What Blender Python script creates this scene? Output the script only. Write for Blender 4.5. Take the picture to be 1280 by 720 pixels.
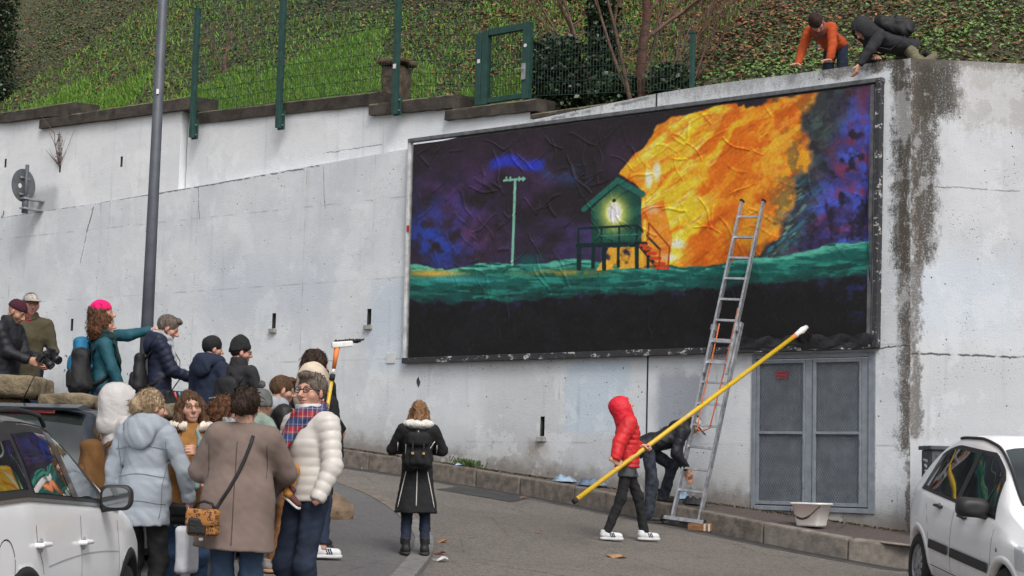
import bpy, bmesh, math, random
import numpy as np
from mathutils import Vector, Matrix

random.seed(7)
RNG = np.random.default_rng(7)
for o in list(bpy.data.objects):
    bpy.data.objects.remove(o)
SC = bpy.context.scene
COL = SC.collection

# ---------------------------------------------------------------- camera
F, PITCH, ROLL = 2200.0, 0.108, 0.026          # focal length in photo pixels (1280 wide), radians
_c, _s = math.cos(PITCH), math.sin(PITCH)
FWD = np.array([0, _c, _s]); _up = np.array([0, -_s, _c]); _rt = np.array([1.0, 0, 0])
RT = _rt*math.cos(ROLL) + _up*math.sin(ROLL)
UP = -_rt*math.sin(ROLL) + _up*math.cos(ROLL)
cam_d = bpy.data.cameras.new('camera'); cam = bpy.data.objects.new('camera', cam_d); COL.objects.link(cam)
cam_d.sensor_width = 36.0; cam_d.lens = 36.0*F/1280.0
cam_d.clip_start = 0.1; cam_d.clip_end = 2000
m = Matrix.Identity(4)
for i in range(3):
    m[i][0], m[i][1], m[i][2] = RT[i], UP[i], -FWD[i]
cam.matrix_world = m
SC.camera = cam

# ---------------------------------------------------------------- sky, sun, exposure
SUN_EL, SUN_AZ = math.radians(50), math.radians(162)   # azimuth clockwise from +Y
w = bpy.data.worlds.new('World'); SC.world = w; w.use_nodes = True
nt = w.node_tree; bg = nt.nodes['Background']
sky = nt.nodes.new('ShaderNodeTexSky'); sky.sky_type = 'NISHITA'; sky.sun_disc = False
sky.sun_elevation = SUN_EL; sky.sun_rotation = SUN_AZ
sky.air_density = 1.0; sky.dust_density = 6.0; sky.ozone_density = 1.0
hs = nt.nodes.new('ShaderNodeHueSaturation'); hs.inputs['Saturation'].default_value = 0.35
nt.links.new(sky.outputs[0], hs.inputs['Color']); nt.links.new(hs.outputs[0], bg.inputs[0])
bg.inputs[1].default_value = 0.15
sd = bpy.data.lights.new('sun', 'SUN'); sun = bpy.data.objects.new('sun', sd); COL.objects.link(sun)
sd.energy = 0.9; sd.angle = math.radians(14); sd.color = (1.0, 0.97, 0.93)
sdir = Vector((math.sin(SUN_AZ)*math.cos(SUN_EL), math.cos(SUN_AZ)*math.cos(SUN_EL), math.sin(SUN_EL)))
sun.rotation_euler = sdir.to_track_quat('Z', 'Y').to_euler(); sun.location = (0, -5, 20)
SC.view_settings.view_transform = 'Standard'; SC.view_settings.look = 'None'
SC.view_settings.exposure = 0.13; SC.view_settings.gamma = 1.0

# ---------------------------------------------------------------- measuring: photo pixel -> place
P0 = np.array([-1.398, 23.826, 4.551])*1.12          # top left corner of the mural
AZ = 0.672
D = np.array([math.cos(AZ), -math.sin(AZ), 0]); N = np.array([-math.sin(AZ), -math.cos(AZ), 0])
def ray(px, py): return FWD + RT*(px-640)/F + UP*(360-py)/F
def proj(P):
    P = np.asarray(P, float); dd = P@FWD
    return 640+F*(P@RT)/dd, 360-F*(P@UP)/dd
def at(px, py, depth):
    v = ray(px, py); return v*(depth/v[1])
def on_wall(px, py, t=0.0):
    v = ray(px, py); P = v*(((P0+N*t)@N)/(v@N)); return (P-P0)@D, P[2]
def WP(s, t, z):
    q = P0 + D*s + N*t; return np.array([q[0], q[1], z])
def st(P): return (P-P0)@D, (P-P0)@N
def pave_z(s, t): return 0.2904 - 0.0979*s - 0.03*t
KH = 0.24
def road_z(x, y):
    s, t = st(np.array([x, y, 0.0])); return pave_z(s, t) - KH
def on_road(px, py, h=0.0):
    v = ray(px, py); lo, hi = 3.0, 60.0
    for _ in range(60):
        mid = (lo+hi)/2; P = v*mid
        if P[2] > road_z(P[0], P[1])+h: lo = mid
        else: hi = mid
    return v*lo
def horizon(px): return 360+F*math.tan(PITCH)/math.cos(ROLL)+math.tan(ROLL)*(px-640)

# ---------------------------------------------------------------- materials
MATS = {}
def new_mat(name):
    mt = bpy.data.materials.new(name); mt.use_nodes = True
    return mt, mt.node_tree, mt.node_tree.nodes['Principled BSDF']
def nd(nt, typ, **kw):
    n = nt.nodes.new(typ)
    for k, v in kw.items(): setattr(n, k, v)
    return n
def lk(nt, a, b): nt.links.new(a, b)
def math_n(nt, op, a, b=None, c=None, clamp=False):
    n = nd(nt, 'ShaderNodeMath', operation=op); n.use_clamp = clamp
    for i, v in enumerate((a, b, c)):
        if v is None: continue
        if isinstance(v, (int, float)): n.inputs[i].default_value = v
        else: lk(nt, v, n.inputs[i])
    return n.outputs[0]
def mix_n(nt, fac, a, b, blend='MIX'):
    n = nd(nt, 'ShaderNodeMix', data_type='RGBA', blend_type=blend)
    for sock, v in ((n.inputs[0], fac), (n.inputs[6], a), (n.inputs[7], b)):
        if isinstance(v, (int, float)): sock.default_value = v
        elif isinstance(v, (tuple, list)): sock.default_value = tuple(v)+((1,) if len(v) == 3 else ())
        else: lk(nt, v, sock)
    return n.outputs[2]
def noise_n(nt, vec, scale, detail=4, rough=0.55, out=0):
    n = nd(nt, 'ShaderNodeTexNoise'); n.inputs['Scale'].default_value = scale
    n.inputs['Detail'].default_value = detail; n.inputs['Roughness'].default_value = rough
    if vec is not None: lk(nt, vec, n.inputs['Vector'])
    return n.outputs[out]
def ramp_n(nt, v, lo, hi, a=0.0, b=1.0):
    n = nd(nt, 'ShaderNodeMapRange'); n.interpolation_type = 'SMOOTHSTEP'
    n.inputs[1].default_value = lo; n.inputs[2].default_value = hi
    n.inputs[3].default_value = a; n.inputs[4].default_value = b
    if isinstance(v, (int, float)): n.inputs[0].default_value = v
    else: lk(nt, v, n.inputs[0])
    return n.outputs[0]
def scale_v(nt, vec, s, loc=(0, 0, 0)):
    n = nd(nt, 'ShaderNodeMapping'); n.inputs['Scale'].default_value = s; n.inputs['Location'].default_value = loc
    lk(nt, vec, n.inputs['Vector']); return n.outputs[0]
def bump_n(nt, bs, h, strength, dist):
    b = nd(nt, 'ShaderNodeBump'); b.inputs['Strength'].default_value = strength; b.inputs['Distance'].default_value = dist
    lk(nt, h, b.inputs['Height']); lk(nt, b.outputs[0], bs.inputs['Normal'])
def lin(c):      # 0-255 sRGB -> linear
    return tuple(((v/255)/12.92 if v/255 <= .04045 else ((v/255+.055)/1.055)**2.4) for v in c)
def mat(name, col, rough=0.8, var=0.25, scale=12.0, bump=0.3, dist=0.004, metal=0.0, fine=None, coat=0.0, spec=0.5, obj=True, stretch=None, wrinkle=0.0):
    """plain procedural material: colour varied by noise, fine relief"""
    if name in MATS: return MATS[name]
    mt, nt, bs = new_mat(name)
    tc = nd(nt, 'ShaderNodeTexCoord'); v = tc.outputs['Object' if obj else 'Generated']
    if stretch: v = scale_v(nt, v, stretch)
    n1 = noise_n(nt, v, scale, 5)
    f = ramp_n(nt, n1, 0.25, 0.75)
    lo = tuple(c*(1-var) for c in col); hi = tuple(min(1, c*(1+var)) for c in col)
    lk(nt, mix_n(nt, f, lo, hi), bs.inputs['Base Color'])
    bs.inputs['Roughness'].default_value = rough; bs.inputs['Metallic'].default_value = metal
    bs.inputs['Specular IOR Level'].default_value = spec
    if coat: bs.inputs['Coat Weight'].default_value = coat; bs.inputs['Coat Roughness'].default_value = 0.05
    if bump:
        n2 = noise_n(nt, v, fine or scale*8, 4)
        if wrinkle:
            nz = nd(nt, 'ShaderNodeTexNoise'); nz.inputs['Scale'].default_value = 13; nz.inputs['Detail'].default_value = 3; nz.inputs['Distortion'].default_value = 1.4; lk(nt, scale_v(nt, v, (1, 1, 1.7)), nz.inputs['Vector'])
            rdg = math_n(nt, 'ABSOLUTE', math_n(nt, 'SUBTRACT', nz.outputs[0], .5))
            n2 = math_n(nt, 'ADD', math_n(nt, 'MULTIPLY', n2, dist/.02), math_n(nt, 'MULTIPLY', rdg, -wrinkle*2)); dist = .02
            bump = .8
        bump_n(nt, bs, n2, bump, dist)
    MATS[name] = mt; return mt
def col_mat(name, rough=0.7, bump=0.25, fine=200.0, dist=0.002, spec=0.5, sheen=0.0):
    """reads the mesh's own colour attribute (flat print, skin, mixed leaves)"""
    if name in MATS: return MATS[name]
    mt, nt, bs = new_mat(name)
    a = nd(nt, 'ShaderNodeVertexColor', layer_name='Col')
    lk(nt, a.outputs[0], bs.inputs['Base Color']); bs.inputs['Roughness'].default_value = rough
    bs.inputs['Specular IOR Level'].default_value = spec
    if bump:
        tc = nd(nt, 'ShaderNodeTexCoord'); bump_n(nt, bs, noise_n(nt, tc.outputs['Object'], fine, 3), bump, dist)
    MATS[name] = mt; return mt

# ---------------------------------------------------------------- objects
def empty(name, loc, rotz=0.0, label=None, cat=None, group=None):
    o = bpy.data.objects.new(name, None); COL.objects.link(o); o.location = Vector(loc); o.rotation_euler = (0, 0, rotz)
    o.empty_display_size = 0.2
    tag(o, label, cat, group); return o
def tag(o, label=None, cat=None, group=None, kind=None):
    if label: o['label'] = label
    if cat: o['category'] = cat
    if group: o['group'] = group
    if kind: o['kind'] = kind
    return o
def mesh_np(name, V, Fc, mt, parent=None, smooth=False, cols=None, loc=None):
    """V (n,3) array; Fc list of faces or (m,k) array"""
    me = bpy.data.meshes.new(name)
    V = np.asarray(V, np.float32)
    if isinstance(Fc, np.ndarray):
        k = Fc.shape[1]; me.vertices.add(len(V)); me.vertices.foreach_set('co', V.ravel())
        me.loops.add(Fc.size); me.loops.foreach_set('vertex_index', Fc.astype(np.int32).ravel())
        me.polygons.add(len(Fc)); me.polygons.foreach_set('loop_start', np.arange(0, Fc.size, k, dtype=np.int32))
        me.update(calc_edges=True)
    else:
        me.from_pydata(V.tolist(), [], [list(f) for f in Fc]); me.update()
    if smooth: me.polygons.foreach_set('use_smooth', np.ones(len(me.polygons), bool))
    if cols is not None:
        ca = me.color_attributes.new('Col', 'FLOAT_COLOR', 'POINT')
        c4 = np.ones((len(V), 4), np.float32); c4[:, :3] = cols; ca.data.foreach_set('color', c4.ravel())
    if mt: me.materials.append(mt)
    o = bpy.data.objects.new(name, me); COL.objects.link(o)
    if parent: o.parent = parent
    if loc is not None: o.location = Vector(loc)
    return o
def link_copy(o, parent=None, loc=None, rot=None):
    c = o.copy(); COL.objects.link(c)
    if parent is not None: c.parent = parent
    if loc is not None: c.location = Vector(loc)
    if rot is not None: c.rotation_euler = rot
    return c
class MB:
    """collects boxes, prisms and tubes into ONE mesh"""
    def __init__(s): s.v = []; s.f = []
    def add(s, V, Fc):
        b = len(s.v); s.v += [tuple(map(float, v)) for v in V]; s.f += [tuple(i+b for i in f) for f in Fc]; return s
    def hexa(s, p):    # 8 corners: bottom ring 0-3, top ring 4-7
        return s.add(p, [(0,3,2,1),(4,5,6,7),(0,1,5,4),(1,2,6,5),(2,3,7,6),(3,0,4,7)])
    def box(s, a, b):
        (x0,y0,z0),(x1,y1,z1) = a, b
        return s.hexa([(x0,y0,z0),(x1,y0,z0),(x1,y1,z0),(x0,y1,z0),(x0,y0,z1),(x1,y0,z1),(x1,y1,z1),(x0,y1,z1)])
    def tube(s, pts, r, n=8, cap=True):
        pts = [np.asarray(p, float) for p in pts]; rs = r if isinstance(r, (list, tuple)) else [r]*len(pts)
        V = []; Fc = []; ref = np.array([0.31, 0.17, 0.93])
        for i, p in enumerate(pts):
            t = pts[min(i+1, len(pts)-1)]-pts[max(i-1, 0)]; t = t/(np.linalg.norm(t)+1e-9)
            if abs(t@ref) > 0.95: ref = np.array([0.9, 0.3, 0.1])
            a = np.cross(t, ref); a /= np.linalg.norm(a); b = np.cross(t, a)
            for k in range(n):
                q = 2*math.pi*k/n; V.append(p+(a*math.cos(q)+b*math.sin(q))*rs[i])
        for i in range(len(pts)-1):
            for k in range(n):
                Fc.append((i*n+k, i*n+(k+1) % n, (i+1)*n+(k+1) % n, (i+1)*n+k))
        if cap: Fc.append(tuple(range(n-1, -1, -1))); Fc.append(tuple((len(pts)-1)*n+k for k in range(n)))
        return s.add(V, Fc)
    def bar(s, a, b, w, h, up=(0, 0, 1)):     # rectangular bar from a to b
        a, b = np.asarray(a, float), np.asarray(b, float); t = b-a; t = t/np.linalg.norm(t)
        u = np.cross(t, up); u /= np.linalg.norm(u); v = np.cross(u, t)
        p = []
        for q in (a, b):
            for sx, sy in ((-1,-1),(1,-1),(1,1),(-1,1)): p.append(q+u*sx*w/2+v*sy*h/2)
        return s.hexa(p)
    def build(s, name, mt, parent=None, smooth=False, bevel=0.0, origin=None, seg=2):
        V = np.array(s.v, float)
        if origin is not None: V = V-np.asarray(origin)
        o = mesh_np(name, V, s.f, mt, parent, smooth)
        bm = bmesh.new(); bm.from_mesh(o.data); bmesh.ops.recalc_face_normals(bm, faces=bm.faces)
        if bevel:
            ed = [e for e in bm.edges if len(e.link_faces) == 2 and e.calc_face_angle(0) > 0.6]
            bmesh.ops.bevel(bm, geom=ed, offset=bevel, segments=seg, affect='EDGES', profile=0.6)
        bm.to_mesh(o.data); bm.free()
        return o

# ---------------------------------------------------------------- soft solids (distance fields -> one closed surface)
def vec(*a): return np.array(a, np.float32)
def cap(P, a, b, r1, r2=None, ax=None, q=1.0, quilt=None):
    a = np.asarray(a, np.float32); b = np.asarray(b, np.float32); r2 = r1 if r2 is None else r2
    ba = b-a; L2 = float(ba@ba)+1e-12; pa = P-a
    tr = (pa@ba)/L2; t = np.clip(tr, 0, 1)
    w = pa-t[:, None]*ba
    if ax is not None:
        ax = np.asarray(ax, np.float32); k = w@ax; w = w+np.outer(k*(1/q-1), ax)
    r = r1+(r2-r1)*t
    d = np.sqrt((w*w).sum(1))-r
    if quilt:
        per, amp = quilt[:2]; L = math.sqrt(L2); ph = quilt[2] if len(quilt) > 2 else 0
        d = d-amp*(np.sqrt(np.abs(np.sin(np.pi*(tr*L/per+ph))))-0.7)
    return d*(0.5+0.5*q) if ax is not None else d
def ell(P, c, r, M=None):
    q = P-np.asarray(c, np.float32)
    if M is not None: q = q@np.asarray(M, np.float32)
    r = np.asarray(r, np.float32); k = np.sqrt(((q/r)**2).sum(1)); k2 = np.sqrt(((q/(r*r))**2).sum(1))
    return k*(k-1)/(k2+1e-9)
def rbox(P, c, hs, rad, M=None):
    q = P-np.asarray(c, np.float32)
    if M is not None: q = q@np.asarray(M, np.float32)
    q = np.abs(q)-(np.asarray(hs, np.float32)-rad); o = np.maximum(q, 0)
    return np.sqrt((o*o).sum(1))+np.minimum(q.max(1), 0)-rad
def smin(a, b, k):
    h = np.maximum(k-np.abs(a-b), 0)/k; return np.minimum(a, b)-h*h*k*0.25
def smax(a, b, k): return -smin(-a, -b, k)
def uni(ds, k):
    d = ds[0]
    for e in ds[1:]: d = smin(d, e, k)
    return d
def wob(P, f, amp, seed=0.0):
    x, y, z = P[:, 0]*f+seed, P[:, 1]*f+seed*1.7, P[:, 2]*f+seed*2.3
    return amp*(np.sin(x+1.7*np.sin(y*1.3+z*.6))*np.sin(z*1.1+1.3*np.sin(x*.9))+.5*np.sin(2.3*y+2*np.sin(1.9*x+z)))
def soft(fn, lo, hi, h):
    """surface nets on a regular grid; returns V, F(quads)"""
    lo = np.asarray(lo, float); hi = np.asarray(hi, float)
    n = np.maximum(np.ceil((hi-lo)/h).astype(int)+1, 3)
    ax = [lo[i]+h*np.arange(n[i]) for i in range(3)]
    G = np.stack(np.meshgrid(*ax, indexing='ij'), -1).reshape(-1, 3).astype(np.float32)
    A = fn(G).reshape(n).astype(np.float32)
    A[0], A[-1] = np.maximum(A[0], 1e-3), np.maximum(A[-1], 1e-3)
    A[:, 0], A[:, -1] = np.maximum(A[:, 0], 1e-3), np.maximum(A[:, -1], 1e-3)
    A[:, :, 0], A[:, :, -1] = np.maximum(A[:, :, 0], 1e-3), np.maximum(A[:, :, -1], 1e-3)
    ins = A < 0
    m = n-1
    acc = np.zeros(tuple(m)+(3,), np.float32); cnt = np.zeros(tuple(m), np.float32)
    off = [(i, j, k) for i in (0, 1) for j in (0, 1) for k in (0, 1)]
    sl = lambda o: tuple(slice(o[i], o[i]+m[i]) for i in range(3))
    for a in off:
        for d in range(3):
            if a[d]: continue
            b = list(a); b[d] = 1
            va, vb = A[sl(a)], A[sl(b)]; c = (va < 0) != (vb < 0)
            t = np.where(c, va/(va-vb+1e-20), 0)
            for i in range(3):
                acc[..., i] += np.where(c, (t if i == d else a[i]), 0)
            cnt += c
    act = cnt > 0
    idx = -np.ones(tuple(m), np.int64); idx[act] = np.arange(act.sum())
    cell = np.argwhere(act)
    V = lo+(cell+acc[act]/cnt[act][:, None])*h
    Fs = []
    for d in range(3):
        u, v = (d+1) % 3, (d+2) % 3
        s0 = [slice(1, m[i]) for i in range(3)]; s0[d] = slice(0, m[d])
        s1 = list(s0); s1[d] = slice(1, m[d]+1)
        a = ins[tuple(s0)]; b = ins[tuple(s1)]; c = np.argwhere(a != b)
        if not len(c): continue
        fl = a[a != b]; base = c.copy()
        for i in range(3):
            if i != d: base[:, i] += 1
        def ix(du, dv):
            q = base.copy(); q[:, u] -= du; q[:, v] -= dv; return idx[q[:, 0], q[:, 1], q[:, 2]]
        q = np.stack([ix(1, 1), ix(0, 1), ix(0, 0), ix(1, 0)], 1)
        q[~fl] = q[~fl][:, ::-1]; Fs.append(q)
    if not Fs: return np.zeros((0, 3)), np.zeros((0, 4), int)
    return V, np.concatenate(Fs)
def join_vf(parts):
    Vs, Fs, b = [], [], 0
    for V, Fc in parts:
        Vs.append(V); Fs.append(Fc+b); b += len(V)
    return np.concatenate(Vs), np.concatenate(Fs)
# ================================================================ SETTING
def stframe(base_s=0.0, base_t=0.0, base_z=0.0):
    """matrix of the wall's own frame: x along the wall, y into the wall, z up"""
    q = WP(base_s, base_t, base_z); mtx = Matrix.Identity(4)
    for i in range(3): mtx[i][0] = D[i]; mtx[i][1] = -N[i]; mtx[i][3] = q[i]
    return mtx
def box_mask(nt, x, z, x0, x1, z0, z1, soft_=0.02, wob_=None):
    if wob_ is not None:
        x = math_n(nt, 'ADD', x, wob_); z = math_n(nt, 'ADD', z, wob_)
    a = math_n(nt, 'MULTIPLY', ramp_n(nt, x, x0-soft_, x0+soft_), ramp_n(nt, x, x1+soft_, x1-soft_))
    b = math_n(nt, 'MULTIPLY', ramp_n(nt, z, z0-soft_, z0+soft_), ramp_n(nt, z, z1+soft_, z1-soft_))
    return math_n(nt, 'MULTIPLY', a, b)
def wall_mat(name, base, blotch, patches=(), stains=(), pits=1.0, rough_lo=-0.5, streak=0.35, cracks=(), zgrad=None, seams=()):
    mt, nt, bs = new_mat(name)
    tc = nd(nt, 'ShaderNodeTexCoord'); P = tc.outputs['Object']
    sep = nd(nt, 'ShaderNodeSeparateXYZ'); lk(nt, P, sep.inputs[0]); x, z = sep.outputs[0], sep.outputs[2]
    big = noise_n(nt, P, 0.9, 6, 0.6); mid = noise_n(nt, P, 5.0, 6, 0.65); fine = noise_n(nt, P, 45.0, 4, 0.6)
    wv = math_n(nt, 'MULTIPLY', math_n(nt, 'SUBTRACT', mid, 0.5), 0.25)
    col = mix_n(nt, ramp_n(nt, big, 0.35, 0.68), base, blotch)
    col = mix_n(nt, math_n(nt, 'MULTIPLY', ramp_n(nt, mid, 0.5, 0.75), 0.35), col, tuple(c*0.72 for c in base))
    col = mix_n(nt, math_n(nt, 'MULTIPLY', ramp_n(nt, fine, 0.52, 0.75), 0.22), col, tuple(c*0.6 for c in base))
    for (x0, x1, z0, z1, c, sft, amt) in patches:
        mk = box_mask(nt, x, z, x0, x1, z0, z1, sft, wv)
        col = mix_n(nt, math_n(nt, 'MULTIPLY', mk, amt), col, c)
    # rain streaks
    sv = noise_n(nt, scale_v(nt, P, (7.0, 1.0, 0.35)), 1.0, 5, 0.65)
    sm = math_n(nt, 'MULTIPLY', ramp_n(nt, sv, 0.56, 0.78), streak)
    sm = math_n(nt, 'MULTIPLY', sm, ramp_n(nt, big, 0.3, 0.6))
    col = mix_n(nt, sm, col, tuple(c*0.45 for c in blotch))
    if zgrad:           # splash dirt along the foot of the wall: follows the sloping pavement
        a0, b0, hgt, c = zgrad
        foot = math_n(nt, 'SUBTRACT', z, math_n(nt, 'MULTIPLY_ADD', x, b0, a0))
        foot = math_n(nt, 'ADD', foot, math_n(nt, 'MULTIPLY', math_n(nt, 'SUBTRACT', mid, 0.5), hgt*1.4))
        col = mix_n(nt, ramp_n(nt, foot, hgt, 0.0, 0.0, 0.75), col, c)
        col = mix_n(nt, ramp_n(nt, foot, hgt*2.6, 0.0, 0.0, 0.35), col, tuple(0.8*v for v in c))
    for (x0, x1, z0, z1, c, sft, amt) in stains:
        mk = box_mask(nt, x, z, x0, x1, z0, z1, sft*1.7, math_n(nt, 'MULTIPLY', wv, 1.5))
        nz_ = noise_n(nt, scale_v(nt, P, (1, 1, .33)), 14.0, 7, 0.8); nz_ = math_n(nt, 'ADD', math_n(nt, 'MULTIPLY', nz_, .65), math_n(nt, 'MULTIPLY', fine, .35))
        st_ = ramp_n(nt, math_n(nt, 'ADD', nz_, math_n(nt, 'MULTIPLY', math_n(nt, 'SUBTRACT', mk, .5), .50)), .47, .76)
        st_ = math_n(nt, 'MULTIPLY', st_, ramp_n(nt, fine, .26, .50, .5, 1.0))
        st_ = math_n(nt, 'MULTIPLY', st_, ramp_n(nt, mk, .02, .2))
        st0 = math_n(nt, 'MULTIPLY', mk, ramp_n(nt, noise_n(nt, scale_v(nt, P, (1, 1, .4)), 10.0, 6, 0.75), 0.20, 0.44))
        col = mix_n(nt, math_n(nt, 'MULTIPLY', st_, amt), col, c)
    # pits and drips of dark moss
    vo = nd(nt, 'ShaderNodeTexVoronoi'); vo.inputs['Scale'].default_value = 9.0; lk(nt, P, vo.inputs['Vector'])
    pit = math_n(nt, 'MULTIPLY', ramp_n(nt, vo.outputs['Distance'], 0.13, 0.05), ramp_n(nt, noise_n(nt, P, 3.1, 3), 0.46, 0.58))
    vo2 = nd(nt, 'ShaderNodeTexVoronoi'); vo2.inputs['Scale'].default_value = 24.0; lk(nt, P, vo2.inputs['Vector'])
    pit = math_n(nt, 'MAXIMUM', pit, math_n(nt, 'MULTIPLY', ramp_n(nt, vo2.outputs['Distance'], 0.22, 0.08), ramp_n(nt, noise_n(nt, P, 1.7, 4), 0.50, 0.62, 0, .75)))
    pit = math_n(nt, 'MULTIPLY', pit, pits)
    col = mix_n(nt, pit, col, (0.05, 0.045, 0.04))
    for (x0, z0, x1, z1, wd, amt) in cracks:      # long hairline cracks and shutter joints
        L = math.hypot(x1-x0, z1-z0); ux, uz = (x1-x0)/L, (z1-z0)/L
        dx = math_n(nt, 'SUBTRACT', x, x0); dz = math_n(nt, 'SUBTRACT', z, z0)
        al = math_n(nt, 'ADD', math_n(nt, 'MULTIPLY', dx, ux), math_n(nt, 'MULTIPLY', dz, uz))
        pe = math_n(nt, 'ADD', math_n(nt, 'MULTIPLY', dx, -uz), math_n(nt, 'MULTIPLY', dz, ux))
        pe = math_n(nt, 'ABSOLUTE', math_n(nt, 'ADD', pe, math_n(nt, 'MULTIPLY', wv, 0.35)))
        mk = math_n(nt, 'MULTIPLY', ramp_n(nt, pe, wd, wd*0.3), math_n(nt, 'MULTIPLY', ramp_n(nt, al, -.02, .05), ramp_n(nt, al, L+.02, L-.05)))
        mk = math_n(nt, 'MULTIPLY', mk, ramp_n(nt, noise_n(nt, P, 6.0, 3), 0.36, 0.5))
        col = mix_n(nt, math_n(nt, 'MULTIPLY', mk, amt), col, (0.045, 0.04, 0.035))
    for per, off, ax_ in seams:
        q_ = math_n(nt, 'ABSOLUTE', math_n(nt, 'SUBTRACT', math_n(nt, 'FRACT', math_n(nt, 'DIVIDE', math_n(nt, 'ADD', x if ax_ == 0 else z, off+50), per)), .5))
        mk = math_n(nt, 'MULTIPLY', ramp_n(nt, q_, .018/per, .006/per), ramp_n(nt, noise_n(nt, P, 2.6, 4), .42, .62))
        col = mix_n(nt, math_n(nt, 'MULTIPLY', mk, .45), col, tuple(c*.35 for c in base))
    pt_ = noise_n(nt, scale_v(nt, P, (1.3, 1, 1)), .55, 2, .4); pe_ = math_n(nt, 'ABSOLUTE', math_n(nt, 'SUBTRACT', pt_, .52))
    col = mix_n(nt, math_n(nt, 'MULTIPLY', ramp_n(nt, noise_n(nt, P, 1.15, 7, .72), .53, .57), .28), col, tuple(min(1, c*1.18) for c in base))
    lk(nt, col, bs.inputs['Base Color']); bs.inputs['Roughness'].default_value = 0.9
    h = math_n(nt, 'ADD', math_n(nt, 'MULTIPLY', fine, 0.5), math_n(nt, 'MULTIPLY', mid, 0.6))
    h = math_n(nt, 'SUBTRACT', h, math_n(nt, 'MULTIPLY', pit, 1.2))
    bump_n(nt, bs, h, 0.55, 0.02)
    return mt

def sheet_with_holes(xs_all, top, bot, holes, maxdx=0.5):
    """front face in (x,z) at y=0 with rectangular holes; top/bot are functions of x"""
    xs = set(xs_all)
    for h in holes: xs |= {h[0], h[1]}
    xs = sorted(xs); ext = []
    for a, b in zip(xs, xs[1:]):
        n = max(1, int(math.ceil((b-a)/maxdx))); ext += [a+(b-a)*i/n for i in range(n)]
    xs = ext+[xs[-1]]
    V, Fc = [], []
    for a, b in zip(xs, xs[1:]):
        if b-a < 1e-5: continue
        cuts = sorted([(h[2], h[3]) for h in holes if h[0] < (a+b)/2 < h[1]])
        segs = []; cur = None
        lo = [(bot(a), bot(b))]; 
        for c in cuts: segs.append((lo[-1], (c[0], c[0]))); lo.append((c[1], c[1]))
        segs.append((lo[-1], (top(a), top(b))))
        for (l0, l1), (h0, h1) in segs:
            n = len(V); V += [(a, 0, l0), (b, 0, l1), (b, 0, h1), (a, 0, h0)]; Fc.append((n, n+1, n+2, n+3))
    return V, Fc
def interp(pts):
    xs = [p[0] for p in pts]; zs = [p[1] for p in pts]
    return lambda x: float(np.interp(x, xs, zs))

S_COR = 8.27                                   # the corner of the wall
# ---- lower concrete wall
topP = [on_wall(px, py) for px, py in ((0,272),(120,254),(240,234),(380,209),(510,186),(575,171),(655,152),(760,130),(820,117),(900,104),(1000,91.5),(1047,85),(1093,78),(1137,73))]
LEFT = -15.0
topP = [(LEFT, topP[0][1]-0.2)]+topP; topP[-1] = (S_COR, topP[-1][1])
wtop = interp(topP); wbot = lambda s: pave_z(s, 0)-0.5
def hole_at(px, py, wd, ht):
    s, z = on_wall(px, py); return (s-wd/2, s+wd/2, z-ht/2, z+ht/2)
slots = [hole_at(90, 406, .07, .22), hole_at(342.5, 401, .085, .25), hole_at(461.5, 396, .085, .25), hole_at(678, 533, .075, .28), hole_at(3, 266, .06, .08)]
d0 = on_wall(939, 630); d1 = on_wall(1094, 636); dtop = on_wall(1000, 444)[1]+0.02
DOOR = (d0[0], d1[0], pave_z(d1[0], 0)+0.16, dtop)
joint_s = on_wall(809, 500)[0]
p_blue = [on_wall(a, b) for a, b in ((706, 453), (786, 540))]
p_grey = [on_wall(a, b) for a, b in ((822, 466), (886, 535))]
zt = wtop(7.0)
def W2(px, py): return on_wall(px, py)
def crk(a, b, wd, amt): q, r = W2(*a), W2(*b); return (q[0], q[1], r[0], r[1], wd, amt)
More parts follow.
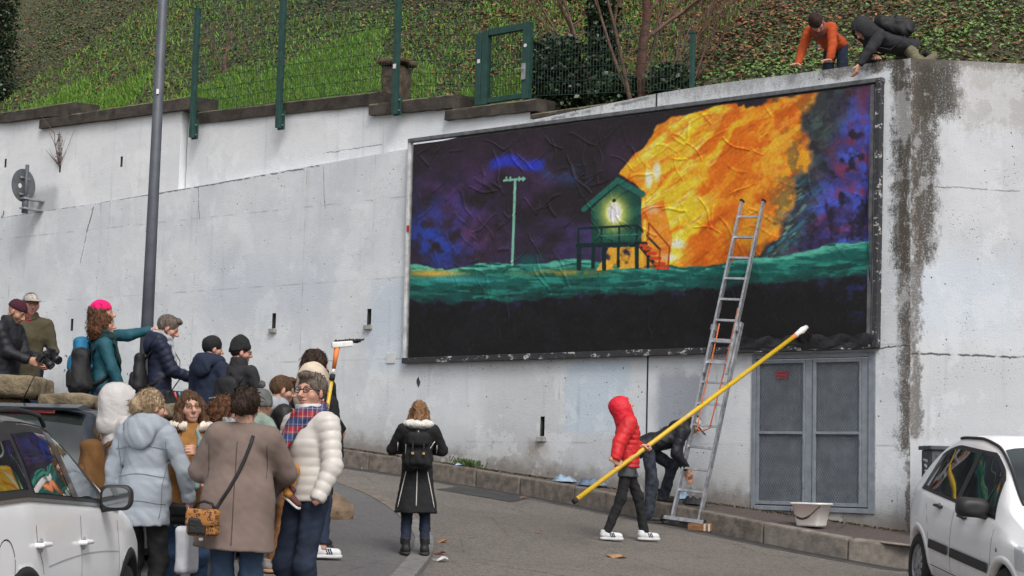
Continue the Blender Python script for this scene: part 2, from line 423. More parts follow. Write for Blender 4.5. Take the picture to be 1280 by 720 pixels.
M_lower = wall_mat('painted concrete', (0.68, 0.71, 0.735), (0.57, 0.605, 0.64), pits=1.0,
    patches=[(p_blue[0][0], p_blue[1][0], p_blue[1][1], p_blue[0][1], (0.50, 0.60, 0.70), 0.03, 0.75),
             (p_grey[0][0], p_grey[1][0]-.1, p_grey[1][1]-.2, p_grey[0][1], (0.30, 0.33, 0.38), 0.10, 0.85),
             (W2(460, 420)[0], W2(512, 420)[0], 1.6, 3.0, (0.50, 0.59, 0.70), 0.12, 0.5),
             (W2(1104, 420)[0], S_COR, -.1, 1.7, (0.48, 0.54, 0.60), 0.3, 0.35),
             (W2(600, 500)[0], W2(706, 500)[0], -.1, 1.9, (0.50, 0.51, 0.53), 0.25, 0.5),
             (W2(250, 300)[0], W2(420, 300)[0], 2.4, 3.6, (0.52, 0.58, 0.66), 0.5, 0.5)],
    stains=[(S_COR-.30, S_COR+.05, 2.6, zt+.2, (0.05, 0.042, 0.032), 0.10, 0.95), (S_COR-.20, S_COR+.05, .4, zt+.2, (0.07, 0.058, 0.045), 0.08, 0.9), (S_COR-.07, S_COR+.05, -.6, 2.5, (0.09, 0.07, 0.055), 0.04, 0.85),
            (S_COR-.55, S_COR, zt-.16, zt+.2, (0.06, 0.05, 0.04), 0.05, 0.9), (7.0, S_COR-.4, zt-.16, zt+.2, (0.09, 0.08, 0.065), 0.08, 0.8),
            (0.2, 7.2, 5.1, 5.8, (0.12, 0.105, 0.09), 0.25, 0.55),
            (W2(660,500)[0]-.06, W2(690,500)[0]+.05, 0.25, 0.6, (0.25, 0.2, 0.15), 0.1, 0.6)],
    cracks=[crk((119, 252), (108, 292), .022, .9), crk((108, 292), (100, 330), .012, .7), crk((248, 233), (249, 275), .012, .8), crk((404, 207), (406, 262), .010, .7),
            crk((0, 272), (240, 235), .02, .8), crk((240, 235), (400, 207), .018, .8), crk((1098, 435), (1138, 432), .015, .9), crk((1093, 78), (1137, 130), .0, .0),
            crk((640, 160), (812, 122), .03, .5)],
    streak=0.42, seams=[(1.25, .1, 1), (2.6, .4, 0)], zgrad=(0.30, -0.098, 0.34, (0.17, 0.145, 0.12)))
wall = empty('retaining_wall', WP(0, 0, 0), 0, 'long whitewashed concrete retaining wall behind the mural, running left up the street', 'wall')
wall.matrix_world = stframe()
V, Fc = sheet_with_holes([p[0] for p in topP], wtop, wbot, slots+[DOOR])
n = len(V)
tp = [p[0] for p in topP]
for a, b in zip(tp, tp[1:]):          # top cap and return
    k = len(V); V += [(a, 0, wtop(a)), (b, 0, wtop(b)), (b, .45, wtop(b)), (a, .45, wtop(a))]; Fc.append((k, k+1, k+2, k+3))
    k = len(V); V += [(a, .45, wtop(a)), (b, .45, wtop(b)), (b, .45, wtop(b)-3.5), (a, .45, wtop(a)-3.5)]; Fc.append((k, k+1, k+2, k+3))
wf = mesh_np('wall_face', V, Fc, M_lower, wall)
M_dark_hole = mat('damp dark concrete', (0.05, 0.048, 0.045), 0.95, .4, 8)
M_conc = mat('bare concrete', (0.30, 0.29, 0.275), 0.9, .3, 14, .6, .01)
sills = [None, 1, 1, 1, None]
for (a, b, z0, z1), sl_ in zip(slots, sills):
    mb = MB(); y = .22
    mb.add([(a,0,z0),(b,0,z0),(b,0,z1),(a,0,z1),(a,y,z0),(b,y,z0),(b,y,z1),(a,y,z1)], [(0,1,5,4),(1,2,6,5),(2,3,7,6),(3,0,4,7),(4,5,6,7)])
    o = mb.build('drain_slot', M_dark_hole, wall)
    if sl_: MB().box((a-.03, -.055, z0-.075), (b+.03, .03, z0-.004)).build('drain_sill', M_conc, wall, bevel=.008)
# shutter joint strip
MB().box((joint_s-.012, -.004, pave_z(joint_s, 0)-.05), (joint_s+.012, .02, dtop+.05)).build('joint_seam', mat('black mastic', (0.03, 0.03, 0.032), .7), wall)
sj, zj = W2(821, 117)
MB().box((sj-.012, -.006, zj-.26), (sj+.012, .1, zj+.004)).build('joint_seam', MATS['black mastic'], wall)

# ---- end wall, to the right of the corner
E_ANG = math.radians(7.6); ED = np.array([math.cos(E_ANG), math.sin(E_ANG), 0]); EN = np.array([math.sin(E_ANG), -math.cos(E_ANG), 0])
corner = WP(S_COR, 0, 0)
ew = empty('end_wall', corner, 0, 'tall whitewashed end wall to the right of the black stained corner', 'wall')
mt_ = Matrix.Identity(4)
for i in range(3): mt_[i][0] = ED[i]; mt_[i][1] = -EN[i]; mt_[i][3] = corner[i]
ew.matrix_world = mt_
M_end = wall_mat('painted end concrete', (0.57, 0.59, 0.62), (0.48, 0.50, 0.53), pits=1.0,
    patches=[(0.05, 1.4, 1.9, 2.9, (0.52, 0.60, 0.68), 0.25, 0.55), (0.0, 6, -2, 1.65, (0.46, 0.485, 0.51), 0.06, 0.55)],
    stains=[(-.05, .72, 4.55, zt+.2, (0.045, 0.04, 0.03), 0.14, 0.97), (-.05, .40, 2.7, zt+.2, (0.05, 0.043, 0.033), 0.12, 0.95), (-.05, .16, .6, zt+.2, (0.08, 0.065, 0.05), 0.05, 0.8),
            (0, 6, zt-.12, zt+.2, (0.1, 0.09, 0.075), 0.06, 0.8), (.5, 3.5, 4.4, zt+.2, (0.3, 0.28, 0.25), 0.2, 0.5)],
    cracks=[(0, 1.66, 6, 1.66, .02, .9), (0, 3.75, 3.5, 3.72, .012, .6)], streak=0.3, zgrad=(-.65, -0.06, 0.3, (0.17, 0.145, 0.12)))
zc = wtop(S_COR); zr = zc+.06
V = [(0, 0, -2.2), (6, 0, -2.2), (6, 0, zr), (0, 0, zc), (0, .45, zc), (6, .45, zr), (6, .45, 1), (0, .45, 1)]
mesh_np('wall_face', V, [(0,1,2,3), (3,2,5,4), (4,5,6,7)], M_end, ew)

# ---- upper wall (bright render), two sections and its coping stones
M_upper = wall_mat('white render', (0.76, 0.78, 0.80), (0.70, 0.725, 0.75), pits=0.1,
    patches=[(on_wall(40, 230, -.06)[0], on_wall(75, 230, -.06)[0], 4.45, 5.15, (0.30, 0.32, 0.34), 0.12, 0.6)],
    stains=[], streak=0.55, cracks=[crk((395, 190), (470, 178), .012, .7)])
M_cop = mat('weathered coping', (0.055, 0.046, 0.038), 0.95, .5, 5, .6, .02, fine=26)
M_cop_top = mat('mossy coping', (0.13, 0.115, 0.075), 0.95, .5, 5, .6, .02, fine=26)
uw = empty('upper_wall', WP(0, -.06, 0), 0, 'bright white rendered upper wall under the grass bank with dark stepped coping', 'wall')
uw.matrix_world = stframe()
TA, TB = -.02, -.16
sA = on_wall(225, 190, TA)[0]
def quad_sheet(s0, s1, zt0, zt1, t, zb=3.2, holes=()):
    tf = interp([(s0, zt0), (s1, zt1)]); V, Fc = sheet_with_holes([s0, s1], tf, lambda s: zb, list(holes), 1.0)
    return [(a, -t, c) for a, b, c in V], Fc
zA0 = on_wall(0, 155, TA)[1]; zA1 = on_wall(225, 138, TA)[1]; sA0 = on_wall(0, 155, TA)[0]
def hole2(px, py, wd, ht, t): s, z = on_wall(px, py, t); return (s-wd/2, s+wd/2, z-ht/2, z+ht/2)
hA = [hole2(7, 204, .06, .17, TA), hole2(152, 202, .06, .19, TA), hole2(75, 211, .05, .14, TA)]
zAl = lambda px, py: on_wall(px, py, TA)
ztA = interp([(LEFT, zAl(-260, 184)[1]), (zAl(-62, 154)[0], zAl(-62, 154)[1]), (zAl(60, 141)[0], zAl(60, 141)[1]), (zAl(62, 150)[0], zAl(62, 150)[1]), (sA, zAl(225, 130)[1])])
V, Fc = sheet_with_holes([LEFT, zAl(-62, 154)[0], zAl(60, 141)[0], zAl(62, 150)[0], sA], ztA, lambda s: 3.2, hA, 1.0)
V = [(a, -TA, c) for a, b, c in V]
mb = MB(); mb.add(V, Fc); mb.add([(sA, -TA, 3.2), (sA, .3, 3.2), (sA, .3, ztA(sA)), (sA, -TA, ztA(sA))], [(0,1,2,3)])
sB1 = W2(700, 140)[0]; zB = on_wall(300, 148, TB)[1]
bp = [on_wall(px, py, TB) for px, py in ((236, 149), (462, 127), (463, 138), (556, 129), (557, 145), (662, 132), (663, 145), (700, 139))]
V, Fc = sheet_with_holes([p[0] for p in bp], interp(bp), lambda s: 3.6, [], 1.0); mb.add([(a, -TB, c) for a, b, c in V], Fc)
o = mb.build('wall_face', M_upper, uw)
for (a, b, z0, z1) in hA:
    q = MB(); f_, y = -TA, .2
    q.add([(a,f_,z0),(b,f_,z0),(b,f_,z1),(a,f_,z1),(a,y,z0),(b,y,z0),(b,y,z1),(a,y,z1)], [(0,1,5,4),(1,2,6,5),(2,3,7,6),(3,0,4,7),(4,5,6,7)])
    q.build('drain_slot', M_dark_hole, uw)
COPS = []
def coping(pa, pb, pha, phb, t, back=.55, over=.09):
    """stone from photo points of its front top edge (pa..pb) and front bottom edge"""
    s0, z0 = on_wall(*pa, t+over); s1, z1 = on_wall(*pb, t+over); b0 = on_wall(*pha, t+over)[1]; b1 = on_wall(*phb, t+over)[1]
    y0, y1 = -(t+over), -(t)+back
    q = MB(); nseg = 10
    xs = np.linspace(0, 1, nseg+1); r = np.random.default_rng(int(abs(s0)*100))
    for i in range(nseg+1):
        e = r.normal(0, .006, 4); s = s0+(s1-s0)*xs[i]; zz = z0+(z1-z0)*xs[i]; bb = b0+(b1-b0)*xs[i]
        q.v += [(s, y0+e[0], bb+e[1]), (s, y0+e[2], zz-.025+e[3]), (s, y0+.025, zz), (s, y1, zz+.05), (s, y1, bb)]
    for i in range(nseg):
        for k in range(5): q.f.append((i*5+k, i*5+(k+1) % 5, i*5+5+(k+1) % 5, i*5+5+k))
    q.f.append((0,1,2,3,4)); q.f.append(tuple(nseg*5+k for k in (4,3,2,1,0)))
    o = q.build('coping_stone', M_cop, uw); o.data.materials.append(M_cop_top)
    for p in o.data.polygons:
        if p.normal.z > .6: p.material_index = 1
    COPS.append((s0, s1, z0, z1, y1)); return o
coping((-60, 149.5), (90, 127), (-60, 160), (90, 143), TA)
coping((49, 148), (238, 120), (50, 160), (238, 136), TA)
coping((244, 140), (471, 114), (244, 154), (471, 131), TB, over=.05)
coping((461, 130), (566, 117), (461, 144), (566, 135), TB)
coping((556, 137), (670, 122.5), (556, 150), (668, 138), TB)
coping((663, 142), (790, 124), (663, 148), (790, 131), TB)
coping((-260, 176), (-50, 150), (-260, 190), (-50, 161), TA)

# ---- road, pavement, kerb
def gm(name, col, col2, spot, rough=0.85, fine=260.0):
    mt, nt, bs = new_mat(name); tc = nd(nt, 'ShaderNodeTexCoord'); P = tc.outputs['Object']
    a = noise_n(nt, P, .55, 6, .6); b = noise_n(nt, P, 7, 5, .6); c = noise_n(nt, P, fine, 2, .5)
    vo = nd(nt, 'ShaderNodeTexVoronoi'); vo.inputs['Scale'].default_value = fine*.33; lk(nt, P, vo.inputs['Vector'])
    k = mix_n(nt, ramp_n(nt, a, .35, .65), col, col2)
    k = mix_n(nt, math_n(nt, 'MULTIPLY', ramp_n(nt, b, .5, .72), .45), k, tuple(.62*v for v in col))
    sp = nd(nt, 'ShaderNodeSeparateColor'); lk(nt, vo.outputs['Color'], sp.inputs[0])
    g2 = noise_n(nt, P, 34, 3, .7); k = mix_n(nt, ramp_n(nt, g2, .50, .66, 0, .7), k, tuple(.5*v for v in col)); k = mix_n(nt, ramp_n(nt, g2, .47, .33, 0, .65), k, spot)
    cr = nd(nt, 'ShaderNodeTexVoronoi', feature='DISTANCE_TO_EDGE'); cr.inputs['Scale'].default_value = .55; lk(nt, P, cr.inputs['Vector']); k = mix_n(nt, math_n(nt, 'MULTIPLY', ramp_n(nt, cr.outputs['Distance'], .012, .003), ramp_n(nt, b, .42, .55, 0, .6)), k, tuple(.3*v for v in col))
    k = mix_n(nt, ramp_n(nt, noise_n(nt, P, 1.6, 5, .65), .60, .74, 0, .35), k, tuple(.45*v for v in col))
    k = mix_n(nt, math_n(nt, 'MULTIPLY', ramp_n(nt, sp.outputs[0], .62, .95), .55), k, spot)
    k = mix_n(nt, math_n(nt, 'MULTIPLY', ramp_n(nt, sp.outputs[1], .75, 1.0), .5), k, tuple(.35*v for v in col))
    lk(nt, k, bs.inputs['Base Color'])
    lk(nt, ramp_n(nt, a, .3, .7, rough-.18, rough+.05), bs.inputs['Roughness'])
    bump_n(nt, bs, math_n(nt, 'ADD', vo.outputs['Distance'], c), .5, .006); return mt
M_road = gm('worn asphalt', (0.105, 0.094, 0.084), (0.142, 0.127, 0.112), (0.27, 0.245, 0.215))
M_walk = gm('reddish footway asphalt', (0.062, 0.050, 0.046), (0.095, 0.075, 0.068), (0.15, 0.12, 0.10))
M_fine = gm('smooth grey asphalt', (0.100, 0.095, 0.098), (0.125, 0.12, 0.122), (0.17, 0.165, 0.165), fine=420)
M_gutter = mat('wet gutter asphalt', (0.035, 0.035, 0.037), .6, .3, 8, .5, .006, fine=180)
M_kerb = mat('granite kerb', (0.145, 0.125, 0.105), .9, .4, 9, .7, .012, fine=40)
M_kerb2 = mat('pale granite kerb', (0.19, 0.172, 0.148), .9, .3, 9, .6, .01, fine=40)
M_kerb3 = mat('concrete kerb', (0.155, 0.152, 0.147), .9, .25, 9, .5, .01, fine=40)
TK = interp([(-16, 1.2), (-8, .8), (-3, .55), (-.7, .42), (1, .28), (3, .5), (5, .95), (7.5, 1.55), (8.95, 1.78), (9.6, 1.15), (10.5, .4), (12, -1.0), (20, -9), (60, -50)])
def sheet_pts(name, P, Fc, mt, kind='structure'):
    o = mesh_np(name, P, Fc, mt); o['kind'] = kind; return o
V, Fc = [], []
SS = np.linspace(-70, 60, 53); TT = np.concatenate([[-1], np.linspace(0, 60, 25)])
for s in SS:
    for t in TT: V.append(WP(s, t, pave_z(s, t)-KH))
nt_ = len(TT)
for i in range(len(SS)-1):
    for j in range(nt_-1): Fc.append((i*nt_+j, (i+1)*nt_+j, (i+1)*nt_+j+1, i*nt_+j+1))
sheet_pts('road', V, Fc, M_road)
V, Fc = [], []
ss = np.concatenate([np.arange(-16, 11.6, .25)])
KW = .17
for s in ss:
    tk = TK(s)-KW; back = -.02 if s < S_COR else -(s-S_COR)*1.3-.1
    for t in (back, back+(tk-back)*.33, back+(tk-back)*.66, tk): V.append(WP(s, t, pave_z(s, max(t, -1.5))+RNG.normal(0, .004)))
for i in range(len(ss)-1):
    for j in range(3): Fc.append((i*4+j, i*4+4+j, i*4+5+j, i*4+1+j))
pave = sheet_pts('pavement', V, Fc, M_walk)
V, Fc = [], []
for s in ss:
    for t in (TK(s), TK(s)+.24): V.append(WP(s, t, pave_z(s, t)-KH+.005))
for i in range(len(ss)-1): Fc.append((2*i, 2*i+2, 2*i+3, 2*i+1))
sheet_pts('gutter', V, Fc, M_gutter)
V, Fc = [], []
for s in ss:
    for t in (TK(s)+.24, TK(s)+.265): V.append(WP(s, t, pave_z(s, t)-KH+.008))
for i in range(len(ss)-1): Fc.append((2*i, 2*i+2, 2*i+3, 2*i+1))
sheet_pts('gutter_edge', V, Fc, mat('pale joint line', (0.2, 0.19, 0.18), .9, .5, 3))
# dark repair patch in the road
V = [on_road(px, py)+np.array([0, 0, .006]) for px, py in ((545, 612), (610, 604), (668, 622), (640, 628))]
sheet_pts('road_patch', V, [(0,1,2,3)], M_gutter)
s = -16.0; i = 0; rk = random.Random(3)
while s < 9.0:
    L = rk.uniform(.85, 1.25); a, b = s+.008, s+L-.008
    mb = MB(); e = [rk.uniform(-.012, .012) for _ in range(4)]
    p = []
    for (q, dt, dz) in ((a,-KW,-.3),(b,-KW,-.3),(b,0+e[0],-.3),(a,0+e[1],-.3),(a,-KW,0),(b,-KW,0),(b,-.012+e[0],0+e[2]),(a,-.012+e[1],0+e[3])):
        t = TK(q)+dt; p.append(WP(q, t, pave_z(q, t)+dz+.006))
    mb.hexa(p); o = mb.build('kerb_stone', M_kerb2 if s > 6.2 else M_kerb, pave, bevel=.022)
    s += L; i += 1

# ---- refuge on the left: smooth tarmac with flush edging stones
rim = [(395, 600), (420, 604), (445, 611), (470, 621), (495, 634), (518, 650), (534, 666), (543, 682), (541, 698), (530, 714), (512, 735), (490, 770), (470, 820)]
RZ = .055
def rdist(a, b): return float(np.linalg.norm(a-b))
outer = [on_road(px, py) for px, py in rim]
# resample the outline evenly
cum = [0]
for a, b in zip(outer, outer[1:]): cum.append(cum[-1]+rdist(a, b))
def at_len(l):
    l = min(max(l, 0), cum[-1]); return np.array([np.interp(l, cum, [q[k] for q in outer]) for k in range(3)])
def inward(l):
    t = at_len(l+.05)-at_len(l-.05); t[2] = 0; t /= np.linalg.norm(t); return np.array([t[1], -t[0], 0])   # to the right of travel
cen = np.array([-3.0, 14.0, 0])
sgn = 1 if inward(cum[-1]*.5)@(cen-at_len(cum[-1]*.5)) > 0 else -1
EW = .2
V = []; nn = 60
for i in range(nn+1):
    l = cum[-1]*i/nn; q = at_len(l)+sgn*inward(l)*EW; V.append((q[0], q[1], road_z(q[0], q[1])+RZ))
base_ = len(V)
for q in ((-1.0, 8.5), (-5, 8.5), (-7.5, 16), (-6.5, 24), (-3.6, 23.5)): V.append((q[0], q[1], road_z(*q)+RZ))
refuge = sheet_pts('footway', V, [tuple(range(len(V)))], M_fine)
bm = bmesh.new(); bm.from_mesh(refuge.data); bmesh.ops.triangulate(bm, faces=bm.faces); bmesh.ops.recalc_face_normals(bm, faces=bm.faces)
if sum(f.normal.z for f in bm.faces) < 0: bmesh.ops.reverse_faces(bm, faces=bm.faces)
bm.to_mesh(refuge.data); bm.free()
l = 0
while l < cum[-1]-.3:
    L = .8; a, b = l+.006, min(l+L-.006, cum[-1]); mb = MB(); p = []
    for dz in (-.15, RZ+.012):
        for (q, ins_) in ((a, 0), (b, 0), (b, EW), (a, EW)):
            r_ = at_len(q)+sgn*inward(q)*ins_; p.append((r_[0], r_[1], road_z(r_[0], r_[1])+dz))
    mb.hexa(p); mb.build('edging_stone', M_kerb if l < 4.2 else M_kerb3, refuge, bevel=.012); l += L

# ---- grassy bank behind the walls
def bank_z(s, u):      # u = metres behind the wall front
    z0 = np.interp(s, [-16, -10, -5, -4.6, 0.5, 3, 8.3, 14], [5.15, 5.3, 5.35, 5.25, 5.2, 5.28, 5.32, 5.4])
    sl = np.interp(s, [-60, -10, 0, 8, 14], [1.0, .80, .66, .58, .56])
    uu = np.maximum(u-.45, 0)
    return z0-.03+sl*uu*np.minimum(1, .35+uu*.9)+.05*np.sin(s*1.3+u)*np.minimum(uu, 1)
V, Fc = [], []
SS = np.concatenate([np.linspace(-70, -22, 25), np.linspace(-21.5, 26, 96)]); UU = np.concatenate([np.linspace(.4, 9, 30), [14, 25, 40]])
for s in SS:
    for u in UU:
        V.append(WP(s, -u-max(0, s-S_COR)*1.04, float(bank_z(s, u))))
nu = len(UU)
for i in range(len(SS)-1):
    for j in range(nu-1): Fc.append((i*nu+j, i*nu+j+1, (i+1)*nu+j+1, (i+1)*nu+j))
M_soil = mat('bank soil', (0.036, 0.042, 0.018), .95, .6, 2.5, .8, .03, fine=30)
mt, nt, bs = new_mat('bank ground'); a_ = nd(nt, 'ShaderNodeVertexColor', layer_name='Col'); tc = nd(nt, 'ShaderNodeTexCoord'); n_ = noise_n(nt, tc.outputs['Object'], 9, 6, .7)
lk(nt, mix_n(nt, ramp_n(nt, n_, .3, .7, .1, .75), a_.outputs[0], (.036, .034, .017)), bs.inputs['Base Color']); bs.inputs['Roughness'].default_value = .95; bump_n(nt, bs, n_, .8, .04); M_soil = mt
hill = sheet_pts('bank', V, Fc, M_soil)
cs_, cu_ = np.repeat(SS, nu), np.tile(UU, len(SS)); lw = np.clip((3.1+1.1*np.clip((-cs_-1)/3, 0, 1)+.7*np.sin(cs_*.8)-cu_)/1.4, 0, 1)*np.clip((1.5-cs_)/3.5, 0, 1)
cc_ = np.array([.070, .062, .032])*(1-lw[:, None])+np.array([.075, .135, .022])*lw[:, None]; ca = hill.data.color_attributes.new('Col', 'FLOAT_COLOR', 'POINT'); ca.data.foreach_set('color', np.column_stack([cc_, np.ones(len(cc_))]).astype(np.float32).ravel())
hill.data.polygons.foreach_set('use_smooth', np.ones(len(hill.data.polygons), bool))
for p in hill.data.polygons: pass
# blades, ivy and fallen leaves: one mesh each, coloured per leaf
def scatter(name, label, n, dens, sizef, colf, kind, rough=.6, seed=1, lift=0.0, srange=(-26, 14.5), umax=8.5):
    r = np.random.default_rng(seed)
    s = r.uniform(*srange, n); u = r.uniform(.45, umax, n)*np.where(s < -9, 1.6, 1.0); k = r.uniform(0, 1, n)
    keep = k < dens(s, u, r); s, u = s[keep], u[keep]; n = len(s)
    base = P0[None, :2]+np.outer(s, D[:2])-np.outer(u+np.maximum(s-S_COR, 0)*1.04, N[:2]); z = bank_z(s, u)+lift
    B = np.column_stack([base, z]); a = r.uniform(0, 2*math.pi, n); size = sizef(r, n, s, u)
    dx = np.column_stack([np.cos(a), np.sin(a), np.zeros(n)])
    if kind == 'blade':
        wv = dx*(.004+.003*r.uniform(0, 1, n))[:, None]*2.0
        lean = np.column_stack([r.normal(0, .35, n), r.normal(-.1, .35, n), np.ones(n)]); tip = B+lean*size[:, None]
        midp = B+lean*size[:, None]*.55; midp[:, 2] += size*.05
        V = np.stack([B-wv, B+wv, midp+wv*.8, midp-wv*.8, tip], 1).reshape(-1, 3)
        i = np.arange(n)[:, None]*5
        q = np.concatenate([i+np.array([[0, 1, 2]]), i+np.array([[0, 2, 3]]), i+np.array([[3, 2, 4]])]); rep = 5
    else:
        tilt = r.normal(0, .45 if kind == 'leaf' else .3, (n, 2)); up_ = np.column_stack([tilt[:, 0], tilt[:, 1]-.35, np.ones(n)]); up_ /= np.linalg.norm(up_, axis=1)[:, None]
        tx = np.cross(up_, dx); tx /= np.linalg.norm(tx, axis=1)[:, None]; ty = np.cross(up_, tx)
        hh = B+up_*(r.uniform(.0, .05, n))[:, None]
        V = np.stack([hh-tx*size[:, None], hh+ty*.62*size[:, None]+up_*.2*size[:, None], hh+tx*size[:, None], hh-ty*.62*size[:, None]+up_*.2*size[:, None]], 1).reshape(-1, 3)
        i = np.arange(n)[:, None]*4; q = np.concatenate([i+np.array([[0, 1, 2]]), i+np.array([[0, 2, 3]])]); rep = 4
    cols = np.repeat(colf(r, n, s, u), rep, 0)
    o = mesh_np(name, V, q, col_mat('foliage colours', .75, 0), None, False, cols)
    tag(o, label, name.replace('_', ' '), kind='stuff'); return o
def lawn(s, u, r):       # 1 on the mown lawn low on the left, fading up the bank and to the right
    e = 3.1+1.1*np.clip((-s-1)/3, 0, 1)+.7*np.sin(s*.8)+.5*np.sin(s*2.1+1)
    return np.clip((e-u)/1.4, 0, 1)*np.clip((1.5-s)/3.5, 0, 1)
def gcol(r, n, s, u):
    b = r.uniform(.55, 1.3, n)[:, None]; k = r.uniform(0, 1, n)[:, None]
    c = (1-k)*np.array([.095, .225, .022])+k*np.array([.16, .32, .035]); dry = (r.uniform(0, 1, n) < .10)[:, None]
    return np.where(dry, np.array([.16, .13, .05]), c)*b
scatter('grass', 'short bright green grass low on the bank at left', 400000, lambda s, u, r: .05+.95*lawn(s, u, r), lambda r, n, s, u: r.uniform(.06, .15, n), gcol, 'blade', seed=2, srange=(-17, 3.5), umax=6)
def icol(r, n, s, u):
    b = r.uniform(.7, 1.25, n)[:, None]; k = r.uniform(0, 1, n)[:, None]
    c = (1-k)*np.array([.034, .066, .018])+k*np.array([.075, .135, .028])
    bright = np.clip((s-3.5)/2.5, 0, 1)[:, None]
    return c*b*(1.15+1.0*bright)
def patchy(s, u, f=1.3): return .5+.5*np.sin(s*f+1.2*np.sin(u*1.7))*np.sin(u*f*1.4+1.3*np.sin(s*.9))
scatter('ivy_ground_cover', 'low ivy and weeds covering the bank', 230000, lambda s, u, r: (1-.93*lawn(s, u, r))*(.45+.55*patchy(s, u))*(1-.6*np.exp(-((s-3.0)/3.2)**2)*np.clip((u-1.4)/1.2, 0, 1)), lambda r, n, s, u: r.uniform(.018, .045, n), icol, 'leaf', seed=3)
def lcol(r, n, s, u):
    k = r.integers(0, 4, n); t = np.array([[.26, .085, .028], [.16, .055, .022], [.30, .14, .06], [.09, .045, .022]]); return t[k]*r.uniform(.5, 1.3, n)[:, None]
def ldens(s, u, r):
    d = .14+.9*np.exp(-((s-3.0)/3.6)**2)*np.clip((u-1.2)/1.5, 0, 1)*(1-.4*patchy(s, u, .9))+.3*np.clip((u-3.5)/2, 0, 1)*np.exp(-((s+3)/3)**2); return d*(1-.9*lawn(s, u, r))+.14*np.clip((s-6)/2, 0, 1)
scatter('fallen_leaves', 'russet fallen leaves lying on the bank', 95000, ldens, lambda r, n, s, u: r.uniform(.026, .055, n), lcol, 'flat', seed=4, lift=.03)
# ================================================================ THINGS ON AND AROUND THE WALL
def on_pave(px, py, h=0.0):
    v = ray(px, py); lo, hi = 3.0, 60.0
    for _ in range(60):
        mid = (lo+hi)/2; P = v*mid; s, t = st(P)
        if P[2] > pave_z(s, t)+h: lo = mid
        else: hi = mid
    return v*lo
def ang_of(v): return math.atan2(v[1], v[0])
WROT = ang_of(D)
# ---- mural: board frame + pasted paper with painting and creases
mural = empty('mural', WP(0, .0, 1.7), WROT, 'huge painted mural of a stilt house beside orange fire at night', 'mural')
mural.location = Vector(WP(0, 0, 0)); MT = .06
c_tl, c_tr, c_br, c_bl = (on_wall(*p, MT) for p in ((518, 181), (1091, 107), (1090, 430), (511, 450)))
M_fr, nt, bs = new_mat('flaking black paint'); tc = nd(nt, 'ShaderNodeTexCoord'); fn_ = noise_n(nt, scale_v(nt, tc.outputs['Object'], (1, 1, 1.6)), 7, 7, .75); lk(nt, mix_n(nt, ramp_n(nt, fn_, .57, .61), mix_n(nt, noise_n(nt, tc.outputs['Object'], 30, 3), (.012, .012, .014), (.05, .052, .058)), (.48, .48, .48)), bs.inputs['Base Color']); bs.inputs['Roughness'].default_value = .7; bump_n(nt, bs, fn_, .5, .01)
M_fr2 = mat('weathered zinc', (0.115, 0.12, 0.13), .7, .4, 10, .4, .005, fine=40)
f_tl, f_tr, f_br, f_bl = (on_wall(*p) for p in ((515, 177), (1105, 101), (1100, 435), (508, 454)))
def fbar(name, a, b, w_, dep, mt):      # bar on the wall from (s,z) to (s,z)
    mb = MB(); mb.bar((a[0], -dep/2, a[1]), (b[0], -dep/2, b[1]), dep, w_, up=(0, 0, 1) if abs(a[0]-b[0]) > 1 else (1, 0, 0))
    return mb.build(name, mt, mural, bevel=.006)
fbar('frame_rail', f_tl, (f_tr[0]+.02, f_tr[1]), .055, .10, M_fr2)
fbar('frame_rail', (f_bl[0], f_bl[1]+.03), (f_br[0], f_br[1]+.03), .085, .11, M_fr)
fbar('frame_stile', (f_bl[0]+.015, f_bl[1]), (f_tl[0]+.015, f_tl[1]), .045, .09, mat('white frame paint', (.55, .56, .57), .7, .3, 6))
fbar('frame_stile', (f_br[0]-.025, f_br[1]), (f_tr[0]-.025, f_tr[1]), .065, .12, M_fr)
fbar('frame_stile', (f_br[0]-.115, f_br[1]+.05), (f_tr[0]-.115, f_tr[1]-.05), .06, .09, M_fr2)
mb = MB(); q = on_wall(515, 286); mb.box((q[0]-.02, -.1, q[1]-.05), (q[0]+.025, -.085, q[1]+.04)); mb.build('tape', mat('red tape', (.45, .03, .03), .6), mural)

def vnoise(x, y, seed=0):
    xi = np.floor(x).astype(int); yi = np.floor(y).astype(int); fx = x-xi; fy = y-yi
    fx = fx*fx*(3-2*fx); fy = fy*fy*(3-2*fy)
    def h(i, j):
        n = (i*374761393+j*668265263+seed*974711) & 0x7fffffff; n = (n ^ (n >> 13))*1274126177 & 0x7fffffff; return ((n ^ (n >> 16)) & 0xffff)/65535.0
    return (h(xi, yi)*(1-fx)+h(xi+1, yi)*fx)*(1-fy)+(h(xi, yi+1)*(1-fx)+h(xi+1, yi+1)*fx)*fy
def fbm(x, y, seed=0, o=4):
    s = 0; a = .5; tot = 0
    for i in range(o): s = s+a*vnoise(x*2**i, y*2**i, seed+i*17); tot += a; a *= .55
    return s/tot
def sst(x, lo, hi): t = np.clip((x-lo)/(hi-lo), 0, 1); return t*t*(3-2*t)
def seg_d(x, y, a, b):
    ax_, ay = a; bx, by = b; dx, dy = bx-ax_, by-ay; t = np.clip(((x-ax_)*dx+(y-ay)*dy)/(dx*dx+dy*dy), 0, 1)
    return np.hypot(x-ax_-t*dx, y-ay-t*dy)
def inpoly(x, y, P):
    c = np.zeros(x.shape, bool)
    for (x0, y0), (x1, y1) in zip(P, P[1:]+P[:1]):
        c ^= ((y0 > y) != (y1 > y)) & (x < (x1-x0)*(y-y0)/(y1-y0+1e-9)+x0)
    return c
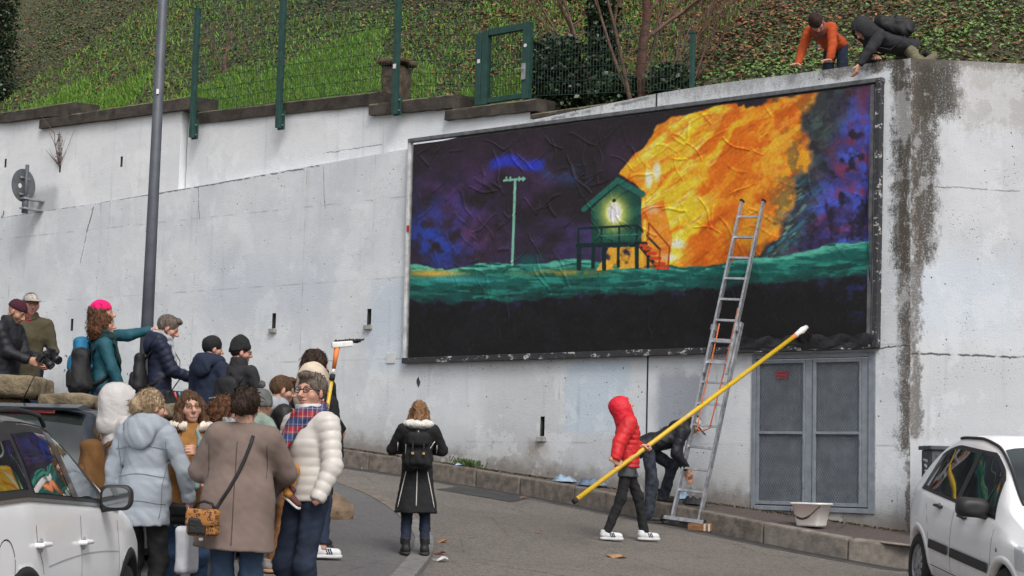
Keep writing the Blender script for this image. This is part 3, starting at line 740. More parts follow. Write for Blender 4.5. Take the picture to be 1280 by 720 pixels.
def paint(X, Y):
    """the picture, in the photograph's measures (X to the right, Y down); sRGB 0-255"""
    C = np.zeros(X.shape+(3,))
    rg_ = sst(X, 900, 960); wx = X+(12+16*rg_)*(fbm(X/(30-8*rg_), Y/(30-8*rg_), 1, 2)-.5)+(3+5*rg_)*(fbm(X/9, Y/9, 41, 2)-.5); wy = Y+(12+22*rg_)*(fbm(X/26, Y/26, 2, 2)-.5)+(3+5*rg_)*(fbm(X/9, Y/9, 42, 2)-.5)
    n1 = fbm(X/60, Y/50, 3); n2 = fbm(X/14, Y/14, 4); n3 = fbm(X/4, Y/4, 5, 3)
    def over(mask, col): C[:] = C*(1-mask[..., None])+mask[..., None]*np.asarray(col, float)
    C[:] = (36, 31, 35)
    over(sst(n1, .35, .7)*.7, (58, 42, 62))
    over(np.exp(-((X-555)/60)**2-((Y-295)/45)**2)*sst(n2, .3, .7), (42, 66, 165))
    over(np.exp(-((X-600)/70)**2-((Y-240)/30)**2)*sst(n1, .3, .6)*.85, (88, 56, 122))
    over(np.exp(-((X-600)/30)**2-((Y-292)/20)**2)*sst(n2, .35, .65)*.75, (112, 50, 60))
    over(np.exp(-((X-720)/50)**2-((Y-300)/28)**2)*sst(n1, .3, .6)*.8, (74, 62, 130))
    cl = np.exp(-(np.abs(Y-(204-.1*(X-650))-5*np.sin(X/13))/8)**4)*sst(X, 607, 622)*(1-sst(X, 674, 690))
    over(cl*.85*sst(n2, .15, .5), (44, 58, 190))
    over(np.exp(-(np.abs(Y-219-.12*(X-705))/11)**2)*sst(X, 668, 690)*(1-sst(X, 725, 748))*.65*sst(n2, .2, .6), (52, 70, 122))
    # right-hand night: blue, violet and red blotches
    R_ = sst(X+ .28*(Y-120), 1000, 1035)
    over(R_, (62, 56, 118))
    over(R_*sst(fbm(X/16, Y/22, 7), .36, .64), (68, 84, 184)); over(R_*sst(fbm(X/13, Y/11, 8), .46, .72)*.7, (124, 50, 72))
    over(R_*sst(fbm(X/13, Y/13, 9), .55, .75), (34, 32, 48)); over(R_*sst(180-Y+.4*(X-1060), 0, 70)*.6*sst(n2, .3, .6), (112, 46, 48))
    over(R_*sst(Y, 230, 290)*sst(fbm(X/18, Y/14, 10), .4, .6)*.7, (44, 34, 54))
    # fire
    fl = [(843, 148), (826, 158), (806, 184), (780, 205), (774, 218), (800, 238), (805, 280), (796, 310), (806, 338), (862, 336), (905, 328), (948, 316), (968, 296), (985, 262), (1002, 225), (1014, 190), (1012, 160), (1006, 142), (1020, 116), (1000, 112), (930, 124)]
    px_, py_ = wx, wy
    soft_r = 1.2+3.2*sst(X, 930, 985); inside = np.zeros(X.shape)
    for k in range(12): inside += inpoly(px_+soft_r*math.cos(k*2.4)*(.4+.6*(k % 3)/2), py_+soft_r*math.sin(k*2.4)*(.4+.6*(k % 3)/2), fl)
    inside /= 12
    # soften the flame edge
    fx0 = sst(X, 772, 800); 
    u_ = (X*.62+Y*.78); v_ = (X*.78-Y*.62)            # streaks run up to the right
    st1 = fbm(u_/13+2*fbm(X/40, Y/40, 11), v_/60, 12); st2 = fbm(u_/5, v_/30, 13); st3 = fbm(X/32, Y/26, 14)
    dg = sst(X+.55*(Y-200), 985, 1040)
    band = sst(X+.50*(Y-200), 935, 985)*(1-inside)*sst(1075-X-.35*(Y-150), 0, 45)
    over(band*.9, (50, 56, 56)); over(band*sst(fbm(u_/7, v_/22, 15), .5, .7)*.7, (70, 92, 84)); over(band*sst(fbm(u_/5, v_/18, 16), .52, .7)*sst(Y, 180, 250)*.8, (52, 122, 140)); tq_ = np.exp(-((X+.52*(Y-200)-990)/7)**2)*sst(Y, 185, 240)*sst(fbm(u_/5, v_/20, 71), .35, .6); over(tq_*.75, (60, 140, 150)); over(band*sst(fbm(u_/4, v_/16, 46), .6, .75)*sst(Y, 200, 260)*.8, (120, 160, 140)); over(band*sst(fbm(X/10, Y/10, 47), .55, .7)*.6, (36, 34, 44))
    fire = np.zeros(X.shape+(3,)); fire[:] = (214, 118, 24)
    def fo(m_, c): fire[:] = fire*(1-m_[..., None])+m_[..., None]*np.asarray(c, float)
    fo(sst(st1, .45, .62), (240, 154, 34)); fo(sst(st1, .56, .44)*.6, (204, 96, 18)); fo(sst(st3, .55, .68)*.7, (202, 96, 20))
    yel = sst(1-(np.abs(X-.0*Y-(838-.30*(Y-250)))/58)**2+(st1-.5)*2.4, .1, .9)
    fo(yel*.9, (250, 196, 44)); fo(yel*sst(st2, .5, .66), (255, 226, 110)); fo(sst(Y, 285, 325)*sst(880-X, 0, 45)*sst(st2, .36, .6)*.85, (255, 216, 70))
    fo(sst(X, 900, 985)*sst(st2, .5, .64)*.6, (246, 170, 70)); fo(np.exp(-((X-903)/26)**2-((Y-232)/40)**2)*.5, (200, 98, 20))
    fo(sst(X+.3*Y, 1010, 1060)*sst(n2, .42, .58)*.75, (98, 92, 60)); fo(sst(st2, .58, .78)*.45, (160, 66, 14)); fo(sst(fbm(u_/22, v_/26, 61), .52, .68)*.55, (252, 180, 50)); fo(sst(fbm(u_/16, v_/40, 62), .56, .70)*.5, (176, 76, 14))
    for (cx, cy, rx, ry) in ((817, 262, 9, 7), (812, 224, 5, 12), (822, 214, 5, 12), (836, 322, 12, 5), (848, 305, 10, 6)):
        a_ = -.7; dx = (X-cx)*math.cos(a_)-(Y-cy)*math.sin(a_)*-1; dy = -(X-cx)*math.sin(a_)*-1+(Y-cy)*math.cos(a_)
        fo(np.exp(-(((X-cx)/rx)**2+((Y-cy)/ry)**2)**1.5), (255, 250, 205))
    C[:] = C*(1-inside[..., None])+fire*inside[..., None]
    # grass band
    gt = np.interp(X, [505, 560, 640, 720, 800, 870, 930, 980, 1040, 1095], [333, 334, 330, 326, 333, 333, 326, 318, 308, 299])+3*(n2-.5)*2+2*np.sin(X/17)
    gb = np.interp(X, [505, 600, 720, 830, 930, 1000, 1095], [376, 380, 371, 366, 358, 352, 343])+10*(fbm(X/22, X*0+3, 21)-.5)+8*(n2-.5)
    g = sst(Y, gt-1.2, gt+1.2)*(1-sst(Y, gb-3, gb+3)); rel = (Y-gt)/(gb-gt)
    over(g, (22, 84, 78)); over(g*sst(fbm(X/24, Y/4, 22), .5, .66), (40, 126, 112)); over(g*sst(fbm(X/20, Y/5, 23), .52, .68)*sst(rel, .3, .6), (20, 62, 56))
    over(g*sst(.28-rel, 0, .2)*sst(fbm(X/15, Y/3, 24), .42, .6), (86, 172, 150)); over(g*sst(rel, .55, 1)*.65*sst(n2, .3, .55), (22, 40, 42))
    over(g*np.exp(-((X-542)/34)**2-((Y-342)/4.5)**2)*.95, (206, 160, 62)); over(g*np.exp(-((X-700)/50)**2-((Y-341)/4)**2)*.75*sst(n2, .3, .5), (168, 144, 58))
    over(g*np.exp(-((X-570)/45)**2-((Y-350)/4)**2)*.7, (70, 170, 176)); over(g*np.exp(-((X-660)/20)**2-((Y-320-.02*X)/8)**2)*.6, (30, 100, 96))
    over(np.exp(-((X-663)/16)**2-((Y-326)/7)**2)*sst(gt-Y, -1, 2)*.9, (24, 82, 80))
    bl = sst(Y, gb-3, gb+3); over(bl, (20, 19, 21)); over(bl*sst(n1, .5, .7)*.5, (28, 27, 30)); over(bl*np.exp(-((Y-gb)/9)**2)*sst(fbm(X/9, Y/9, 26), .55, .7)*.7, (38, 42, 84))
    over(bl*sst(X, 1030, 1070)*sst(fbm(X/14, Y/12, 27), .55, .7)*(1-sst(Y, 380, 410))*.7, (36, 44, 96))
    # telegraph pole
    tq = (122, 182, 160); k = np.maximum(1-sst(seg_d(X, Y, (645, 225), (641.5, 331)), 1.1, 2.0), 1-sst(seg_d(X, Y, (631, 226), (657, 223.5)), .9, 1.7))
    for q in (634, 639, 650, 655): k = np.maximum(k, 1-sst(seg_d(X, Y, (q, 222), (q, 226)), .8, 1.4))
    over(k*.95, tq)
    # stilt house
    pol = lambda P: inpoly(X, Y, P).astype(float)
    over(pol([(800, 262), (830, 250), (842, 300), (834, 336), (800, 336)])*.5, (196, 84, 26))
    over(pol([(747, 338), (762, 310), (806, 308), (806, 334)])*.9*sst(n2, .2, .45), (236, 172, 48))
    over(pol([(740, 262), (773, 232), (803, 248), (803, 309), (740, 309)]), (24, 66, 58)); over(pol([(740, 262), (773, 232), (803, 248), (803, 309), (740, 309)])*sst(n2, .45, .65)*.7, (34, 92, 78))
    gl = np.exp(-(((X-769)/18)**2+((Y-267)/23)**2)**1.5); over(gl*.97, (206, 208, 92)); over(np.exp(-(((X-769)/9.5)**2+((Y-266)/14)**2)**2.4), (255, 253, 236))
    over(1-sst(np.hypot(X-769, Y-251), 1.8, 3), (24, 40, 36))
    roof = np.maximum(1-sst(seg_d(X, Y, (731, 262), (773, 226)), 2.5, 4), 1-sst(seg_d(X, Y, (773, 226), (804, 243)), 3.2, 5)); over(roof, (36, 96, 84))
    over((1-sst(seg_d(X, Y, (733, 265), (773, 231)), .6, 1.4)), (18, 48, 44))
    dk = (16, 40, 38); k = np.zeros(X.shape)
    L = [((724, 286), (798, 282), 1.3), ((723, 307), (808, 305), 2.6), ((724, 286), (723, 336), 1.3), ((753, 284), (753, 306), 1.0), ((775, 283), (775, 306), 1.0), ((797, 282), (797, 305), 1.2), ((798, 283), (826, 312), 1.2),
         ((725, 308), (725, 336), 2.4), ((743, 308), (742, 334), 2.2), ((756, 308), (756, 336), 2.6), ((774, 308), (774, 333), 1.8), ((797, 306), (797, 334), 2.4), ((811, 310), (811, 334), 1.8), ((798, 304), (824, 336), 2.2)]
    for a, b, wd in L: k = np.maximum(k, 1-sst(seg_d(X, Y, a, b), wd-.4, wd+.7))
    over(k, dk); over((1-sst(seg_d(X, Y, (753, 295), (797, 293)), .4, 1.1))*.8, (70, 130, 110))
    k = np.zeros(X.shape)
    for a, b, wd in [((802, 307), (808, 307), 1.4), ((806, 311), (814, 311), 1.6), ((811, 317), (820, 317), 1.8), ((815, 323), (826, 323), 1.8), ((820, 330), (831, 330), 1.8), ((822, 335), (836, 335), 1.6)]: k = np.maximum(k, 1-sst(seg_d(X, Y, a, b), wd, wd+.8))
    over(k, (192, 66, 32)); k = np.zeros(X.shape)
    for a, b in [((812, 279), (838, 309)), ((838, 309), (836, 335)), ((812, 279), (811, 300)), ((826, 312), (825, 334))]: k = np.maximum(k, 1-sst(seg_d(X, Y, a, b), .7, 1.5))
    over(k*.9, (150, 58, 26)); over((1-sst(seg_d(X, Y, (807, 276), (807, 300)), 1.2, 2.2)), (250, 190, 60))
    over(sst(n3, .62, .85)*.10, (120, 115, 110))
    return np.clip(C, 0, 255)
NX, NZ = 720, 340
ii, jj = np.meshgrid(np.linspace(0, 1, NX), np.linspace(0, 1, NZ), indexing='ij')
cz = lambda k: (1-ii)*(1-jj)*c_bl[k]+ii*(1-jj)*c_br[k]+ii*jj*c_tr[k]+(1-ii)*jj*c_tl[k]
CS, CZ = cz(0), cz(1)
WPt = P0[None, None, :2]+CS[..., None]*D[:2]+MT*N[:2]
PX, PY = proj(np.concatenate([WPt, CZ[..., None]], -1).reshape(-1, 3)); PX = PX.reshape(CS.shape); PY = PY.reshape(CS.shape)
rgb = paint(PX, PY)
rr = np.random.default_rng(5); H = np.zeros(CS.shape)
for k in range(330):          # paste creases: short branching ridges
    cs, cz_ = rr.uniform(0, 7.7), rr.uniform(2.0, 5.1); a = rr.choice([-.9, -.6, .5, .8, 1.3]) + rr.normal(0, .3); L = rr.uniform(.12, .55); amp = rr.uniform(.003, .010)
    if cz_ < 2.9: a = 1.45+rr.normal(0, .2); amp *= .6
    if cs > 6.3: amp *= .45
    e = (cs+L*math.cos(a), cz_+L*math.sin(a)); d_ = seg_d(CS+.03*np.sin(CZ*14+k), CZ+.03*np.sin(CS*11+k), (cs, cz_), e)
    H += amp*np.exp(-(d_/rr.uniform(.008, .02))**2)
H += .006*(fbm(CS*2.2, CZ*2.2, 31)-.5)*2+.004*(fbm(CS*9, CZ*9, 32)-.5)
edge = np.minimum(np.minimum(ii, 1-ii)*40, np.minimum(jj, 1-jj)*25).clip(0, 1)
# right edge of the paper curls away from the board
H = H*edge
curl = np.exp(-((1-ii)/.006)**2)*np.exp(-((jj-.55)/.25)**2)*.05
V = np.stack([CS-curl*.6, -(MT+.02+H+curl), CZ], -1).reshape(-1, 3)
i_ = np.arange(NX-1)[:, None]*NZ+np.arange(NZ-1)[None]; q = np.stack([i_, i_+NZ, i_+NZ+1, i_+1], -1).reshape(-1, 4)
cc = rgb/255; cc = np.where(cc <= .04045, cc/12.92, ((cc+.055)/1.055)**2.4)*1.25
cc = np.minimum(cc, .85)
mt, nt, bs = new_mat('painted paper'); a = nd(nt, 'ShaderNodeVertexColor', layer_name='Col'); tc = nd(nt, 'ShaderNodeTexCoord')
n_ = noise_n(nt, tc.outputs['Object'], 22, 5, .6); lk(nt, mix_n(nt, ramp_n(nt, n_, .3, .75), a.outputs[0], mix_n(nt, .75, (0, 0, 0), a.outputs[0])), bs.inputs['Base Color'])
bs.inputs['Roughness'].default_value = .62; bs.inputs['Specular IOR Level'].default_value = .3; bump_n(nt, bs, noise_n(nt, tc.outputs['Object'], 60, 4), .25, .006)
mesh_np('painted_paper', V, q, mt, mural, True, cc.reshape(-1, 3))
# white strip of bare board at right edge
a0, b0 = on_wall(1093, 190, .05), on_wall(1095, 330, .05)
MB().add([(c_tr[0]-.02, -.075, c_tr[1]-.03), (c_tr[0]+.09, -.07, c_tr[1]-.03), (c_br[0]+.09, -.07, c_br[1]), (c_br[0]-.02, -.075, c_br[1])], [(0,1,2,3)]).build('board_edge', mat('pale board', (.5, .53, .56), .7, .35, 5), mural)
# torn black plastic hanging along the bottom right edge
P_ = []; Fq = []; n = 70
sa, sb = on_wall(925, 437, .1)[0], on_wall(1092, 430, .1)[0]; zt_ = on_wall(1000, 433, .1)[1]
for i in range(n+1):
    f = i/n; s = sa+(sb-sa)*f; wv = fbm(np.array([s*4.0]), np.array([1.0]), 41)[0]; dr = .11+.10*wv*(1 if f < .97 else .4)
    for k in range(6):
        g_ = k/5; P_.append((s+.02*math.sin(i*.9+k), -(.118+.006*math.sin(i*.45+k*1.1)+.004*math.sin(i*.23-k*.7)), zt_+.13-dr*g_*1.0+.02*math.sin(i*.5)))
for i in range(n):
    for k in range(5): Fq.append((i*6+k, i*6+6+k, i*6+7+k, i*6+1+k))
o = mesh_np('torn_sheet', P_, Fq, mat('black plastic film', (.020, .021, .024), .5, .5, 9, .5, .02, fine=14, spec=.4), mural, True)
# ---- small notice
s_, z_ = on_wall(489, 447.5)
mb = MB(); mb.box((-.085, -.012, -.08), (.085, 0, .08)); o = mb.build('notice_plate', mat('notice paper', (.62, .63, .64), .6, .08, 20), None, bevel=.003)
o.location = Vector(WP(s_, .004, z_)); o.rotation_euler = (0, 0, WROT); tag(o, 'small white square notice plate fixed to the wall left of the mural', 'notice')
# chipped hole in the paint under the notice
s_, z_ = on_wall(523, 477); mb = MB(); r_ = random.Random(2); ring = [( .035*math.cos(k*.7)*r_.uniform(.6, 1.3), -.003, .07*math.sin(k*.7)*r_.uniform(.6, 1.3)) for k in range(9)]
mb.add([(0, -.003, 0)]+ring, [(0, k+1, (k+1) % 9+1) for k in range(9)]); o = mb.build('chipped_patch', M_dark_hole, wall); o.location = (s_, -.002, z_)

# ---- double metal door
door = empty('metal_double_door', WP(DOOR[0], 0, DOOR[2]), WROT, 'grey steel double door of expanded mesh below the right end of the mural', 'door')
dw, dh = DOOR[1]-DOOR[0], DOOR[3]-DOOR[2]
M_steel = mat('blue grey steel paint', (0.21, 0.24, 0.275), .55, .16, 9, .25, .003, fine=50)
M_steel2 = mat('mesh steel', (0.27, 0.305, 0.345), .5, .35, 7, .2, .003, fine=50)
M_back = mat('door sheet', (0.255, 0.285, 0.315), .6, .16, 5, .2, .004, fine=40)
for nm, a, b in (('frame_jamb', (0, -.02, 0), (.055, .1, dh)), ('frame_jamb', (dw-.09, -.02, 0), (dw, .1, dh)), ('frame_head', (.057, -.018, dh-.06), (dw-.092, .1, dh)), ('frame_sill', (.057, -.03, 0), (dw-.092, .1, .06))):
    MB().box(a, b).build(nm, M_steel, door, bevel=.006)
def leaf(x0, x1, mirror):
    z0, z1 = .075, dh-.075; wd = x1-x0
    lf = MB().box((x0, .035, z0), (x1, .05, z1)).build('door_leaf', M_back, door)
    st_w = .035; outer_w = .10; xl, xr = (x0+outer_w*(0 if not mirror else 0), x1)
    for nm, a, b in (('leaf_stile', (x0, -.01, z0), (x0+.045, .033, z1)), ('leaf_stile', (x1-.13, -.01, z0), (x1-.10, .033, z1)), ('leaf_rail', (x0+.047, -.008, z0), (x1-.132, .033, z0+.045)), ('leaf_rail', (x0+.047, -.008, z1-.045), (x1-.132, .033, z1)), ('leaf_rail', (x0+.047, -.012, z0+(z1-z0)*.485), (x1-.132, .033, z0+(z1-z0)*.485+.035)), ('leaf_strip', (x1-.098, .0, z0), (x1, .033, z1))):
        MB().box(a, b).build(nm, M_steel, lf, bevel=.004)
    for (za, zb) in ((z0+.046, z0+(z1-z0)*.485-.001), (z0+(z1-z0)*.485+.036, z1-.046)):   # expanded metal: diamond strands
        mb = MB(); xa, xb = x0+.047, x1-.132; pw, ph = .034, .062; nx = int((xb-xa)/pw); nz = int((zb-za)/(ph/2)); pw = (xb-xa)/nx; hz = (zb-za)/nz
        for j in range(nz):
            for i in range(nx+1):
                a = xa+(i+(.5 if j % 2 else 0))*pw; 
                for dxx in (-.5, .5):
                    b = a+dxx*pw
                    if not (xa-1e-4 <= a <= xb+1e-4 and xa-1e-4 <= b <= xb+1e-4): continue
                    zA, zB = za+j*hz, za+(j+1)*hz; w_ = .0042
                    mb.add([(a-w_, .012, zA), (a+w_, .004, zA), (b+w_, .004, zB), (b-w_, .012, zB), (a, .018, zA), (b, .018, zB)], [(0,1,2,3), (4,0,3,5), (1,4,5,2)])
        mb.build('mesh_infill', M_steel2, lf)
    for zz in (.12, .42, .75, .93):
        MB().tube([(x1-.105, -.012, z0+(z1-z0)*zz), (x1-.105, -.012, z0+(z1-z0)*zz+.07)], .012, 6).build('hinge', M_steel, lf)
    return lf
l1 = leaf(.06, dw/2-.006, False); l2 = leaf(dw/2+.006, dw-.095, True)
# red stencilled sticker: rows of scrawl
s_, z_ = on_wall(977, 469); sx, sz = s_-DOOR[0], z_-DOOR[2]; mb = MB(); r_ = random.Random(4)
for row in range(3):
    x = -.085
    while x < .085:
        wd = r_.uniform(.008, .022); mb.box((sx+x, -.006, sz+.03-row*.036), (sx+x+wd, -.003, sz+.03-row*.036+r_.uniform(.018, .027))); x += wd+r_.uniform(.004, .008)
mb.build('red_sticker', mat('red print', (.40, .035, .05), .6, .3, 30), l1)

# ---- aluminium extension ladder
M_alu = mat('worn aluminium', (.50, .51, .53), .38, .25, 14, .2, .002, metal=.75, fine=90)
M_alu2 = mat('dirty aluminium', (.36, .37, .39), .5, .4, 10, .2, .002, metal=.6, fine=70)
M_rope = mat('orange rope', (.55, .14, .05), .8, .3, 60, .4, .003)
Lb = on_road(857, 660, 0.0)+np.array([0, 0, .105]); 
s0, t0 = st(Lb); ts_, tz_ = on_wall(943, 254, .16); Lt = WP(ts_, .16, tz_)
ladder = empty('extension_ladder', (Lb[0], Lb[1], road_z(Lb[0], Lb[1])), 0, 'tall aluminium extension ladder leaning on the mural, foot on the kerb', 'ladder')
LO = np.array(ladder.location); up_ = Lt-Lb; LL = np.linalg.norm(up_); up_ /= LL; wv = D-(D@up_)*up_; wv /= np.linalg.norm(wv); nv = np.cross(wv, up_); nv = nv if nv[1] < 0 else -nv
def lp(a, l, o=0.0): return Lb-LO+wv*a+up_*l+nv*o
HW, HU = .20, .165
LM = LL*.585
def rail(name, a, l0, l1, o, mt, a1=None):
    a1 = a if a1 is None else a1; MB().bar(lp(a, l0, o), lp(a1, l1, o), .028, .07, up=nv).build(name, mt, ladder, bevel=.004)
rail('rail', -HW, 0, LM, 0, M_alu); rail('rail', HW, 0, LM+.12, 0, M_alu2)
rail('upper_rail', -HU, LM*.52+.6, LL, .045, M_alu); rail('upper_rail', HU, LM*.52+.6, LL, .045, M_alu)
nr = 8
for k in range(1, 9):
    l = .18+k*.285-.1
    if l < LM: MB().bar(lp(-HW+.014, l), lp(HW-.014, l), .028, .03, up=nv).build('rung', M_alu, ladder)
k = 0
l = LM*.52+.75
while l < LL-.05:
    MB().bar(lp(-HU+.014, l, .045), lp(HU-.014, l, .045), .028, .03, up=nv).build('upper_rung', M_alu, ladder); l += .285
MB().bar(lp(-HW-.12, -.01), lp(HW+.10, -.01), .05, .075, up=nv).build('base_bar', M_alu, ladder, bevel=.006)
for a in (-HW-.13, HW+.11): MB().bar(lp(a-.02, -.012), lp(a+.02, -.012), .06, .085, up=nv).build('end_cap', mat('black rubber', (.02, .02, .02), .8), ladder)
for a in (-HU, HU): MB().bar(lp(a, LL, .045), lp(a, LL+.03, .045), .034, .076, up=nv).build('end_cap', MATS['black rubber'], ladder)
for sx in (-1, 1):
    MB().bar(lp(sx*(HU+.01), LM-.02, .02), lp(sx*(HU+.01), LM+.06, .02), .07, .11, up=nv).build('guide_bracket', M_alu2, ladder, bevel=.01)
rp = [lp(-.10, LM+.08, .05), lp(-.11, LM-.4, .03), lp(-.12, LM-1.0, .03), lp(-.10, LM-1.32, .03), lp(-.02, LM-1.36, .05), lp(.08, LM-1.30, .03), lp(.11, LM-.6, .03), lp(.13, LM+.3, .05)]
MB().tube(rp, .009, 6).build('rope', M_rope, ladder, smooth=True)
# block under the right foot
pb = on_road(878, 664)
mb = MB(); mb.box((-.17, -.07, 0), (.15, .07, .085)); o = mb.build('wooden_block', mat('split brown wood', (.27, .13, .06), .85, .4, 9, .6, .01, stretch=(1, 6, 6)), None, bevel=.008)
o.location = Vector((pb[0], pb[1], road_z(pb[0], pb[1])+.005)); o.rotation_euler = (0, 0, WROT+.12); tag(o, 'short brown block of wood in the gutter under the ladder foot', 'wood block')
for x in (.05, .11): MB().box((x, -.073, -.002), (x+.025, .073, .089)).build('pale_strap', mat('pale strap', (.55, .5, .42), .7), o)

# ---- long paste pole with a brush, and a short broom held by someone in the crowd
M_yel, nt, bs = new_mat('yellow pole enamel'); tc = nd(nt, 'ShaderNodeTexCoord'); sc_ = noise_n(nt, tc.outputs['Object'], 16, 6, .75); k_ = mix_n(nt, ramp_n(nt, sc_, .56, .62), (.62, .40, .015), (.50, .42, .26)); k_ = mix_n(nt, ramp_n(nt, noise_n(nt, tc.outputs['Object'], 5, 5, .7), .55, .75), k_, (.36, .22, .02)); lk(nt, mix_n(nt, ramp_n(nt, sc_, .36, .32), k_, (.08, .06, .03)), bs.inputs['Base Color']); bs.inputs['Roughness'].default_value = .42
M_wplas = mat('white plastic', (.72, .72, .70), .5, .1, 20)
M_orange = mat('orange plastic', (.70, .20, .05), .5, .1, 20)
M_brist = mat('dark bristles', (.03, .026, .028), .9, .5, 60, .8, .01)
A = at(717, 627, 19.35); bs_, bz = on_wall(1003, 413, .22); B = WP(bs_, .22, bz)
pole = empty('paste_brush_pole', A, 0, 'very long yellow pole with a white brush head, held slanting by the person in red', 'pole'); dv = B-A; pl = np.linalg.norm(dv); dv /= pl
MB().tube([dv*.03, dv*(pl-.22)], .0275, 12).build('shaft', M_yel, pole, True); MB().tube([(0, 0, 0), dv*.05], .031, 12).build('end_cap', MATS['black rubber'], pole, True)
MB().tube([dv*(pl*.45), dv*(pl*.45+.012)], .0285, 12).build('joint_ring', M_steel2, pole, True); MB().tube([dv*(pl*.22), dv*(pl*.22+.01)], .0285, 12).build('joint_ring', M_steel2, pole, True)
MB().tube([dv*(pl-.24), dv*(pl-.16)], [.034, .026], 10).build('ferrule', M_orange, pole, True)
MB().tube([dv*(pl-.17), dv*(pl+.0), dv*(pl+.10)], [.03, .045, .03], 10).build('brush_head', M_wplas, pole, True)
mb = MB(); r_ = random.Random(9); back = -N*1.0
side = np.cross(dv, back); side /= np.linalg.norm(side)
for k in range(140):
    q = dv*(pl-.13+.25*r_.random())+side*r_.uniform(-.04, .04); e = q+back*r_.uniform(.08, .14)+np.array([r_.uniform(-.03, .05), 0, -.07-r_.random()*.05]); mb.tube([q, e], .005, 4)
mb.build('bristles', M_brist, pole)
# ---- bucket
pb = on_pave(1014, 659); bz_ = pave_z(*st(pb))
bk = empty('bucket', (pb[0], pb[1], bz_+.01), WROT, 'white plastic bucket with a black handle on the pavement before the steel door', 'bucket')
mt, nt, bs = new_mat('translucent white plastic'); bs.inputs['Base Color'].default_value = (.72, .72, .70, 1); bs.inputs['Roughness'].default_value = .45; bs.inputs['Subsurface Weight'].default_value = .15
def rrect(w_, d_, r_, z, n=5):
    P = []
    for (cx, cy, a0) in ((w_-r_, d_-r_, 0), (-w_+r_, d_-r_, 90), (-w_+r_, -d_+r_, 180), (w_-r_, -d_+r_, 270)):
        for k in range(n): a = math.radians(a0+90*k/(n-1)); P.append((cx+r_*math.cos(a), cy+r_*math.sin(a), z))
    return P
rings = [rrect(.145, .12, .04, 0), rrect(.15, .125, .04, .02), rrect(.195, .155, .05, .255), rrect(.215, .175, .055, .258), rrect(.215, .175, .055, .278), rrect(.19, .15, .05, .278), rrect(.145, .12, .04, .02)]
mb = MB(); nn = len(rings[0])
for r_ in rings: mb.v += r_
for i in range(len(rings)-1):
    for k in range(nn): mb.f.append((i*nn+k, i*nn+(k+1) % nn, (i+1)*nn+(k+1) % nn, (i+1)*nn+k))
mb.f.append(tuple(range(nn))[::-1]); mb.f.append(tuple(6*nn+k for k in range(nn))); mb.build('bucket_body', mt, bk, True)
h_ = [(-.20, -.15, .20)]+[(-.20+.40*k/10, -.185-.02*math.sin(k*math.pi/10), .20-.13*math.sin(k*math.pi/10)*1.0+.04*k/10) for k in range(1, 10)]+[(.2, -.15, .24)]
MB().tube(h_, .007, 6).build('handle', MATS['black rubber'], bk, True); MB().tube(h_[3:8], .014, 8).build('grip', MATS['black rubber'], bk, True)

# ---- rags and litter
def rag(name, label, cat, px, py, w_, h_, col, seed, onp=True, d_=.12, dark=None):
    p = on_pave(px, py)
    if st(p)[1] < d_*1.5+.03: p = WP(on_wall(px, py-6)[0], d_*1.5+.03, 0)
    z = pave_z(*st(p))
    rg = np.random.default_rng(seed); n = 26; P = []; Fq = []
    for i in range(n):
        for j in range(n):
            u_, v_ = i/(n-1)*2-1, j/(n-1)*2-1; R_ = max(abs(u_), abs(v_)); f = math.hypot(u_, v_)+1e-6; k = R_/f
            hh = .55*h_*max(0, (1-R_**3.2))*(.55+.75*fbm(np.array([u_*2.1+seed]), np.array([v_*2.1]), seed)[0])+.01
            P.append((u_*k*w_*(1+.15*math.sin(5*math.atan2(v_, u_)+seed)), v_*k*d_*1.3*(1+.2*math.sin(3*math.atan2(v_, u_))), hh*(1+.5*math.sin(9*u_+4*v_+seed)*.35)))
    for i in range(n-1):
        for j in range(n-1): Fq.append((i*n+j, (i+1)*n+j, (i+1)*n+j+1, i*n+j+1))
    m_ = mat('rag '+name+str(seed), col, .75, .55, 7, .5, .01, fine=40)
    o = mesh_np(name, P, Fq, m_, None, True); o.location = Vector((p[0], p[1], z)); o.rotation_euler = (0, 0, WROT); tag(o, label, cat); return o
rag('crumpled_rag', 'pale blue crumpled rag on the pavement, left of the larger dark rag', 'rag', 716, 600, .17, .15, (.20, .28, .36), 3)
rag('crumpled_rag', 'larger blue and black crumpled rag on the pavement by the kerb near the red jacket', 'rag', 748, 602, .25, .16, (.09, .13, .19), 5)
rag('plastic_scrap', 'small blue plastic scrap at the foot of the wall beside weeds', 'litter', 580, 580, .06, .06, (.25, .36, .5), 7, d_=.05)
rag('black_bag', 'black bag lying on the pavement behind the ladder foot', 'bag', 868, 631, .17, .17, (.02, .021, .024), 8)
rag('denim_rag', 'light blue cloth heaped on the black bag behind the ladder', 'rag', 861, 619, .09, .17, (.24, .34, .46), 11, d_=.08)
def flat_litter(name, label, cat, px, py, pts, col, road=True, h=.012):
    p = on_road(px, py) if road else on_pave(px, py); z = road_z(p[0], p[1]) if road else pave_z(*st(p))
    n = len(pts); V = [(x, y, h*.4+.02*math.sin(x*40)) for x, y in pts]+[(x, y, h+.02*math.sin(x*40)) for x, y in pts]
    o = MB().add(V, [tuple(range(n))[::-1], tuple(range(n, 2*n))]+[(k, (k+1) % n, n+(k+1) % n, n+k) for k in range(n)]).build(name, mat(name+' '+label[:9], col, .8, .3, 20), None)
    o.location = Vector((p[0], p[1], z+.006)); tag(o, label, cat); return o
lf_ = [(-.1, 0), (-.05, .05), (.03, .045), (.11, .02), (.06, -.03), (-.03, -.045)]
def sc(k, q=1.0): return [(x*k, y*k*q) for x, y in lf_]
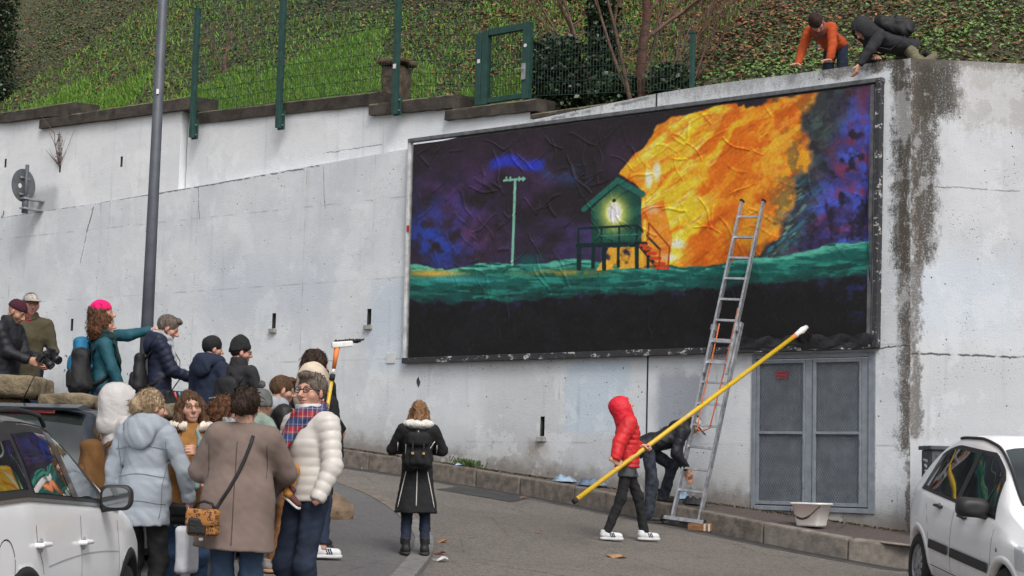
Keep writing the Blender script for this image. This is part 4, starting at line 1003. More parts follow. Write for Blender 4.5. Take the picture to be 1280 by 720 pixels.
flat_litter('dead_leaf', 'large tan dead leaf on the road below the red jacket', 'leaf', 770, 697, sc(1.15, 1.6), (.36, .20, .09))
flat_litter('dead_leaf', 'small brown dead leaf in mid road between the two women', 'leaf', 672, 667, sc(.5, 1.5), (.28, .12, .06))
flat_litter('dead_leaf', 'orange dead leaf on the road right of the black coat hem', 'leaf', 552, 678, sc(.7, 1.5), (.42, .17, .05))
flat_litter('dead_leaf', 'dark red dead leaf against the footway edge', 'leaf', 548, 693, sc(.7, 1.6), (.16, .05, .04))
flat_litter('dead_leaf', 'tan dead leaf near the kerb above mid road', 'leaf', 652, 623, sc(.6, 1.5), (.3, .17, .08))
flat_litter('paper_scrap', 'white paper scrap lying beside the edge of the footway', 'litter', 550, 702, sc(.7, 1.6), (.62, .62, .62), h=.03)
flat_litter('paper_scrap', 'white paper scrap in the gutter left of the black coat', 'litter', 456, 586, sc(1.2, 2.2), (.58, .55, .5), h=.03)
flat_litter('paper_scrap', 'crumpled orange scrap of paper on the kerb before the white hatchback', 'litter', 1071, 696, sc(.75, 1.8), (.60, .10, .05), road=True, h=.06)
# weeds at the wall foot
mb = MB(); r_ = random.Random(12)
for k in range(160):
    s = on_wall(587, 575)[0]+r_.gauss(0, .13); t = r_.uniform(.02, .12); b = WP(s, t, pave_z(s, t)); e = b+np.array([r_.uniform(-.06, .06), r_.uniform(-.05, .03), r_.uniform(.04, .12)]); w_ = np.array([.008, .004, 0])
    mb.add([b-w_*.4, b+w_*.4, e+w_, e-w_], [(0,1,2,3)])
o = mb.build('weed_tuft', mat('weed green', (.06, .10, .025), .7, .5, 10), None, origin=WP(on_wall(587, 575)[0], .06, pave_z(.8, .06))); o.location = Vector(WP(on_wall(587, 575)[0], .06, pave_z(.8, .06))); tag(o, 'little green weeds growing at the wall foot above the black coat', 'weeds', kind='stuff')
P_, Fq, Cq = [], [], []
rg = np.random.default_rng(17)
n = 5200; s = rg.uniform(-3, 8.2, n); t = np.abs(rg.normal(0, .09, n))+.012; keep = (s < DOOR[0]) | (s > DOOR[0]-1); k = .006+.014*rg.random(n)
base = P0[None, :2]+np.outer(s, D[:2])+np.outer(t, N[:2]); z = .2904-.0979*s-.03*t+.008; a = rg.uniform(0, 6.28, n)
B = np.column_stack([base, z]); e1 = np.column_stack([np.cos(a), np.sin(a), rg.normal(0, .3, n)])*k[:, None]; e2 = np.column_stack([-np.sin(a), np.cos(a), rg.normal(0, .3, n)])*k[:, None]*.7
V = np.stack([B-e1, B+e2, B+e1, B-e2], 1).reshape(-1, 3); i = np.arange(n)[:, None]*4; q = i+np.array([[0, 1, 2, 3]])
ct = np.array([[.12, .07, .035], [.06, .04, .025], [.20, .14, .07], [.05, .055, .02]])[rg.integers(0, 4, n)]
o = mesh_np('leaf_debris', V, q, col_mat('foliage colours', .75, 0), None, False, np.repeat(ct, 4, 0)); tag(o, 'brown leaf crumbs and grit along the foot of the wall', 'debris', kind='stuff')
# ================================================================ FENCE, TREES, LAMP, SIGN, STONE WALL
M_green = mat('dark green fence paint', (.018, .060, .050), .5, .25, 10, .15, .002, fine=60)
M_bolt = mat('zinc', (.40, .41, .42), .45, .2, 20, .1, .002, metal=.6)
M_galv = mat('galvanised grey', (.075, .085, .105), .5, .18, 6, .15, .002, fine=60)
M_white_tag = mat('white tag', (.7, .7, .7), .6, .05, 10)
def post(px0, py0, px1, py1, t, label, wd=.085, foot=True, tagat=None):
    s0, z0 = on_wall(px1, py1, t); s1, z1 = on_wall(px0, py0, t)
    o = empty('fence_post', WP(s0, t, z0), WROT, label, 'fence post', 'green fence posts'); h = z1-z0
    MB().box((-wd/2, -wd/2, 0), (wd/2, wd/2, h)).build('post_shaft', M_green, o, bevel=.006)
    MB().box((-wd/2-.006, -wd/2-.006, h), (wd/2+.006, wd/2+.006, h+.03)).build('post_cap', M_green, o, bevel=.004)
    if foot:
        MB().box((-wd/2-.03, wd/2+.001, -.02), (wd/2+.03, wd/2+.035, .30)).build('wall_bracket', M_green, o, bevel=.004)
        for z in (.05, .22): MB().tube([(wd/2+.015, wd/2, z), (wd/2+.015, wd/2-.02, z)], .014, 6).build('bolt', M_bolt, o)
    if tagat: MB().box((-.03, -wd/2-.004, h*tagat), (.03, -wd/2-.001, h*tagat+.07)).build('white_label', M_white_tag, o)
    return s0, z0, z1
TF = TB+.20
F1 = post(247.5, 12, 240, 172, TF, 'left end green fence post, bolted to the wall where the coping steps')
F2 = post(354.5, -14, 348, 160, TF, 'tall green fence post bolted to the white wall midway between two others')
F3 = post(497.5, -26, 493.5, 142, TF, 'tall green fence post with a white tag, bolted to the stepped coping', tagat=.33)
F4 = post(866, 42, 865, 110, -.25, 'short thin green fence post standing among twigs behind the wall, right of the shrub', wd=.06, foot=False)
M_wire = mat('dark green wire', (.014, .040, .032), .6, .2, 10, 0)
def mesh_fence(sa, sb, za, zb, h, t, label, r=.0030):
    o = empty('mesh_fence', WP(sa, t, za), WROT, label, 'wire fence', 'wire mesh fence panels'); L = sb-sa
    mb = MB(); n = int(L/.055)
    for i in range(n+1):
        x = L*i/n; z = (zb-za)*i/n; mb.tube([(x, 0, z), (x, 0, z+h)], r, 3, False)
    mb.build('upright_wires', M_wire, o)
    mb = MB(); k = 0
    while k < h:
        mb.bar((0, -.004, k), (L, -.004, zb-za+k), .007, .007); k += .2
    mb.build('cross_wires', M_wire, o); return o
GT = -.25
gs0, gz0 = on_wall(603, 124, GT); gs1, gz1 = on_wall(661, 120, GT)
mesh_fence(F1[0], F2[0], on_wall(246, 142, TF)[1], on_wall(348, 127, TF)[1], 2.0, TF-.02, 'green wire mesh fence between the two leftmost posts')
mesh_fence(F2[0], F3[0], on_wall(348, 127, TF)[1], on_wall(494, 110, TF)[1], 2.0, TF-.02, 'green wire mesh fence between the middle posts over the dark coping')
mesh_fence(F3[0], gs0-.1, on_wall(494, 118, TF)[1], gz0, 1.9, GT, 'green wire mesh fence between the tagged post and the gate')
mesh_fence(gs1+.08, F4[0], gz1, F4[1], 1.0, GT-.05, 'low wire mesh fence hidden among ivy right of the gate')
gate = empty('garden_gate', WP(gs0, GT, gz0-.1), WROT, 'dark green metal gate with a silver handle on top of the wall', 'gate')
gw, gh = gs1-gs0, on_wall(603, 42, GT)[1]-gz0+.1
MB().box((-.11, -.06, 0), (-.005, .06, gh)).build('gate_post', M_green, gate, bevel=.008)
MB().box((.0, -.055, .0), (.11, .055, gh+.02)).build('gate_post', M_green, gate, bevel=.008)
MB().box((gw-.11, -.05, 0), (gw+.02, .05, gh+.05)).build('gate_stile', M_green, gate, bevel=.006)
MB().box((.112, -.04, gh-.06), (gw-.112, .04, gh+.045)).build('gate_rail', M_green, gate, bevel=.006)
MB().box((.112, -.035, .02), (gw-.112, .035, .10)).build('gate_rail', M_green, gate, bevel=.006)
mb = MB()
for i in range(13): x = .13+(gw-.26)*i/12; mb.tube([(x, 0, .1), (x, 0, gh-.06)], .004, 4, False)
for i in range(7): z = .1+(gh-.16)*i/6; mb.bar((.112, .005, z), (gw-.112, .005, z), .008, .008)
mb.build('gate_mesh', M_wire, gate)
lk_ = MB().box((gw-.10, -.07, gh*.26), (gw-.03, -.051, gh*.48)).build('lock_plate', M_bolt, gate, bevel=.004)
MB().tube([(gw-.065, -.07, gh*.40), (gw-.065, -.11, gh*.40), (gw-.20, -.11, gh*.40)], .012, 6).build('handle', M_bolt, lk_)
MB().box((-.07, -.064, gh*.58), (-.02, -.061, gh*.58+.06)).build('white_label', M_white_tag, gate)
MB().tube([(gw-.05, -.051, gh*.72), (gw-.05, -.058, gh*.72)], .028, 10).build('round_label', M_white_tag, gate)
# white fence, top right
ps = at(1274, 62, 24.5); wf_ = empty('white_mesh_fence', ps, math.radians(7), 'white welded wire fence panel at the top right edge of the bank', 'fence')
M_whitef = mat('white fence paint', (.72, .73, .74), .5, .1, 10, 0)
for i in range(9): MB().box((i*.11-.07, -.012, 0), (i*.11-.045, .012, 1.1)).build('upright', M_whitef, wf_)
for i in range(6): MB().box((-.07, -.017, .0+i*.21), (.85, -.0125, .02+i*.21)).build('cross_rail', M_whitef, wf_)
# old stone gatepost behind the fence
u0 = 1.15; s_, z_ = on_wall(495, 119, -u0)
sp = empty('stone_pillar', WP(s_, -u0, float(bank_z(s_, u0))-.05), WROT+.2, 'stubby old brown stone pillar with a mossy cap behind the tagged fence post', 'pillar')
M_oldst = mat('old brown stone', (.085, .062, .045), .95, .5, 6, .8, .02, fine=30)
top_z = on_wall(495, 77, -u0)[1]-sp.location[2]
V, Fq = soft(lambda P: rbox(P, (0, 0, top_z*.5-.1), (.19, .19, top_z*.5+.0), .04)+wob(P, 9, .012)+wob(P, 30, .005), (-.3, -.3, -.25), (.3, .3, top_z+.1), .025); mesh_np('pillar_shaft', V, Fq, M_oldst, sp, True)
V, Fq = soft(lambda P: rbox(P, (0, 0, top_z-.03), (.26, .26, .05), .03)+wob(P, 11, .015)+wob(P, 33, .006), (-.35, -.35, top_z-.15), (.35, .35, top_z+.1), .022); mesh_np('pillar_cap', V, Fq, mat('mossy brown cap', (.11, .075, .04), .95, .5, 9, .8, .02, fine=40), sp, True)

# ---- trees and shrubs on the bank
M_bark = mat('reddish bark', (.105, .052, .038), .95, .4, 9, .8, .02, fine=30)
M_bark2 = mat('grey twig bark', (.14, .085, .062), .95, .4, 9, .6, .01, fine=40)
def branchy(mb, p, d_, L, r, rg, depth, spread=.5, curve=.25, n=5):
    pts = [p]; q = p.copy(); dd = d_/np.linalg.norm(d_)
    for i in range(n):
        dd = dd+rg.normal(0, curve/n**.5*.5, 3)+np.array([0, 0, .03]); dd /= np.linalg.norm(dd); q = q+dd*L/n; pts.append(q)
    mb.tube(pts, [r*(1-.62*i/n) for i in range(n+1)], 6 if depth > 1 else 4, False)
    if depth <= 0: return
    for k in range(rg.integers(2, 5)):
        i = rg.integers(2, n+1); a = rg.normal(0, 1, 3); a -= dd*(a@dd); a /= np.linalg.norm(a)+1e-6
        nd_ = dd*math.cos(spread)+a*math.sin(spread)*rg.uniform(.6, 1.3); nd_[2] = abs(nd_[2])*.8+.15
        branchy(mb, pts[i], nd_, L*rg.uniform(.45, .75), r*.5, rg, depth-1, spread, curve, n)
def leafcloud(n, cf, rg, size, col0, col1):
    P = cf(rg, n); n = len(P); a = rg.normal(0, 1, (n, 3)); a[:, 2] = np.abs(a[:, 2])+.5; a[:, 1] -= .7; a /= np.linalg.norm(a, axis=1)[:, None]
    t = np.cross(a, rg.normal(0, 1, (n, 3))); t /= np.linalg.norm(t, axis=1)[:, None]; b = np.cross(a, t); k = rg.uniform(*size, n)[:, None]
    V = np.stack([P-t*k, P-b*k*.75+a*k*.15, P+t*k*1.1, P+b*k*.75+a*k*.15], 1).reshape(-1, 3); i = np.arange(n)[:, None]*4
    q = np.concatenate([i+np.array([[0, 1, 2]]), i+np.array([[0, 2, 3]])]); f = rg.random((n, 1))**1.5
    c = (np.array(col0)*(1-f)+np.array(col1)*f)*rg.uniform(.7, 1.25, (n, 1)); return V, q, np.repeat(c, 4, 0)
def bank_pt(px, py, u): s, z = on_wall(px, py, -u); return np.array(WP(s, -u, float(bank_z(s, u))))
rg = np.random.default_rng(21)
def tree(name, px, py, u, stems, label, mt, cat, depth=3, group=None):
    b = bank_pt(px, py, u); o = empty(name, b-np.array([0, 0, .1]), 0, label, cat, group)
    first = True
    mb = MB(); tr = MB()
    for (dx, dz, L, r) in stems:
        st_ = np.array([rg.normal(0, .06), rg.normal(0, .06), 0]); d_ = np.array([dx, rg.normal(0, .12), dz])
        if first:
            pts = [st_+d_*L*k/6/np.linalg.norm(d_)+np.array([.03*math.sin(k*2), 0, 0]) for k in range(7)]; tr.tube(pts, [r*(1-.07*k) for k in range(7)], 9, False)
            for k in range(3, 7): branchy(mb, pts[k], np.array([rg.normal(0, .8), rg.normal(0, .4), 1.0]), L*.55, r*.4, rg, depth-1)
            first = False
        else: branchy(mb, st_, d_, L, r, rg, depth-1, .4, .2)
    tr.build('trunk', mt, o, True); mb.build('branches', M_bark2, o, True); return o
tree('bare_tree', 799, 122, .75, [(.02, 1, 2.2, .085), (-.55, 1, 2.0, .035), (-.2, 1, 2.2, .035), (.25, 1, 2.0, .04), (.5, 1, 1.8, .03)], 'leafless tree with a reddish trunk rising just behind the wall above the mural', M_bark, 'tree', 4)
tree('bare_shrub', 845, 108, 1.0, [(.35, 1, 1.7, .032), (.6, 1, 1.5, .022), (.1, 1, 1.7, .022), (.45, 1, 1.8, .025), (-.25, 1, 1.5, .02), (.75, 1, 1.3, .018)], 'thin bare multi-stemmed shrub leaning right beside the short green post', M_bark2, 'shrub', 4)
tree('bare_shrub', 735, 115, 1.9, [(-.35, 1, 1.8, .045), (-.6, 1, 1.8, .03), (.15, 1, 1.8, .03), (-.2, 1, 1.9, .03), (.4, 1, 1.5, .02)], 'bare leaning shrub with a russet stem left of the ivy column', M_bark, 'shrub', 4)
tree('bare_shrub', 285, 20, 4.2, [(.1, 1, .9, .04), (-.3, 1, .8, .02), (.5, 1, .8, .02), (.8, 1, .7, .015), (-.6, 1, .6, .015)], 'tangle of thin bare stems high on the bank above the left fence post', M_bark2, 'shrub', 3)
def ivy(name, px0, px1, pyt, pyb, u, n, label, cat, col0=(.010, .022, .010), col1=(.05, .085, .035)):
    b = bank_pt((px0+px1)/2, pyb, u); s0, zt0 = on_wall(px0, pyt, -u); s1, _ = on_wall(px1, pyt, -u); hh = zt0-b[2]; hw = abs(s1-s0)/2
    o = empty(name, b, WROT, label, cat)
    def cf(r, n_):
        P = r.uniform(-1, 1, (n_*3, 3)); f = fbm(P[:, 0]*2.2+5, P[:, 2]*2.6+3, 51); k = (np.abs(P[:, 0])**2.4+np.abs(P[:, 1])**2.4+np.maximum(P[:, 2], -.6)**4) < (.55+.75*f); P = P[k][:n_]
        sh = .35+.65*r.random((len(P), 1))**.35; P = P*np.array([hw, .38, hh/2])*np.concatenate([sh, sh, np.ones_like(sh)], 1); P[:, 2] += hh/2; return P
    V, q, c = leafcloud(n, cf, rg, (.022, .055), col0, col1)
    mesh_np('foliage', V, q, col_mat('glossy leaf colours', .42, 0), o, False, c)
    mb = MB()
    for k in range(5): mb.tube([(rg.normal(0, hw*.25), .05, 0), (rg.normal(0, hw*.3), .05, hh*.5), (rg.normal(0, hw*.35), .02, hh*.92)], [.03, .022, .012], 6, False)
    mb.build('stem', M_bark, o, True); return o
ivy('ivy_bush', 664, 728, 48, 130, .8, 6500, 'dense dark glossy ivy bush growing right beside the green gate', 'bush')
ivy('ivy_column', 738, 766, -30, 126, 1.0, 4200, 'tall narrow tree trunk wrapped in dark ivy between the gate bush and bare tree', 'ivy')
ivy('ivy_clump', 812, 866, 84, 112, .9, 2200, 'low ragged dark ivy clump at the foot of the bare shrubs', 'ivy', col1=(.06, .11, .04))
ivy('ivy_clump', 742, 800, 95, 126, .85, 2200, 'low dark ivy clump in front of the ivy wrapped trunk', 'ivy', col1=(.06, .11, .04))
ivy('evergreen_bush', -30, 22, -40, 30, 4.6, 7000, 'dark evergreen bush at the top left corner of the bank', 'bush')
# bright weeds to the right of the post
# dry plant growing out of a drain slot
s_, z_ = on_wall(75, 208, TA); dp = empty('dry_plant', WP(s_, TA, z_), WROT, 'withered brown plant sprouting from a drain slot in the upper wall at left', 'plant')
mb = MB(); r3 = np.random.default_rng(8)
branchy(mb, np.array([0, -.02, 0.]), np.array([-.02, -.08, 1.]), .62, .014, r3, 1, .5, .2)
for (dx, L) in ((-.9, .5), (.75, .75), (.45, .55), (-.5, .4), (-1.6, .45)): branchy(mb, np.array([0, -.02, .02]), np.array([dx, -.1, .8]), L, .007, r3, 0, .4, .25)
mb.build('stems', mat('dry stem', (.16, .10, .075), .9, .4, 20, 0), dp)
V, q, c = leafcloud(170, lambda r, n: np.column_stack([r.normal(0, .035, n), r.normal(-.03, .02, n), r.uniform(.0, .6, n)]), r3, (.008, .022), (.08, .045, .03), (.2, .12, .08)); mesh_np('dead_leaves', V, q, col_mat('foliage colours'), dp, False, c)

# ---- lamp post
lb = at(180, 490, 21.0); lz = road_z(lb[0], lb[1])+RZ
lt = at(203, 0, 21.0)
lamp = empty('lamp_post', (lb[0], lb[1], lz), 0, 'tall plain grey steel lamp post rising past the top of the picture', 'lamp post')
h = lt[2]-lz
MB().tube([(0, 0, 0), (0, 0, h*.5), (0, 0, h+2.5)], [.085, .068, .048], 16).build('shaft', M_galv, lamp, True)
MB().box((-.2, -.2, 0), (.2, .2, .03)).build('base_plate', M_galv, lamp, bevel=.01)
MB().tube([(0, 0, h+2.5), (.15, -.3, h+2.9), (.3, -1.0, h+3.05)], [.045, .04, .035], 10).build('arm', M_galv, lamp, True)
MB().box((.2, -1.6, h+3.0), (.45, -.9, h+3.12)).build('lantern', M_galv, lamp, bevel=.03)
MB().box((-.012, -.075, h*.80), (.02, -.06, h*.80+.06)).build('white_label', M_white_tag, lamp)
# ---- round sign seen from behind
s_, z_ = on_wall(31, 263, .36); z1_ = on_wall(34, 206, .36)[1]
sg = empty('round_road_sign', WP(s_, .36, z_), WROT, 'small round road sign seen from behind on a short bracketed pipe', 'road sign')
hh = z1_-z_; zc_ = hh*.55
M_sign = mat('sign back aluminium', (.13, .14, .15), .45, .2, 5, .1, .002, metal=.3)
MB().tube([(0, 0, 0), (0, 0, hh)], .035, 10).build('pipe', M_bolt if False else M_galv, sg, True)
MB().tube([(0, 0, -.05), (0, 0, .26)], .06, 10).build('pipe_sleeve', M_galv, sg, True)
for z in (.02, .2): MB().box((-.075, -.075, z), (.075, .37, z+.035)).build('clamp', M_bolt, sg, bevel=.006)
ca, sa_ = math.cos(math.radians(8)), math.sin(math.radians(8))
nvv = np.array([math.sin(math.radians(-20)), math.cos(math.radians(-20)), 0]); 
cN = np.array([.03, .055, zc_]); 
# disc axis in the sign's own frame
vd = -ray(33, 230); vd[2] = 0; vd /= np.linalg.norm(vd); ang = math.radians(47)
axw = np.array([vd[0]*math.cos(ang)-vd[1]*math.sin(ang), vd[0]*math.sin(ang)+vd[1]*math.cos(ang), 0]); axl = np.array([axw@D, -(axw@N), 0])
c0 = np.array([0, 0, zc_])-axl*.06
MB().tube([c0, c0-axl*.012], .31, 36).build('disc', M_sign, sg, False, bevel=.004)
for z in (.14, -.17): 
    tl = np.cross(axl, (0, 0, 1)); MB().bar(c0+axl*.02+tl*.12+np.array([0, 0, z]), c0+axl*.02-tl*.12+np.array([0, 0, z]), .02, .035).build('clamp', M_bolt, sg, bevel=.004)
tl = np.cross(axl, (0, 0, 1)); q = c0+axl*.003+tl*.10+np.array([0, 0, -.02]); MB().tube([q, q+axl*.002], .045, 14).build('sticker', M_white_tag, sg)

# ---- terrace and stone parapet on the left, behind the parked cars
def terr_z(x): return float(np.interp(x, [-9, -5.5, -3.4, -2.2, -1.5], [.35, .02, -.22, -.42, -.55]))
V, Fc = [], []
xs = np.linspace(-12, -2.3, 22); ys = np.linspace(15.9, 20.8, 8)
for x in xs:
    for y in ys: V.append((x, y, terr_z(x)+.02*(y-17)))
for i in range(len(xs)-1):
    for j in range(7): Fc.append((i*8+j, i*8+8+j, i*8+9+j, i*8+1+j))
k = len(V)                                   # its right-hand face and back step down to the road
for j in range(8): q = V[(len(xs)-1)*8+j]; V += [(q[0], q[1], q[2]), (q[0], q[1], road_z(q[0], q[1])-.1)]
for j in range(7): Fc.append((k+2*j, k+2*j+1, k+2*j+3, k+2*j+2))
k = len(V)
for i in range(len(xs)): q = V[i*8+7]; V += [(q[0], q[1], q[2]), (q[0], q[1]+.01, road_z(q[0], q[1])-.1)]
for i in range(len(xs)-1): Fc.append((k+2*i, k+2*i+2, k+2*i+3, k+2*i+1))
sheet_pts('terrace', V, Fc, M_fine)
M_st = mat('brown rubble stone', (.16, .115, .075), .95, .5, 5, .9, .02, fine=26)
M_st2 = mat('mossy capstone', (.17, .135, .085), .95, .5, 6, .9, .02, fine=30)
PY_ = 15.7
pw_ = empty('stone_parapet', (-3.9, PY_, road_z(-3.9, PY_)), 0, 'low old brown stone parapet wall behind the parked cars, with rounded capstones', 'wall')
pb_ = np.array(pw_.location)
rs = random.Random(31); rn = 0
def stone(x0, x1, z0, z1, y0, y1, mt, name, sd):
    cx, cz_, cy = (x0+x1)/2, (z0+z1)/2, (y0+y1)/2
    V, Fq = soft(lambda P: rbox(P, (0, 0, 0), ((x1-x0)/2, (y1-y0)/2, (z1-z0)/2), min(.03, (z1-z0)*.2))+wob(P, 8, .008, sd)+wob(P, 25, .005, sd)+wob(P, 60, .003, sd), (-(x1-x0)/2-.05, -(y1-y0)/2-.05, -(z1-z0)/2-.05), ((x1-x0)/2+.05, (y1-y0)/2+.05, (z1-z0)/2+.05), .028)
    return mesh_np(name, V, Fq, mt, pw_, True, None, np.array([cx, cy, cz_])-pb_)
x = -5.6
ztop = lambda x: float(np.interp(x, [-5.6, -4.55, -4.5, -3.6, -2.6, -2.2], [.80, .80, .67, .63, .53, .50]))
zt1 = at(52, 492, PY_)[2]; zt2 = at(110, 494, PY_)[2]; zt3 = at(225, 508, PY_)[2]
xa_, xb_ = at(-40, 480, PY_)[0], at(54, 480, PY_)[0]
stone(xa_, xb_, at(20, 498, PY_)[2], at(20, 471, PY_)[2], PY_-.35, PY_+.4, M_st2, 'capstone', 1.0)
x = xb_+.01; i = 0
while x < -2.3:
    L = rs.uniform(.5, .75); zz = float(np.interp(x+L/2, [xb_, at(130, 494, PY_)[0], at(260, 512, PY_)[0]], [zt1, zt2, zt3])); stone(x, x+L-.012, zz-.13, zz, PY_-.22, PY_+.25, M_st2, 'capstone', i*1.7)
    zr_ = zz-.14; row = 0
    x += L; i += 1
for row in range(6):
    x = xa_+rs.uniform(-.3, 0)
    while x < -2.35:
        L = rs.uniform(.28, .55); zz = float(np.interp(x+L/2, [xb_, at(130, 494, PY_)[0], at(260, 512, PY_)[0]], [zt1, zt2, zt3]))-.145-row*.17
        if x+L/2 < xb_: zz = at(20, 499, PY_)[2]-row*.17
        stone(x, x+L-.008, zz-.163, zz, PY_-.16, PY_+.2, M_st, 'stone', rs.random()*20); x += L
zz0 = road_z(-3.9, PY_)-.1; mb = MB(); mb.hexa([(xa_, PY_-.10, zz0), (-2.4, PY_-.10, zz0), (-2.4, PY_+.15, zz0), (xa_, PY_+.15, zz0), (xa_, PY_-.10, zt2-.1), (-2.4, PY_-.10, zt3-.1), (-2.4, PY_+.15, zt3-.1), (xa_, PY_+.15, zt2-.1)]); mb.build('mortar_core', mat('lime mortar', (.14, .12, .10), .95, .4, 8, .6, .01), pw_, origin=pb_)
# low dark stone on the footway
q = on_road(402, 652); rk_ = MB(); V, Fq = soft(lambda P: ell(P, (0, 0, .05), (.34, .28, .22))+wob(P, 9, .03)+wob(P, 28, .01), (-.5, -.45, -.2), (.5, .45, .4), .03)
o = mesh_np('kerb_boulder', V, Fq, M_st, None, True); o.location = Vector((q[0], q[1], road_z(q[0], q[1])+RZ)); tag(o, 'low rounded brown stone on the footway behind the legs of the crowd', 'stone')
# utility cabinet behind the white hatchback
q = at(1162, 600, 20.7); cz0 = pave_z(st(q)[0], 0); ztop_ = at(1165, 557, 20.7)[2]
cab = empty('utility_cabinet', (q[0]+.33, q[1]+.2, cz0), E_ANG, 'dark grey graffiti covered utility cabinet behind the white hatchback', 'cabinet')
hh = ztop_-cz0; M_cab = mat('cabinet grey', (.06, .07, .085), .6, .3, 6, .2, .003)
MB().box((-.33, -.17, .0), (.33, .17, hh-.05)).build('cabinet_body', M_cab, cab, bevel=.01); MB().box((-.36, -.2, hh-.048), (.36, .2, hh)).build('cabinet_roof', M_cab, cab, bevel=.01)
MB().box((-.28, -.185, .12), (.28, -.172, hh-.1)).build('cabinet_door', M_cab, cab, bevel=.006)
M_graf = mat('white spray paint', (.60, .62, .64), .7, .2, 12, 0); mb = MB(); r_ = random.Random(5)
for k in range(16):
    x, z = r_.uniform(-.26, .2), r_.uniform(hh*.45, hh-.16); p = [(x, -.189, z)]
    for j in range(3): p.append((p[-1][0]+r_.uniform(-.06, .07), -.189, p[-1][2]+r_.uniform(-.07, .07)))
    mb.tube(p, .011, 4)
for k in range(7): z = hh*.45+k*.07; mb.tube([(-.334, r_.uniform(-.12, 0), z), (-.334, r_.uniform(0, .12), z+r_.uniform(-.05, .05))], .016, 4)
o = mb.build('graffiti', M_graf, cab); o['kind'] = 'stuff'
# ================================================================ PEOPLE
def rotm(yaw=0, pitch=0, roll=0):     # columns: right, forward, up; pitch > 0 looks up, yaw > 0 turns left
    y, p, r = (math.radians(a) for a in (yaw, pitch, roll))
    Rz = np.array([[math.cos(y), -math.sin(y), 0], [math.sin(y), math.cos(y), 0], [0, 0, 1]])
    Rx = np.array([[1, 0, 0], [0, math.cos(p), -math.sin(p)], [0, math.sin(p), math.cos(p)]])
    Ry = np.array([[math.cos(r), 0, math.sin(r)], [0, 1, 0], [-math.sin(r), 0, math.cos(r)]])
    return Rz@Rx@Ry
def ik(S, T, a, b, pole):
    S, T, pole = (np.asarray(v, float) for v in (S, T, pole)); d = T-S; L = np.linalg.norm(d); L2 = min(max(L, abs(a-b)+.01), (a+b)*.995); d = d/(L+1e-9)
    T = S+d*L2; x = (a*a-b*b+L2*L2)/(2*L2); h = math.sqrt(max(a*a-x*x, 0)); p = pole-d*(pole@d); p /= np.linalg.norm(p)+1e-9
    return S+d*x+p*h, T
SKIN = dict(fair=(.52, .30, .215), pink=(.56, .30, .22), tan=(.42, .235, .16))
def cloth(name, col, rough=.85, var=.14, bump=.35, fine=260, scale=9, wr=.20): return mat(name, col, rough, var, scale, bump, .0025, fine=fine, spec=.3, wrinkle=wr)
def hand_mesh(W, fdir, nrm, side, curl, h=.0055):
    """five-fingered hand; W wrist, fdir towards the fingers, nrm out of the back of the hand; side +1 right hand"""
    y = np.asarray(fdir, float); y /= np.linalg.norm(y); z = np.asarray(nrm, float); z = z-y*(z@y); z /= np.linalg.norm(z); x = np.cross(y, z)
    tx = -side                                       # thumb side of the frame
    cs = curl if isinstance(curl, (list, tuple)) else [curl]*4
    F_ = []
    for i in range(4):
        L = np.array([.040, .026, .021])*(.95, 1.08, 1.0, .80)[i]; p = np.array([tx*(.030, .010, -.010, -.029)[i], (.088, .093, .090, .083)[i], 0.]); a = 0; c = cs[i]
        for j in range(3):
            a += math.radians(c*(.75, 1.0, .6)[j]); q = p+np.array([tx*.04*(1.5-i)*L[j]*.4, math.cos(a)*L[j], -math.sin(a)*L[j]]); F_.append((p, q, (.0092, .0085, .0078)[j], (.0085, .0078, .0068)[j])); p = q
    tb = np.array([tx*.030, .022, -.004]); c = sum(cs)/4; k = min(c/80, 1); t1 = tb+np.array([tx*(.034-.022*k), .030, -.012-.018*k]); t2 = t1+np.array([tx*(.012-.030*k), .027, -.008-.010*k])
    T_ = [(tb, t1, .0125, .0105), (t1, t2, .0105, .008)]
    def f(P):
        d = rbox(P, (0, .048, 0), (.041, .047, .0145), .013)
        d = smin(d, cap(P, (0, -.06, 0), (0, .02, 0), .027, .03, (0, 0, 1), .75), .02)
        e = None
        for a, b, r1, r2 in F_:
            g = cap(P, a, b, r1, r2); e = g if e is None else np.minimum(e, g)
        d = smin(d, e, .010)
        for a, b, r1, r2 in T_: d = smin(d, cap(P, a, b, r1, r2), .012)
        return d
    V, Fq = soft(f, (-.075, -.075, -.10), (.075, .20, .04), h)
    return np.asarray(W)+np.outer(V[:, 0], x)+np.outer(V[:, 1], y)+np.outer(V[:, 2], z), Fq
